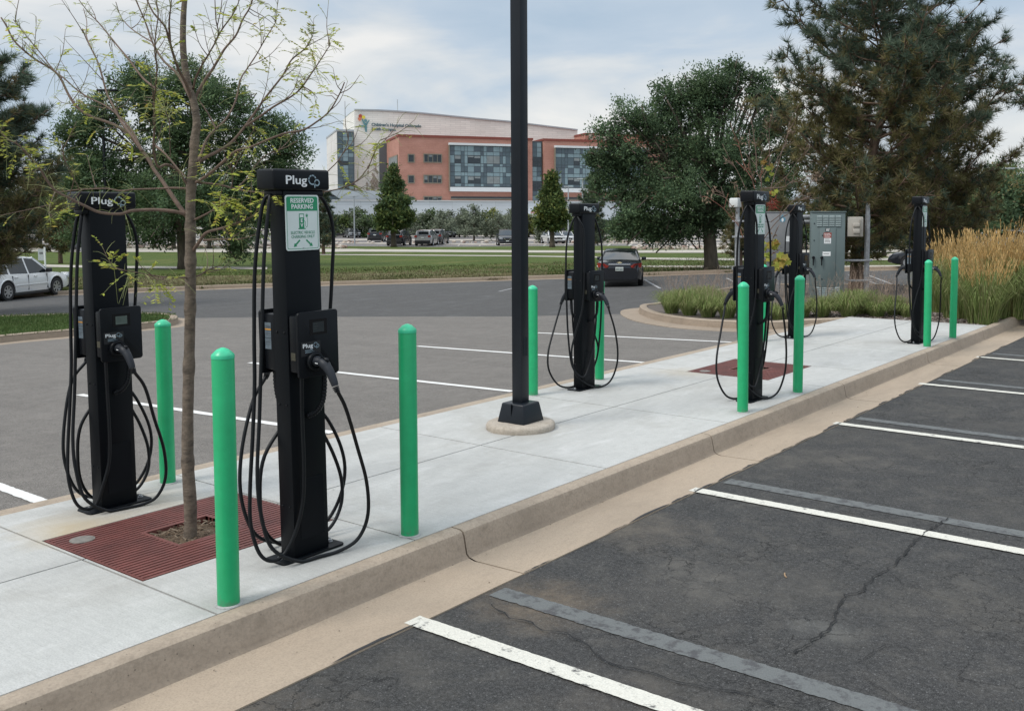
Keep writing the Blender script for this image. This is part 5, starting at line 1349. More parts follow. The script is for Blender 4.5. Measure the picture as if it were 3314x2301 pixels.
mb = MB(); mb.box(a.x-.2, b2.x+.2, yp-.15, -.31, zpt, zpt+.2); mb.obj('coping', whitep, pd)
mb = MB(); mb.box(a.x+.5, b2.x-.5, yp+1, -.4, ZB-.3, ZB+3.19); mb.obj('undercroft', M('undercroft_dark', (.05, .05, .055), .7), pd)
e0, e1 = bl(1184, 475, yp-.2), bl(1206, 479, yp-.2)
mb = MB(); mb.box(e0.x, e1.x, yp-2., yp-.01, e1.z-.7, e1.z-.1, 0); x = e0.x+.1
while x < e1.x-.3: mb.box(x, x+.22, yp-2.08, yp-2.0, e1.z, e0.z, 1); x += .36
mb.obj('entrance_canopy', [whitep, M('red_letters', (.45, .03, .02), .5)], bld)
mb = MB(); q0, q1 = bl(1188, 480, yp-.05), bl(1204, 520, yp-.05); mb.box(q0.x, q1.x, yp-.06, yp-.011, ZB+.1, q0.z); mb.obj('entrance_door', gl_m, bld)
# low white building to the left, distant
def farlamp(px, pyt, pyb, d, lab, arm=0., gm=None):
    gm = gm or greyroof
    g0 = at(px, pyb, d); tpz = at(px, pyt, d).z; g0.z = zt(g0.x)
    t = thing('street_lamp', lab, 'lamp post', tuple(g0), YAW, 'slim lamp posts far off')
    mb = MB(); mb.tube([(0, 0, 0), (0, 0, tpz-g0.z)], [.09, .07], 8); mb.obj('pole', gm, t, smooth='auto')
    mb = MB(); mb.box(-.55+arm, .55+arm, -.15, .15, tpz-g0.z-.02, tpz-g0.z+.1); mb.obj('lamp_head', gm, t, bevel=.03)
farlamp(1308, 403, 530, 95, 'tall slim grey lamp post in front of the right glass curtain wall')
farlamp(1276, 420, 530, 120, 'shorter of the two slim lamp posts before the right brick wing')
farlamp(796, 441, 530, 120, 'slim lamp post in front of the white podium wall at the left')
farlamp(740, 435, 530, 130, 'slim lamp post at the left end of the podium wall, by the curved roof')
farlamp(2279, 380, 540, 70, 'grey lamp post with a single arm above the trees at the right edge', -.5)
farlamp(242, 205, 590, 55, 'dark lamp post rising behind the big leafy tree on the left', .3, lampm)
t = thing('sign_board', 'white sign board on a post standing behind the silver wagon', 'sign', tuple(G(102, 607)), YAW)
dd = fwd(G(102, 607)); u = dd/2170
mb = MB(); mb.box(-.04, .04, -.04, .04, 0, 52*u); mb.obj('post', white, t)
mb = MB(); mb.box(-.40, -.045, -.03, .03, 22*u, 48*u); bd = mb.obj('board', M('board_grey', (.45, .48, .5), .5), t)
mb = MB()
for k in range(3): mb.box(-.30+.07*k, -.255+.07*k, -.034, -.031, 36*u, 41*u)
mb.obj('print', M('ink', (.05, .05, .05), .6), bd)
# ------------------------------------------------------------------ vegetation
bark1 = M('young_bark', (.135, .105, .078), .85, var=.5, scale=16, bmp=.7, bscale=50, stretch=(1, 1, 1.8))
bark_tw = M('twig_bark', (.135, .090, .066), .8, var=.25, scale=20)
barkd = M('dark_bark', (.085, .068, .05), .9, var=.4, scale=8, bmp=.8, bscale=18, stretch=(1, 1, .25))
barkp = M('pine_bark', (.15, .10, .07), .9, var=.5, scale=9, bmp=1., bscale=14, stretch=(1, 1, .3))
redtw = M('red_twig', (.22, .085, .055), .7, var=.2)
lf_loc = leafmat('locust_leaf', [(.30, .38, .08), (.46, .52, .09), (.58, .60, .12), (.38, .44, .10), (.62, .48, .12)], trans=.45)
stalk = M('leaf_stalk', (.22, .24, .09), .6, var=.2)
lf_dec = leafmat('broadleaf_dark', [(.068, .110, .055), (.092, .145, .070), (.120, .180, .085), (.155, .215, .100)], trans=.32)
lf_dec2 = leafmat('broadleaf_deep', [(.066, .108, .062), (.090, .142, .078), (.118, .178, .092), (.155, .215, .110)], trans=.32)
lf_pear = leafmat('broadleaf_mid', [(.045, .075, .030), (.07, .11, .038), (.11, .15, .048), (.17, .19, .06)], trans=.2)
lf_yel = leafmat('broadleaf_yellow', [(.13, .16, .045), (.20, .22, .06), (.28, .27, .08)], trans=.2)
lf_sm = leafmat('small_tree_leaf', [(.09, .14, .05), (.13, .18, .065), (.19, .23, .08)], trans=.25)
lf_sm2 = leafmat('small_tree_leaf_dark', [(.06, .095, .045), (.09, .13, .06), (.13, .17, .075)], trans=.25)
lf_gry = leafmat('conifer_grey', [(.12, .145, .10), (.17, .20, .14), (.23, .25, .18)], trans=.1)
lf_pin = leafmat('pine_needles', [(.065, .10, .072), (.105, .145, .10), (.155, .19, .13)], trans=.25)
lf_pin2 = leafmat('pine_needles_olive', [(.12, .125, .055), (.18, .17, .072), (.235, .21, .09), (.29, .22, .13)], trans=.25)
lf_map = leafmat('maple_leaf', [(.25, .30, .06), (.38, .40, .08), (.36, .20, .07), (.30, .34, .07)], trans=.35)
grb = leafmat('fountain_grass', [(.14, .20, .06), (.21, .28, .09), (.28, .33, .12), (.38, .35, .19)], trans=.3)
grt = leafmat('reed_stem', [(.10, .12, .04), (.16, .16, .06), (.22, .19, .08)], trans=.25)
grp = leafmat('reed_plume', [(.50, .31, .12), (.62, .41, .17), (.74, .53, .26)], trans=.3)

def rnd(a, b2): return random.uniform(a, b2)
def rdir():
    z = rnd(-1, 1); a = rnd(0, 2*pi); r_ = sqrt(1-z*z); return Vector((r_*cos(a), r_*sin(a), z))
RV = Vector((cos(YAW), sin(YAW), 0)); FV = Vector((-sin(YAW), cos(YAW), 0)); UV = Vector((0, 0, 1))
def leaf(mb, p, d, n, L, W, m=0):
    s = d.cross(n)
    if s.length < 1e-5: s = d.orthogonal()
    s = s.normalized()*W/2
    mb.v += [tuple(p), tuple(p+d*L*.45+s), tuple(p+d*L), tuple(p+d*L*.45-s)]
    o = len(mb.v)-4; mb.f.append((o, o+1, o+2, o+3)); mb.mi.append(m)
def crown(mb, lobes, nclump, per, size, sig, hollow=.55, m=0, up=.25, altm=None, altp=0.):
    "leaves in lumpy sub-lobes over every main lobe, plus a darker filling inside"
    wts = [l[1][0]*l[1][2] for l in lobes]; tot = sum(wts)
    for (c0, rr), wt in zip(lobes, wts):
        nsub = max(5, int(11*wt/tot*len(lobes)+3)); ncl = nclump*wt/tot
        for s_ in range(nsub):
            d = rdir()
            if d.z < -.35 and random.random() < .6: d.z = -d.z
            f = rnd(.45, .90); sc_ = c0+RV*(d.x*rr[0]*f)+FV*(d.y*rr[1]*f)+UV*(d.z*rr[2]*f)
            sr = min(rr[0], rr[2])*rnd(.28, .46); mm = altm if (altm is not None and random.random() < altp) else m
            n = max(2, int(ncl*.78/nsub*rnd(.7, 1.3)))
            for c in range(n):
                e = rdir(); g = rnd(.35, 1.05); cc = sc_+Vector((e.x*sr*g, e.y*sr*g, e.z*sr*1.15*g))
                out = (e+UV*(up+.1)+(RV*d.x+FV*d.y+UV*d.z)*.4).normalized(); sg = sig*rnd(.5, 1.1)
                for i in range(per):
                    q = cc+Vector((random.gauss(0, sg), random.gauss(0, sg), random.gauss(0, sg*.8)))
                    dd = (out*.8+rdir()*.7).normalized(); nn = (rdir()*.8+out*.4+UV*.7).normalized()
                    leaf(mb, q, dd, nn, size*rnd(.7, 1.3), size*rnd(.38, .58), mm)
        for c in range(int(ncl*.22)+1):
            d = rdir(); f = rnd(.1, .85); cc = c0+RV*(d.x*rr[0]*f)+FV*(d.y*rr[1]*f)+UV*(d.z*rr[2]*f)
            for i in range(per):
                q = cc+rdir()*sig*rnd(0, 2.2); leaf(mb, q, rdir(), rdir(), size*1.3, size*.75, m)
def pxlobes(lst, d, dz=1.0, seed=1):
    random.seed(seed); out = []
    for px, py, rx, ry in lst:
        u = d/2170; off = rnd(-.35, .35)*rx*u
        out.append((at(px, py, d+off), (rx*u, rx*u*dz, ry*u)))
    return out
def limbs(mb, base, top, r0, targets, r1=.03):
    "trunk plus limbs reaching toward lobe centres"
    tr = crom([base, base.lerp(top, .3)+Vector((rnd(-.1, .1), rnd(-.1, .1), 0)), base.lerp(top, .65)+Vector((rnd(-.2, .2), rnd(-.2, .2), 0)), top], 5)
    n = len(tr); mb.tube(tr, [r0*(1.25 if i == 0 else 1)*(1-.75*i/(n-1)) for i in range(n)], 10)
    for c, rr in targets:
        k = random.randint(int(n*.25), int(n*.7)); s = tr[k]
        mid = s.lerp(c, .5)+Vector((rnd(-.3, .3), rnd(-.3, .3), rnd(-.1, .4)))*min(1, rr[0]*.4)
        br = crom([s, mid, c+Vector((0, 0, rr[2]*.3))], 5); q = len(br)
        mb.tube(br, [r0*.45*(1-.8*i/(q-1)) for i in range(q)], 7)
        for _ in range(5):
            s2 = br[random.randint(q//3, q-1)]; e = c+rdir()*rr[0]*.8
            mb.tube(crom([s2, s2.lerp(e, .5)+rdir()*.15, e], 3), [r0*.16*(1-.2*i) for i in range(7)][:7] if False else r0*.1, 5)
def broad(name, label, lobes_px, base_px, d, mat, nclump, per, size, sig, seed, r0=.2, hollow=.55, group=None, cat='tree', alt=None, altp=0., trunk_top=.55):
    random.seed(seed)
    lb_ = pxlobes(lobes_px, d, .9, seed)
    b0_ = at(base_px[0], base_px[1], d); b0_.z = zt(b0_.x)
    t = thing(name, label, cat, tuple(b0_), 0, group)
    inv = -b0_
    topz = max(c.z+r_[2]*.3 for c, r_ in lb_); cx_ = sum((c for c, r_ in lb_), Vector())/len(lb_)
    top = Vector((cx_.x*.6+b0_.x*.4, cx_.y*.6+b0_.y*.4, b0_.z+(topz-b0_.z)*.85))
    mb = MB(); limbs(mb, b0_.copy(), top, r0, lb_); mb.v = [tuple(Vector(v)+inv) for v in mb.v]
    mb.obj('trunk', barkd, t, smooth=True)
    mb = MB(); crown(mb, lb_, nclump, per, size, sig, hollow, altm=1 if alt else None, altp=altp); mb.v = [tuple(Vector(v)+inv) for v in mb.v]
    mb.obj('crown', [mat, alt] if alt else mat, t); return t
# right broadleaf tree
gR = G(1598, 611); dR = fwd(gR)
broad('broadleaf_tree', 'large dark green broadleaf tree behind the sedan, left of the big pine',
      [(1622, 190, 78, 60), (1600, 250, 110, 70), (1500, 262, 60, 48), (1450, 300, 62, 45), (1720, 215, 42, 48), (1735, 290, 62, 75), (1400, 345, 65, 42), (1352, 366, 42, 26), (1580, 340, 140, 95), (1470, 400, 100, 70), (1430, 470, 75, 50), (1700, 400, 105, 90), (1560, 450, 130, 75), (1480, 520, 62, 32), (1540, 520, 60, 30), (1680, 490, 75, 45), (1615, 500, 60, 40), (1640, 160, 38, 34), (1780, 350, 35, 60), (1400, 515, 40, 40), (1415, 262, 42, 42), (1370, 305, 48, 45), (1342, 362, 36, 34), (1500, 222, 52, 48), (1548, 205, 48, 42), (1692, 198, 42, 38), (1748, 245, 40, 48), (1345, 420, 36, 40), (1440, 510, 80, 48), (1530, 500, 90, 58), (1640, 470, 60, 60), (1385, 400, 60, 60), (1760, 430, 45, 60)],
      (1598, 611), dR, lf_dec2, 4200, 32, .108, .18, 11, r0=dR/2170*17, hollow=.42, alt=lf_dec, altp=.3)
# big left broadleaf tree
gL = G(414, 606); dL = fwd(gL)
broad('broadleaf_tree', 'large dark broadleaf tree behind the leafy young tree and the left charging posts',
      [(430, 185, 70, 50), (300, 190, 75, 50), (360, 240, 120, 75), (510, 235, 85, 60), (220, 275, 70, 60), (175, 300, 50, 50), (600, 300, 80, 62), (650, 350, 50, 50), (420, 330, 150, 90), (190, 390, 70, 70), (270, 400, 100, 80), (560, 400, 110, 80), (160, 470, 40, 50), (240, 500, 70, 60), (420, 460, 150, 80), (610, 450, 65, 60), (520, 520, 65, 50), (535, 570, 35, 28), (340, 530, 70, 40), (185, 530, 45, 30)],
      (414, 606), dL, lf_dec, 3600, 32, .160, .26, 12, r0=dL/2170*13, hollow=.42, alt=lf_dec2, altp=.4)
# pyramidal trees
def pyr(cx_, top, bot, hw_): # stacked lobes
    out = []; n = 8
    for i in range(n):
        f = i/(n-1); y = top+12+(bot-top-24)*f; w_ = 5+(hw_-5)*(f**.9) if f < .88 else hw_*.85
        out.append((cx_+((-1)**i)*w_*.12, y, w_*.92, (bot-top)/n*.75))
    return out
g1 = G(884, 555.5); broad('pyramidal_tree', 'left of the two pyramidal green trees, dark suvs parked behind its trunk', pyr(882, 372, 514, 62), (884, 555.5), fwd(g1), lf_pear, 950, 24, .34, .30, 13, r0=.34, hollow=.5, alt=lf_dec, altp=.45, group='pyramidal trees by the far car park')
g2 = G(1240, 556.5); broad('pyramidal_tree', 'right of the two pyramidal green trees, behind the right side of the lamp pole', pyr(1239, 386, 514, 48), (1240, 556.5), fwd(g2), lf_pear, 700, 24, .34, .30, 14, r0=.30, hollow=.5, alt=lf_yel, altp=.15, group='pyramidal trees by the far car park')
# small trees between the far car park and the hospital
small = [(772, 488, 528, 30, 0, 128), (801, 474, 532, 30, 1, 118), (822, 478, 534, 26, 1, 120), (752, 488, 524, 22, 1, 130), (948, 478, 532, 26, 2, 122), (966, 470, 530, 22, 1, 130), (992, 482, 536, 30, 2, 120), (1010, 470, 530, 26, 2, 126), (1032, 500, 533, 24, 2, 132), (1064, 461, 541, 26, 2, 112), (1044, 476, 530, 24, 2, 128), (1090, 478, 528, 26, 1, 135), (1121, 480, 541, 36, 2, 111), (1150, 474, 534, 26, 2, 120), (1164, 470, 525, 24, 3, 132), (1104, 468, 530, 18, 3, 136), (1140, 484, 528, 20, 3, 133), (1188, 488, 532, 22, 3, 125), (1218, 498, 547, 12, 2, 108), (1290, 480, 535, 30, 1, 118), (1318, 470, 540, 30, 1, 112), (1420, 490, 545, 32, 2, 110), (1460, 480, 540, 30, 1, 115)]
labs = {0: 'round green', 1: 'dark bushy green', 2: 'grey green needle-leaved', 3: 'yellowish green'}
where = ['at the left end of the small tree row below the podium wall', 'second tree from the left below the podium wall', 'just left of the left pyramidal tree', 'leftmost low tree beside the thick charging cable', 'just right of the left pyramidal tree', 'directly behind the silver suv', 'above the silver suv, slightly right', 'behind the dark suv facing the viewer', 'low between the taller small trees', 'tall thin and spindly with a visible trunk, mid row', 'left neighbour of the spindly one', 'behind the row, right of the spindly one', 'wide and round on a short trunk, left of the lamp pole', 'second to the left of the black suv', 'left edge of the lamp pole, behind the black suv', 'peeking above the wide round one', 'between the wide round one and the black suv', 'right edge of the lamp pole', 'narrow column beside the white wagon', 'right of the right pyramidal tree', 'behind the header of the unsigned charging post', 'below the left limbs of the big broadleaf tree', 'under the middle of the big broadleaf tree']
for i, (px, ty, by, hw_, kd, d) in enumerate(small):
    d = min(165, fwd(G(px, by)))
    mt = [lf_sm, lf_sm2, lf_gry, lf_yel][kd]; hh = by-ty-8
    hw_ *= 1.6; ty -= rnd(-6, 8)
    if kd == 2: lob = [(px, ty+hh*.12, hw_*.25, hh*.14), (px-2, ty+hh*.35, hw_*.6, hh*.2), (px+2, ty+hh*.62, hw_*.9, hh*.26), (px, ty+hh*.85, hw_*.85, hh*.17)]
    else: lob = [(px, ty+hh*.95, hw_*.7, hh*.14), (px, ty+hh*.2, hw_*.5, hh*.2), (px-hw_*.3, ty+hh*.5, hw_*.65, hh*.3), (px+hw_*.35, ty+hh*.55, hw_*.6, hh*.3), (px, ty+hh*.8, hw_*.75, hh*.2)]
    broad('small_tree', '%s tree %s' % (labs[kd], where[i]), lob, (px, by-1), d, mt, 130, 18, (.28 if kd != 2 else .24)*d/120, .24*d/120, 100+i, r0=.16, hollow=.35, group='small trees in front of the hospital', alt=lf_gry, altp=.35)
# hedge and far woods closing the view
woods = [(-120, 470, 70, 60), (-40, 440, 70, 60), (40, 480, 55, 40), (90, 440, 40, 55), (120, 480, 45, 40), (170, 450, 40, 60), (235, 470, 60, 50), (310, 470, 60, 50), (390, 470, 60, 50), (470, 470, 60, 50), (550, 480, 60, 45), (630, 470, 50, 55)]
for i, (px, py, rx, ry) in enumerate(woods):
    broad('background_tree', '%s olive green tree of the row behind the left pine and big broadleaf tree' % ['first', 'second', 'third', 'fourth', 'fifth', 'sixth', 'seventh', 'eighth', 'ninth', 'tenth', 'eleventh', 'twelfth'][i], [(px, py, rx, ry), (px+rx*.3, py-ry*.5, rx*.6, ry*.5), (px-rx*.4, py+ry*.3, rx*.6, ry*.5)],
          (px, 548), 105+3*(i % 4), [lf_yel, lf_pear, lf_dec][i % 3] if i in (2, 4) else lf_dec, 190, 20, .50, .6, 200+i, r0=.25, hollow=.3, group='trees closing the view on the left', alt=lf_pear, altp=.3)
woods2 = [(1900, 500, 60, 62, 60), (1985, 500, 70, 66, 55), (2070, 490, 70, 75, 58), (2150, 480, 70, 80, 60), (2230, 470, 60, 80, 64), (2300, 460, 60, 80, 66), (2380, 430, 80, 110, 66), (1800, 520, 60, 40, 75), (1730, 505, 45, 40, 80), (2245, 410, 45, 40, 75), (2200, 440, 40, 40, 80), (1960, 430, 70, 50, 90), (2090, 420, 70, 50, 90)]
for i, (px, py, rx, ry, d) in enumerate(woods2):
    broad('background_tree', '%s dark tree from the group behind the big pine on the right' % ['first', 'second', 'third', 'fourth', 'fifth', 'sixth', 'seventh', 'eighth', 'ninth', 'tenth', 'eleventh', 'twelfth', 'thirteenth'][i], [(px, py, rx, ry), (px+rx*.3, py-ry*.4, rx*.6, ry*.5), (px-rx*.5, py+ry*.35, rx*.5, ry*.5)],
          (px, 585 if d < 70 else 570), d, lf_dec if i % 2 else lf_dec2, 240, 24, .26, .4, 300+i, r0=.15, hollow=.25, group='trees closing the view on the right', alt=lf_pin2, altp=.35)
# ------------------------------------------------------------------ pines
def tuft(mb, p, d, L, n, m=0, W=.011):
    for k in range(n):
        q = (d*rnd(.35, 1.0)+rdir()*.75).normalized()
        s = q.cross(rdir()); 
        if s.length < 1e-4: continue
        s = s.normalized()*W*.5; l_ = L*rnd(.7, 1.15); o = len(mb.v)
        p0 = p+q*L*.05
        mb.v += [tuple(p0-s), tuple(p0+s), tuple(p0+q*l_)]; mb.f.append((o, o+1, o+2)); mb.mi.append(m)
def pine(name, label, base, trunkpts, prof, nl, seed, r0, L=.17, olive_z=None, group=None, dens=1., zlo=None, W=.011, nn=26, droop=.0):
    "prof: list of (z, radius) for limb reach"
    random.seed(seed)
    t = thing(name, label, 'tree', tuple(base), 0, group)
    tr = crom(trunkpts, 5); n = len(tr); tb = MB(); nb = MB()
    H_ = tr[-1].z-tr[0].z
    tb.tube([q-base for q in tr], [r0*(1.15 if i < 2 else 1)*(1-.85*i/(n-1)) for i in range(n)], 12)
    def tp(z):
        for a, b2 in zip(tr[:-1], tr[1:]):
            if a.z <= z <= b2.z: return a.lerp(b2, (z-a.z)/(b2.z-a.z+1e-6))
        return tr[-1]
    z0 = prof[0][0]; z1 = prof[-1][0]; ga = rnd(0, 6)
    for i in range(nl):
        z = z0+(z1-z0)*((i+rnd(0, 1))/nl); R_ = interp(prof, z)[0]*rnd(.55, 1.12); ga += 2.4
        s = tp(z-.15*R_); a = ga+rnd(-.4, .4)
        dr = Vector((cos(a), sin(a), 0)); e = Vector((s.x, s.y, 0))+dr*R_; e.z = z+R_*rnd(.12, .75)
        mid = s.lerp(e, .5); mid.z -= R_*rnd(.05, .16)+droop*R_
        br = crom([s, mid, e], 6); q = len(br); rb = r0*.16*(.4+R_/3)
        tb.tube([w_-base for w_ in br], [rb*(1-.8*j/(q-1)) for j in range(q)], 6)
        nsub = int((8+R_*6.5)*dens)
        for k in range(nsub):
            f = rnd(.22, 1.0); p = br[min(q-1, int(f*(q-1)))]
            sl = R_*rnd(.14, .34)*(1.1-f*.5)
            sd2 = (dr*rnd(.2, 1)+dr.cross(UV)*rnd(-1.1, 1.1)+UV*rnd(-.35, .9)).normalized()
            e2 = p+sd2*sl; e2.z += sl*.15
            tw_ = [p, p.lerp(e2, .5)-UV*sl*.06, e2]
            tb.tube([w_-base for w_ in tw_], [.018, .013, .008], 4, cap=False)
            nt_ = max(2, int(sl/.11))
            for j in range(nt_):
                g = (j+1)/nt_; pp = p.lerp(e2, g)+rdir()*.05
                m = 0
                if olive_z is not None and pp.z+rnd(-.8, .8) < olive_z: m = 1 if random.random() < .75 else 0
                elif random.random() < .12: m = 1
                tuft(nb, pp-base, (sd2*.8+UV*.5).normalized(), L*rnd(.8, 1.2), nn, m, W)
    tb.obj('trunk', barkp, t, smooth=True)
    nb.obj('crown', [lf_pin, lf_pin2], t)
    return t
dP = 24.4; u = dP/2170
bP = at(1922, 668, dP); bP.z = zt(bP.x)+.05
def zpx(py, d): return at(2000, py, d).z
pine('pine_tree', 'tall pine with sparse branching behind the beige utility box, filling the upper right',
     bP, [bP, at(1926, 560, dP), at(1945, 400, dP+.1), at(1980, 250, dP+.2), at(1985, 80, dP+.1), at(1985, -90, dP)],
     [(zpx(590, dP), .9), (zpx(530, dP), 1.7), (zpx(460, dP), 2.4), (zpx(400, dP), 2.8), (zpx(300, dP), 2.9), (zpx(200, dP), 2.6), (zpx(110, dP), 2.5), (zpx(30, dP), 2.05), (zpx(-60, dP), 1.5), (zpx(-110, dP), .5)], 104, 41, .19, L=.25, olive_z=zpx(200, dP), dens=.72, W=.018, nn=30)
dP2 = 27.5; b2_ = at(2105, 655, dP2); b2_.z = zt(b2_.x)
pine('pine_tree', 'second pine just right of and behind the tallest one, brownish lower needles',
     b2_, [b2_, at(2100, 500, dP2), at(2105, 350, dP2), at(2120, 200, dP2), at(2128, 70, dP2)],
     [(zpx(590, dP2), 1.3), (zpx(520, dP2), 2.0), (zpx(400, dP2), 2.35), (zpx(320, dP2), 2.3), (zpx(230, dP2), 1.8), (zpx(130, dP2), 1.2), (zpx(70, dP2), .6)], 72, 43, .17, L=.25, olive_z=zpx(240, dP2), dens=.85, W=.018, nn=24)
dP3 = 27; b3_ = at(2460, 660, dP3); b3_.z = zt(b3_.x)
pine('pine_tree', 'pine at the right edge of the view, only its left branches showing', b3_, [b3_, at(2455, 500, dP3), at(2450, 300, dP3), at(2450, 100, dP3)],
     [(zpx(560, dP3), 2.0), (zpx(400, dP3), 2.2), (zpx(300, dP3), 2.2), (zpx(220, dP3), 1.9), (zpx(110, dP3), .8)], 46, 45, .17, L=.2, dens=.9, W=.015, nn=20)
dP4 = 26; b4_ = at(-62, 720, dP4); b4_.z = zt(b4_.x)
pine('pine_tree', 'dense dark pine at the left edge, its lower limbs over the silver wagon', b4_, [b4_, at(-62, 560, dP4), at(-58, 400, dP4), at(-55, 250, dP4), at(-52, 140, dP4)],
     [(zpx(606, dP4), 1.7), (zpx(560, dP4), 2.5), (zpx(490, dP4), 2.2), (zpx(430, dP4), 1.9), (zpx(350, dP4), 1.75), (zpx(260, dP4), 1.75), (zpx(200, dP4), 1.4), (zpx(140, dP4), .4)], 96, 47, .18, L=.25, olive_z=zpx(380, dP4), dens=1.0, W=.018, nn=26)
# small dark conifers mid distance
for px, ty, by, rw, d, lab, sd3 in ((726, 400, 548, 1.6, 85, 'dark narrow conifer right of the nearest charging post, behind its cable', 51), (1330, 392, 552, 1.5, 78, 'blue green spruce left of the big broadleaf tree', 52), (135, 430, 560, 1.5, 70, 'olive conifer between the left pine and the big broadleaf tree', 53), (1660, 440, 600, .7, 34, 'brownish scrubby conifer beside the left galvanised post', 54)):
    bb = at(px, by, d); bb.z = zt(bb.x); tz = at(px, ty, d).z
    pine('conifer_tree', lab, bb, [bb, bb+Vector((0, 0, (tz-bb.z)*.5)), Vector((bb.x, bb.y, tz))], [(bb.z+.8, rw), (bb.z+(tz-bb.z)*.5, rw*.8), (tz, .15)], 60, sd3, .14, L=.26 if d > 50 else .15, dens=1.2, W=.05 if d > 50 else .014, nn=11 if d > 50 else 18, olive_z=None if sd3 < 53 else 99)

# ------------------------------------------------------------------ foreground young locust
random.seed(77)
DT = fwd(Vector((-4.955, 3.06, 0)))
base = Vector((-4.955, 3.06, -.03))
tree = thing('young_tree', 'young slender tree with sparse yellow green leaves, growing through the nearest red grate', 'tree', tuple(base))
def T1(p, dd=0.): return at(p[0]/2.0011, p[1]/2.0011, DT+dd)
trk = [base, at(428, 1170, DT), at(427, 1126, DT), at(421.5, 1031, DT), at(422, 911, DT), at(425.6, 768, DT), at(427.5, 648, DT)]+[T1(p) for p in ((856, 1100), (856, 900), (866, 750), (876, 620), (884, 550), (868, 450), (845, 380), (828, 280), (822, 180), (825, 60), (835, -60), (845, -250), (850, -500))]
tr = crom(trk, 9); mb = MB(); n = len(tr)
def trad(z):
    tab = [(-.03, .040), (.05, .0345), (.7, .031), (1.2, .029), (1.7, .028), (2.0, .024), (2.4, .020), (2.9, .015), (4.2, .006)]
    return interp(tab, z)[0]
mb.tube([p-base for p in tr], [trad(p.z)*(1+.09*mnoise.noise(p*9)+(.14 if any(abs(p.z-k) < .03 for k in (.42, .95, 1.28, 1.55, 1.75, 1.98, 2.2)) else 0)) for p in tr], 16)
mb.obj('trunk', bark1, tree, smooth=True)
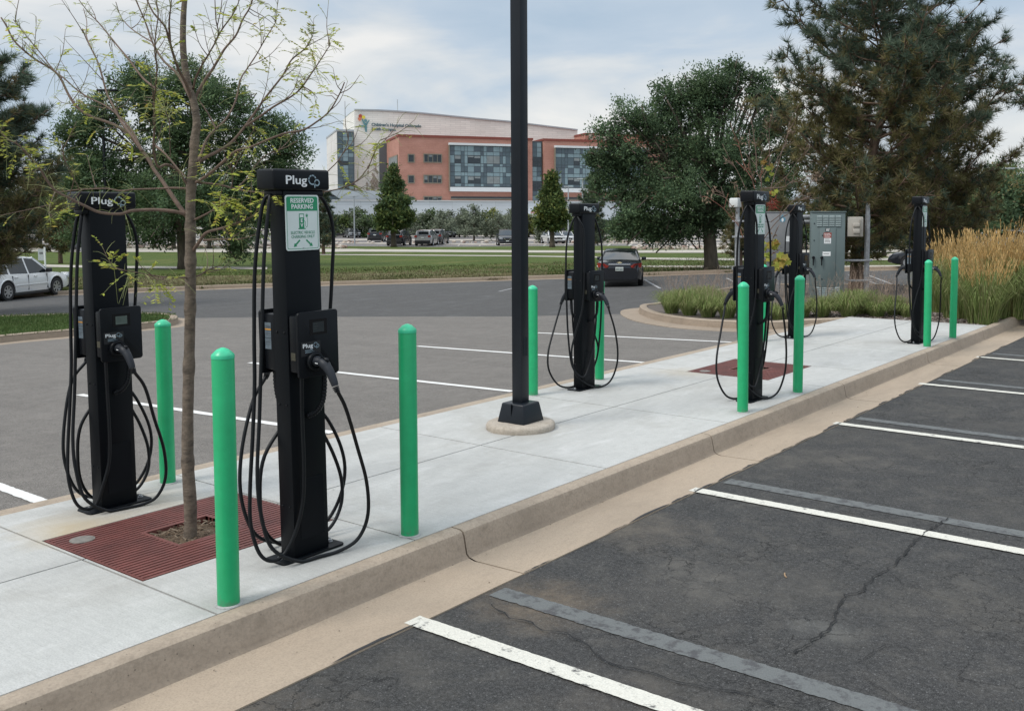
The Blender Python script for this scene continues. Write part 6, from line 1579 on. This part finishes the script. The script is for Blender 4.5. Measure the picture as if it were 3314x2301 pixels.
BR = [([(838, 965), (780, 950), (690, 943), (590, 948), (540, 962), (450, 955), (380, 925), (310, 890), (250, 858), (210, 810), (170, 745), (120, 690), (75, 645), (40, 630), (0, 590), (-40, 560)], 8, -.35),
 ([(845, 848), (780, 845), (710, 848), (600, 852), (540, 858), (480, 848), (400, 850), (330, 855), (270, 862), (235, 850)], 5, -.1),
 ([(842, 975), (800, 920), (760, 860), (720, 800), (690, 760), (670, 720), (640, 680), (600, 630), (560, 590), (520, 565), (470, 545), (410, 525), (350, 485), (310, 430), (270, 350), (230, 310), (170, 275), (110, 230), (60, 180), (30, 120), (5, 80)], 10, .45),
 ([(640, 680), (620, 640), (600, 600), (540, 530), (480, 480), (390, 435), (340, 400), (290, 355), (240, 315), (190, 250), (140, 190), (100, 140), (60, 90)], 5, .2),
 ([(640, 680), (600, 620), (560, 570), (540, 540), (510, 480), (480, 420), (455, 330), (435, 270), (410, 220), (385, 170), (370, 130)], 7, .5),
 ([(410, 220), (388, 160), (390, 100), (375, 40)], 3, .5),
 ([(855, 850), (800, 770), (750, 740), (710, 750), (692, 690), (690, 650), (695, 550), (692, 450), (700, 380), (705, 300), (695, 230), (700, 150), (710, 70), (700, -10)], 6, -.5),
 ([(878, 540), (868, 470), (840, 410), (820, 370), (790, 325), (740, 280), (705, 230), (680, 180), (660, 120), (640, 70), (605, -10)], 8, .35),
 ([(862, 455), (835, 375), (805, 320), (780, 250), (760, 180), (740, 120), (690, 60), (655, -10)], 8, -.3),
 ([(765, 195), (760, 110), (765, 50), (772, -10)], 5, -.25),
 ([(685, 190), (640, 165), (590, 130), (560, 100), (540, 70), (520, 10)], 3.5, .5),
 ([(700, 400), (640, 350), (580, 270), (530, 210), (490, 160), (440, 100), (400, 60), (350, -5)], 5, .3),
 ([(866, 475), (885, 425), (915, 370), (950, 320), (980, 270), (1010, 220), (1060, 160), (1090, 90), (1120, 40), (1138, -10)], 8, .1),
 ([(868, 400), (880, 350), (910, 290), (940, 240), (980, 160), (970, 90), (965, -10)], 5, -.4),
 ([(965, 190), (1000, 130), (1050, 60), (1080, -10)], 4, -.4),
 ([(876, 745), (900, 700), (930, 625), (970, 580), (1020, 530), (1060, 450), (1080, 360), (1110, 310), (1150, 250), (1190, 180), (1240, 100)], 6.5, .5),
 ([(970, 580), (940, 520), (900, 460), (875, 430)], 4, .1),
 ([(872, 745), (930, 705), (980, 680), (1040, 640), (1100, 570), (1150, 500), (1200, 430), (1270, 340), (1310, 270), (1370, 220), (1400, 170)], 8, .25),
 ([(1100, 570), (1160, 530), (1230, 480), (1300, 440), (1350, 400), (1400, 330), (1440, 270), (1482, 205)], 6, .0),
 ([(862, 830), (930, 790), (1000, 730), (1060, 680), (1130, 660), (1200, 630), (1280, 600), (1360, 585), (1420, 550), (1480, 500), (1527, 420), (1548, 370)], 7, -.25),
 ([(862, 818), (980, 830), (1060, 850), (1130, 862), (1200, 868), (1300, 872), (1380, 874), (1454, 864), (1548, 842), (1608, 808), (1648, 762), (1674, 709), (1700, 643), (1713, 626)], 4.5, .05),
 ([(1454, 864), (1461, 788), (1515, 728), (1548, 676), (1564, 636), (1564, 596)], 3, .1),
 ([(1060, 850), (1110, 800), (1160, 730), (1210, 690), (1290, 660), (1340, 630)], 3.5, .3),
 ([(870, 990), (930, 960), (980, 930), (1040, 890)], 5, -.3),
 ([(860, 1140), (900, 1080), (930, 1045), (1000, 1025), (1060, 1005), (1130, 975), (1190, 935), (1208, 890)], 8, -.25),
 ([(915, 1080), (1000, 1075), (1070, 1075), (1130, 1060), (1190, 1030)], 5, -.1),
 ([(862, 1247), (900, 1235), (930, 1215), (970, 1200), (990, 1195)], 4.5, .1),
 ([(845, 1247), (800, 1248), (700, 1240), (620, 1225), (560, 1215), (500, 1200)], 3.6, -.45),
 ([(1040, 850), (1045, 790), (1035, 740), (1070, 722)], 3, -.2), ([(765, 700), (762, 600), (760, 550), (745, 500)], 2.2, -.6),
 ([(690, 650), (740, 690), (800, 760), (840, 800)], 6, -.15), ([(310, 890), (330, 800), (290, 720), (280, 640)], 2.4, -.6), ([(250, 858), (225, 920), (220, 960)], 2.4, -.5)]
bm_ = MB(); lm = MB(); sm = MB(); allpts = []
def compound(p, d, L, leafy, ln=.021):
    "pinnate leaf: thin stalk, leaflets along it"
    d = d.normalized(); sag = Vector((0, 0, -1)); pts = [p+d*L*f+sag*(L*.35*f*f) for f in (0, .33, .66, 1)]
    sm.tube(pts, [.0015, .0013, .0011, .0007], 3, cap=False)
    if not leafy: return
    npair = random.randint(5, 9); side = d.cross(UV)
    if side.length < .1: side = rdir()
    side.normalize(); tilt = rdir()*.5
    f0 = rnd(.1, .45)
    for k in range(npair):
        f = f0+(1-f0)*(k+.6)/npair; q = p+d*L*f+sag*(L*.35*f*f)
        for s in (-1, 1):
            if random.random() < .18: continue
            dd = (side*s+d*.45+rdir()*.25-UV*.15).normalized()
            leaf(lm, q, dd, (UV+tilt+rdir()*.3).normalized(), ln*rnd(.75, 1.2), ln*rnd(.36, .5))
for pts, r_, dd in BR:
    L3 = [T1(p, dd*(min(1, i/max(1, len(pts)-1)*1.3))) for i, p in enumerate(pts)]
    if pts[0][0] not in range(835, 882): # side branch starts on its parent: keep depth there
        pass
    c = crom(L3, 5); n = len(c); allpts += c
    rr = [max(.0022, (r_*1.02/2.0011/2170*DT)*(1-.66*(i/(n-1))**.9)*(1+.12*mnoise.noise(q*14))) for i, q in enumerate(c)]
    bm_.tube([q-base for q in c], rr, 8)
    n0 = int(n*.22)
    for i in range(n0, n):
        f = i/(n-1)
        if random.random() < (.34 if pts[-1][0] < 1500 else .12):      # knobby spur with a spray of thin stalks
            p = c[i]; k = random.randint(1, 5)
            dpar = (c[min(i+1, n-1)]-c[i-1]).normalized()
            low = 1.0 if p.z < 2.4 else .55
            leafy = random.random() < (.26 if f > .5 else .16)
            for _ in range(k):
                dr = (rdir()+UV*.35+dpar*.4).normalized()
                compound(p-base, dr, rnd(.07, .16)*(1 if low == 1 else .8), leafy and random.random() < .6, rnd(.023, .032))
        if random.random() < .10 and f > .3:
            p = c[i]; dpar = (c[min(i+1, n-1)]-c[i-1]).normalized(); dr = (dpar*.8+rdir()*.8+UV*.3).normalized(); Lt = rnd(.08, .28)
            tw2 = crom([p, p+dr*Lt*.5+rdir()*.015, p+dr*Lt+UV*.03], 3); bm_.tube([q-base for q in tw2], [.0028*(1-.1*j) for j in range(len(tw2))], 5)
            for j in range(2, len(tw2)):
                if random.random() < .8: compound(tw2[j]-base, (dr+rdir()*.9).normalized(), rnd(.06, .13), random.random() < .3, .026)
# traced leafy clusters
for (zx, zy, nl_, sp_, dd, ln) in ((478, 1175, 9, 26, -.45, .034), (715, 1268, 6, 24, -.3, .026), (760, 1270, 5, 20, -.3, .024), (615, 1255, 3, 20, -.3, .022), (790, 1290, 3, 14, -.25, .022), (1045, 905, 12, 40, -.25, .027), (1010, 960, 9, 34, -.3, .026), (1090, 920, 7, 30, -.2, .024), (930, 900, 4, 24, -.3, .022), (1190, 880, 5, 26, -.35, .024), (1225, 885, 5, 28, -.42, .023),
                               (90, 150, 7, 36, .4, .023), (30, 560, 9, 30, -.35, .025), (110, 660, 6, 30, -.35, .024), (60, 610, 8, 40, -.35, .024), (370, 415, 5, 26, .3, .024), (500, 260, 6, 34, .3, .022), (700, 440, 10, 46, -.4, .024), (740, 500, 6, 36, -.4, .024), (620, 430, 5, 36, -.3, .022), (1165, 590, 7, 30, .1, .023), (1210, 110, 9, 34, .3, .024), (1400, 190, 10, 36, .2, .023), (1460, 180, 6, 30, .1, .022), (1320, 340, 4, 30, .1, .022), (1440, 340, 4, 24, .0, .022), (1440, 450, 7, 40, -.1, .022), (1230, 40, 5, 34, .3, .022), (940, 640, 8, 46, .2, .023), (880, 690, 5, 26, .1, .022), (1567, 655, 3, 10, .08, .022), (1560, 752, 4, 16, .08, .022), (1690, 650, 3, 12, .05, .022), (1730, 645, 3, 10, .05, .022), (1735, 690, 2, 8, .05, .02), (1620, 872, 2, 8, .05, .022), (520, 90, 4, 30, .4, .02), (450, 250, 4, 26, .4, .02), (640, 300, 7, 40, .2, .022), (230, 930, 5, 20, -.5, .024), (255, 1020, 3, 14, -.5, .024), (150, 760, 5, 24, -.4, .022), (560, 620, 4, 40, .1, .02), (260, 650, 5, 40, -.5, .022), (960, 190, 4, 22, -.3, .022), (770, 410, 6, 34, -.3, .022), (1110, 700, 6, 40, .1, .02), (1020, 780, 6, 40, -.1, .02), (930, 730, 5, 34, -.1, .02)):
    for k in range(max(2, int(nl_*.75))):
        p = T1((zx+random.gauss(0, sp_*.5), zy+random.gauss(0, sp_*.5)), dd+rnd(-.06, .06))
        q0 = min(allpts, key=lambda a: (a-p).length_squared); dv = p-q0; dl = dv.length
        if dl > .07:
            e0 = q0+dv*(1-.05/dl); bm_.tube([w_-base for w_ in (q0, q0.lerp(e0, .5)+rdir()*.012, e0)], [.0026, .0021, .0015], 5); q0 = e0
        compound(q0-base, (dv.normalized()*.6+rdir()*.8 if dl > 1e-4 else rdir()).normalized(), rnd(.09, .15), True, ln*1.25)
bo = bm_.obj('branch', bark_tw, tree, smooth=True); bo['kind'] = 'stuff'
lo = lm.obj('leaves', lf_loc, tree); so3 = sm.obj('leaf_stalks', stalk, tree)
# weeds stick by the island etc. omitted; sapling in second grate
random.seed(31)
base2 = Vector((-4.95, 10.42, -.03)); D2 = fwd(base2)
t2 = thing('sapling', 'almost bare sapling with reddish twigs and few leaves, in the farther red grate', 'tree', tuple(base2))
def T2(p, dd=0.): return at((2150+p[0]/2.9017)/1.4415, (350+p[1]/2.9017)/1.4415, D2+dd)
b_ = MB(); r__ = MB(); lm2 = MB()
B2 = [([(915, 1500), (918, 1200), (915, 1000), (912, 760), (915, 640)], 12, 0, 0),
 ([(915, 700), (890, 640), (870, 600), (862, 450), (850, 330), (830, 200), (815, 100), (770, 30)], 7, .1, 0), ([(930, 640), (965, 580), (990, 500), (985, 300), (990, 150), (1000, 100)], 6, -.1, 0),
 ([(850, 760), (820, 660), (780, 600), (740, 500), (700, 350), (690, 300)], 5, .2, 1), ([(835, 720), (815, 600), (800, 450), (800, 200)], 5, -.2, 0), ([(990, 800), (1020, 680), (1080, 500), (1110, 380), (1150, 280), (1200, 200)], 6, .2, 0), ([(1000, 620), (1060, 480), (1130, 350), (1180, 120)], 4, .3, 0),
 ([(960, 820), (1050, 720), (1150, 640), (1260, 490), (1350, 400)], 5, .1, 0), ([(930, 755), (1050, 750), (1130, 740), (1200, 690), (1340, 640), (1450, 635)], 6, -.1, 0), ([(1180, 700), (1260, 690), (1330, 650), (1400, 650)], 5, -.2, 0),
 ([(760, 750), (700, 620), (640, 520), (600, 490)], 4, .1, 0), ([(1000, 1070), (1100, 990), (1180, 900), (1250, 840), (1380, 700), (1470, 640)], 5, .2, 0), ([(930, 1240), (1020, 1110), (1100, 1030), (1180, 980), (1260, 880), (1360, 830)], 5, -.2, 0),
 ([(740, 1220), (700, 1110), (640, 1040), (590, 980), (540, 930), (470, 880), (390, 830)], 5, -.1, 1), ([(745, 1000), (720, 880), (690, 760), (672, 700)], 4, .1, 0), ([(640, 930), (580, 850), (530, 800), (440, 775)], 4, .2, 0), ([(745, 1150), (680, 1060), (620, 950)], 3, .2, 0), ([(930, 1400), (960, 1330), (1010, 1250), (1040, 1180)], 4, -.3, 0), ([(920, 1450), (1000, 1380), (1080, 1330)], 4, -.2, 1), ([(860, 700), (830, 640), (780, 560)], 3, 0, 1), ([(910, 720), (905, 640), (920, 560)], 3, .05, 1)]
for pts, rp_, dd, red in B2:
    L3 = [T2(p, dd*min(1, i/(len(pts)-1)*1.3)) for i, p in enumerate(pts)]; c = crom(L3, 5); n = len(c)
    tgt = r__ if red else b_
    tgt.tube([q-base2 for q in c], [max(.003, rp_*.66/2.9/1.4415/2170*D2*1.4*(1-.75*i/(n-1))) for i in range(n)], 7)
    if rp_ < 9:
        for i in range(n//3, n):
            if random.random() < .26:
                dr = ((c[min(i+1, n-1)]-c[i-1]).normalized()*.8+rdir()*.8+UV*.2).normalized(); l_ = rnd(.06, .24)
                tgt.tube([q-base2 for q in (c[i], c[i]+dr*l_*.5+rdir()*.02, c[i]+dr*l_)], [.0045, .0035, .0025], 4)
            if i > n-5 and random.random() < .8:
                for _ in range(4): leaf(lm2, c[i]-base2+rdir()*.05, rdir(), rdir(), .05, .02, 1)
tk = [base2, base2+Vector((0, 0, .6)), T2((915, 1500))]; b_.tube([q-base2 for q in crom(tk, 4)], [.03, .028, .027, .026, .025, .024, .023, .022, .021], 10)
b_.obj('trunk', bark_tw, t2, smooth=True); r__.obj('red_twig', redtw, t2, smooth=True)
def mleaf(p, s_, m=0):
    nrm = (rdir()*.8-FV*.8).normalized(); a = nrm.orthogonal().normalized(); b3 = nrm.cross(a); o = len(lm2.v); n = 10
    for k in range(n):
        an = 2*pi*k/n; rr_ = s_*(1 if k % 2 == 0 else .62); lm2.v.append(tuple(p+a*cos(an)*rr_+b3*sin(an)*rr_+nrm*.01*rnd(-1, 1)))
    lm2.f.append(tuple(range(o, o+n))); lm2.mi.append(m)
for zx, zy, k, sp_, s_ in ((990, 560, 8, 40, .035), (940, 520, 3, 14, .035), (1020, 810, 5, 24, .03), (970, 680, 2, 18, .03), (1010, 620, 3, 14, .03), (1040, 1270, 9, 34, .055), (1130, 1440, 9, 34, .055), (1060, 1480, 7, 40, .05), (990, 1300, 6, 40, .05), (950, 1380, 5, 40, .045), (920, 1420, 4, 50, .04), (1090, 1400, 6, 30, .055)):
    for _ in range(k): mleaf(T2((zx+random.gauss(0, sp_*.6), zy+random.gauss(0, sp_*.5)), -.25+rnd(-.1, .1))-base2, s_*rnd(.7, 1.2))
rd = leafmat('red_spray', [(.25, .05, .04), (.35, .08, .06)], trans=.2)
for _ in range(110): p = T2((1015+random.gauss(0, 26), 900+random.gauss(0, 22)), -.1); leaf(lm2, p-base2, rdir(), rdir(), .06, .008, 2)
lm2.obj('leaves', [lf_map, M('dry_seed', (.16, .11, .07), .8), rd], t2)

# ------------------------------------------------------------------ grasses
def blades(mb, c, n, H_, spread, W, lean=.5, m=0, arch=.5, r0=.12):
    for _ in range(n):
        a = rnd(0, 2*pi); rr_ = r0*sqrt(random.random()); p = c+Vector((cos(a)*rr_, sin(a)*rr_, 0)); h = H_*rnd(.55, 1.1)
        a2 = a+rnd(-.8, .8); l_ = spread*rnd(.15, 1.); d = Vector((cos(a2), sin(a2), 0)); s = Vector((-sin(a2+rnd(-1, 1)), cos(a2), 0)).normalized()*W*.5
        q1 = p+d*l_*.3+UV*h*.6; q2 = p+d*l_*.7+UV*h*.95; q3 = p+d*l_*1.1+UV*h*(1-arch*rnd(.2, 1)*.6)
        o = len(mb.v); mb.v += [tuple(v) for v in (p-s, p+s, q1+s*.9, q1-s*.9, q2+s*.6, q2-s*.6, q3)]
        mb.f += [(o, o+1, o+2, o+3), (o+3, o+2, o+4, o+5), (o+5, o+4, o+6)]; mb.mi += [m]*3
random.seed(61)
gc = [(1508, 703, .62), (1548, 708, .6), (1590, 712, .62), (1632, 714, .58), (1580, 690, .55), (1530, 690, .5), (1672, 712, .42), (1712, 716, .45), (1750, 718, .42), (1800, 712, .5), (1845, 712, .55), (1905, 712, .55), (1935, 706, .62), (1968, 712, .5), (2010, 708, .5), (2040, 712, .45), (1880, 700, .4), (1985, 700, .5), (1625, 695, .5)]
nms = ['at the rounded tip of the planter', 'second from the planter tip', 'in the middle of the left clump row', 'left of the signed charging post', 'in the back row near the planter tip', 'low at the back of the planter tip', 'behind the cables of the signed charging post', 'between the two right charging posts', 'behind the small bollard', 'left of the grey green cabinet', 'directly below the grey green cabinet', 'below the right edge of the cabinet', 'largest and palest, by the pine trunk', 'right of the steel post', 'left of the farthest charging post', 'just touching the farthest charging post', 'small, hugging the cabinet foot', 'behind the steel post', 'behind the left clump row']
def GP(px, py):
    r, fy = ray(px, py); t = 1.
    while True:
        p = r*t+Vector((0, 0, HC))
        if p.z < zt(p.x)+.12: return p
        t *= 1.003
for i, (px, py, h) in enumerate(gc):
    p = GP(px, py); t = thing('ornamental_grass', 'green fountain grass clump %s' % nms[i], 'ornamental grass', tuple(p), 0, 'green fountain grass clumps in the planter')
    mb = MB(); hs = h*rnd(.6, .98); blades(mb, Vector(), 560, hs*.92, hs*.95, .0085, arch=.95, r0=.12); mb.obj('blades', grb, t)
    mb = MB()
    for _ in range(26):
        a = rnd(0, 2*pi); e = Vector((cos(a)*h*rnd(.2, .9), sin(a)*h*rnd(.2, .9), h*rnd(1.1, 1.6))); mb.tube([Vector(), e*.5+UV*h*.15, e], [.002, .0015, .001], 3, cap=False)
        for j in range(7): leaf(mb, e-UV*.03*j, (rdir()+UV*.5).normalized(), rdir(), .035, .006)
    mb.obj('seed_heads', M('seed_head_dusty', (.26, .19, .14), .8, var=.3), t)
tall = [(2112, 700, 1.05), (2150, 715, 1.35), (2185, 700, 1.45), (2205, 728, 1.15), (2235, 715, 1.4), (2275, 715, 1.35), (2315, 712, 1.35), (2160, 690, 1.35), (2255, 695, 1.5), (2345, 718, 1.3), (2300, 690, 1.4), (2215, 690, 1.5), (2130, 690, 1.25)]
tn = ['just behind the farthest charging post', 'between the last two bollards', 'tallest, behind the last bollard', 'nearest the kerb right of the last bollard', 'in the middle of the golden group', 'right of the middle of the golden group', 'cut by the right edge of the view', 'in the back row behind the last bollard', 'in the back row right of the middle', 'outermost at the right, by the kerb', 'in the back row at the right edge', 'in the back row centre', 'in the back row at the left end']
for i, (px, py, h) in enumerate(tall):
    p = GP(px, py); p.z = zt(p.x)+.12; t = thing('reed_grass', 'tall golden feather reed grass clump %s' % tn[i], 'ornamental grass', tuple(p), 0, 'tall golden reed grass clumps')
    mb = MB(); blades(mb, Vector(), 620, h*.78, h*.55, .010, arch=.6, r0=.24); mb.obj('blades', grb, t)
    mb = MB(); pm = MB(); lean = Vector((rnd(-.1, .25), rnd(-.1, .1), 0))
    h *= rnd(.86, 1.1)
    for _ in range(random.randint(60, 100)):
        a = rnd(0, 2*pi); rr_ = .2*sqrt(random.random()); p0_ = Vector((cos(a)*rr_, sin(a)*rr_, 0)); hh = h*rnd(.78, 1.08)
        e = p0_+Vector((cos(a), sin(a), 0))*h*rnd(.03, .42)+lean*h*.9+UV*hh; mb.tube([p0_, p0_.lerp(e, .55)+UV*.06, e], [.003, .0025, .0015], 3, cap=False)
        for j in range(16):
            f = 1-.30*j/16; leaf(pm, p0_.lerp(e, f)+rdir()*.008, ((e-p0_).normalized()*1.6+rdir()*.35).normalized(), rdir(), .085*rnd(.7, 1.2), .012)
    mb.obj('stems', grt, t); pm.obj('plumes', grp, t)
# gravel mulch stones in the bed
random.seed(5); mb = MB()
for _ in range(2600):
    x = rnd(-7.6, -3.95); y = 16.9+abs(random.gauss(0, 1.2)); s_ = rnd(.012, .035)
    if x < -6.3 and y < 16.9: continue
    z = zt(x)+.125; vs = [Vector((rnd(-1, 1), rnd(-1, 1), rnd(-.1, .9)))*s_+Vector((x, y, z)) for _ in range(6)]
    mb.add(vs, [(0, 1, 2), (2, 3, 4), (0, 2, 4), (1, 3, 5), (3, 4, 5), (0, 4, 5), (0, 1, 5), (1, 2, 3)], random.choice((0, 1, 1, 2)))
o = mb.obj('bed_gravel', [M('stone_a', (.22, .17, .14), .9), M('stone_b', (.13, .105, .09), .9), M('stone_c', (.33, .29, .26), .9)]); o['kind'] = 'stuff'
# rocks along the far path and islands
mb = MB(); random.seed(15)
def rockat(p, s_):
    vs = []
    for a in range(6):
        for e in (-.3, .6): vs.append(p+Vector((cos(a*1.05)*s_*rnd(.7, 1.2), sin(a*1.05)*s_*rnd(.7, 1.2), s_*(e+.3)*rnd(.6, 1.))))
    vs.append(p+UV*s_*rnd(.8, 1.1)); f = []
    for a in range(6): b3 = (a+1) % 6; f += [(2*a, 2*b3, 2*b3+1, 2*a+1), (2*a+1, 2*b3+1, 12)]
    mb.add(vs, f, random.choice((0, 0, 1, 2)))
for (x0, x1, y0, y1, cnt, s0) in ((-60, 240, 553, 561, 150, .32), (240, 780, 553.5, 559.5, 260, .28), (1420, 1660, 556, 562, 190, .24), (700, 1500, 545, 547, 110, .25), (1255, 1400, 540, 547, 60, .3), (1660, 2299, 556, 561, 140, .25), (1700, 2299, 575, 582, 40, .2)):
    for _ in range(cnt):
        p = G(rnd(x0, x1), rnd(y0, y1)); rockat(p+UV*.06, s0*rnd(.5, 1.3))
o = mb.obj('rock_border', [M('rock_a', (.40, .34, .28), .9, var=.3, scale=2), M('rock_b', (.50, .45, .40), .9, var=.2, scale=2), M('rock_c', (.30, .21, .17), .9, var=.2, scale=2)]); o['kind'] = 'stuff'
# grass blades on the island and the front edge of the lawn
random.seed(9); mb = MB()
xsI = [p[0] for p in il]; ysI = [p[1] for p in il]
def inside(x, y, poly):
    c = False; j = len(poly)-1
    for i in range(len(poly)):
        if (poly[i][1] > y) != (poly[j][1] > y) and x < (poly[j][0]-poly[i][0])*(y-poly[i][1])/(poly[j][1]-poly[i][1])+poly[i][0]: c = not c
        j = i
    return c
cnt = 0
while cnt < 26000:
    x = rnd(-27, max(xsI)); y = rnd(2, 14)
    if not inside(x, y, il): continue
    if (x-(-19.5))**2+(y-12.5)**2 < .6: continue
    a = rnd(0, 6.3); h = rnd(.03, .085); p = Vector((x, y, zt(x)+.13)); s = Vector((cos(a), sin(a), 0))*.009; o_ = len(mb.v)
    mb.v += [tuple(p-s), tuple(p+s), tuple(p+Vector((rnd(-.04, .04), rnd(-.04, .04), h)))]; mb.f.append((o_, o_+1, o_+2)); mb.mi.append(0); cnt += 1
o = mb.obj('island_grass', leafmat('lawn_blade', [(.05, .09, .025), (.075, .12, .035), (.11, .14, .05)], trans=.2)); o['kind'] = 'stuff'
mb = MB(); random.seed(10)
for _ in range(42000):
    p = G(rnd(-20, 2100), 0) if False else None
    px = rnd(-30, 1750); f = random.random()**1.5
    yk = interp([(-420, 690), (0, 667), (480, 648.5), (740, 640), (1000, 633), (1280, 624), (1460, 619), (1640, 612.5), (1830, 608)], px)[0]
    r, fy = ray(px, yk-1.5-f*34); t_ = None
    # plane approximation of the lawn near its kerb
    p = None; tt = 20.
    while tt < 120:
        p = r*tt+Vector((0, 0, HC))
        if p.z < zt(p.x)+.05: break
        tt *= 1.02
    a = rnd(0, 6.3); h = rnd(.05, .13); p.z = zt(p.x)+.05; s = Vector((cos(a), sin(a), 0))*.02; o_ = len(mb.v)
    mb.v += [tuple(p-s), tuple(p+s), tuple(p+Vector((rnd(-.06, .06), rnd(-.06, .06), h)))]; mb.f.append((o_, o_+1, o_+2)); mb.mi.append(1 if (mnoise.noise(Vector((p.x*.25, p.y*.25, 0)))*.9+rnd(-.25, .25)+(.35 if 300 < px < 1230 and f < .7 else -.25)) > 0.05 else 0)
o = mb.obj('lawn_grass', [leafmat('lawn_blade_far', [(.06, .08, .025), (.09, .11, .035), (.12, .13, .05), (.07, .10, .03)], trans=.2), leafmat('dry_blade', [(.20, .17, .10), (.26, .22, .13), (.15, .14, .07)], trans=.2)]); o['kind'] = 'stuff'
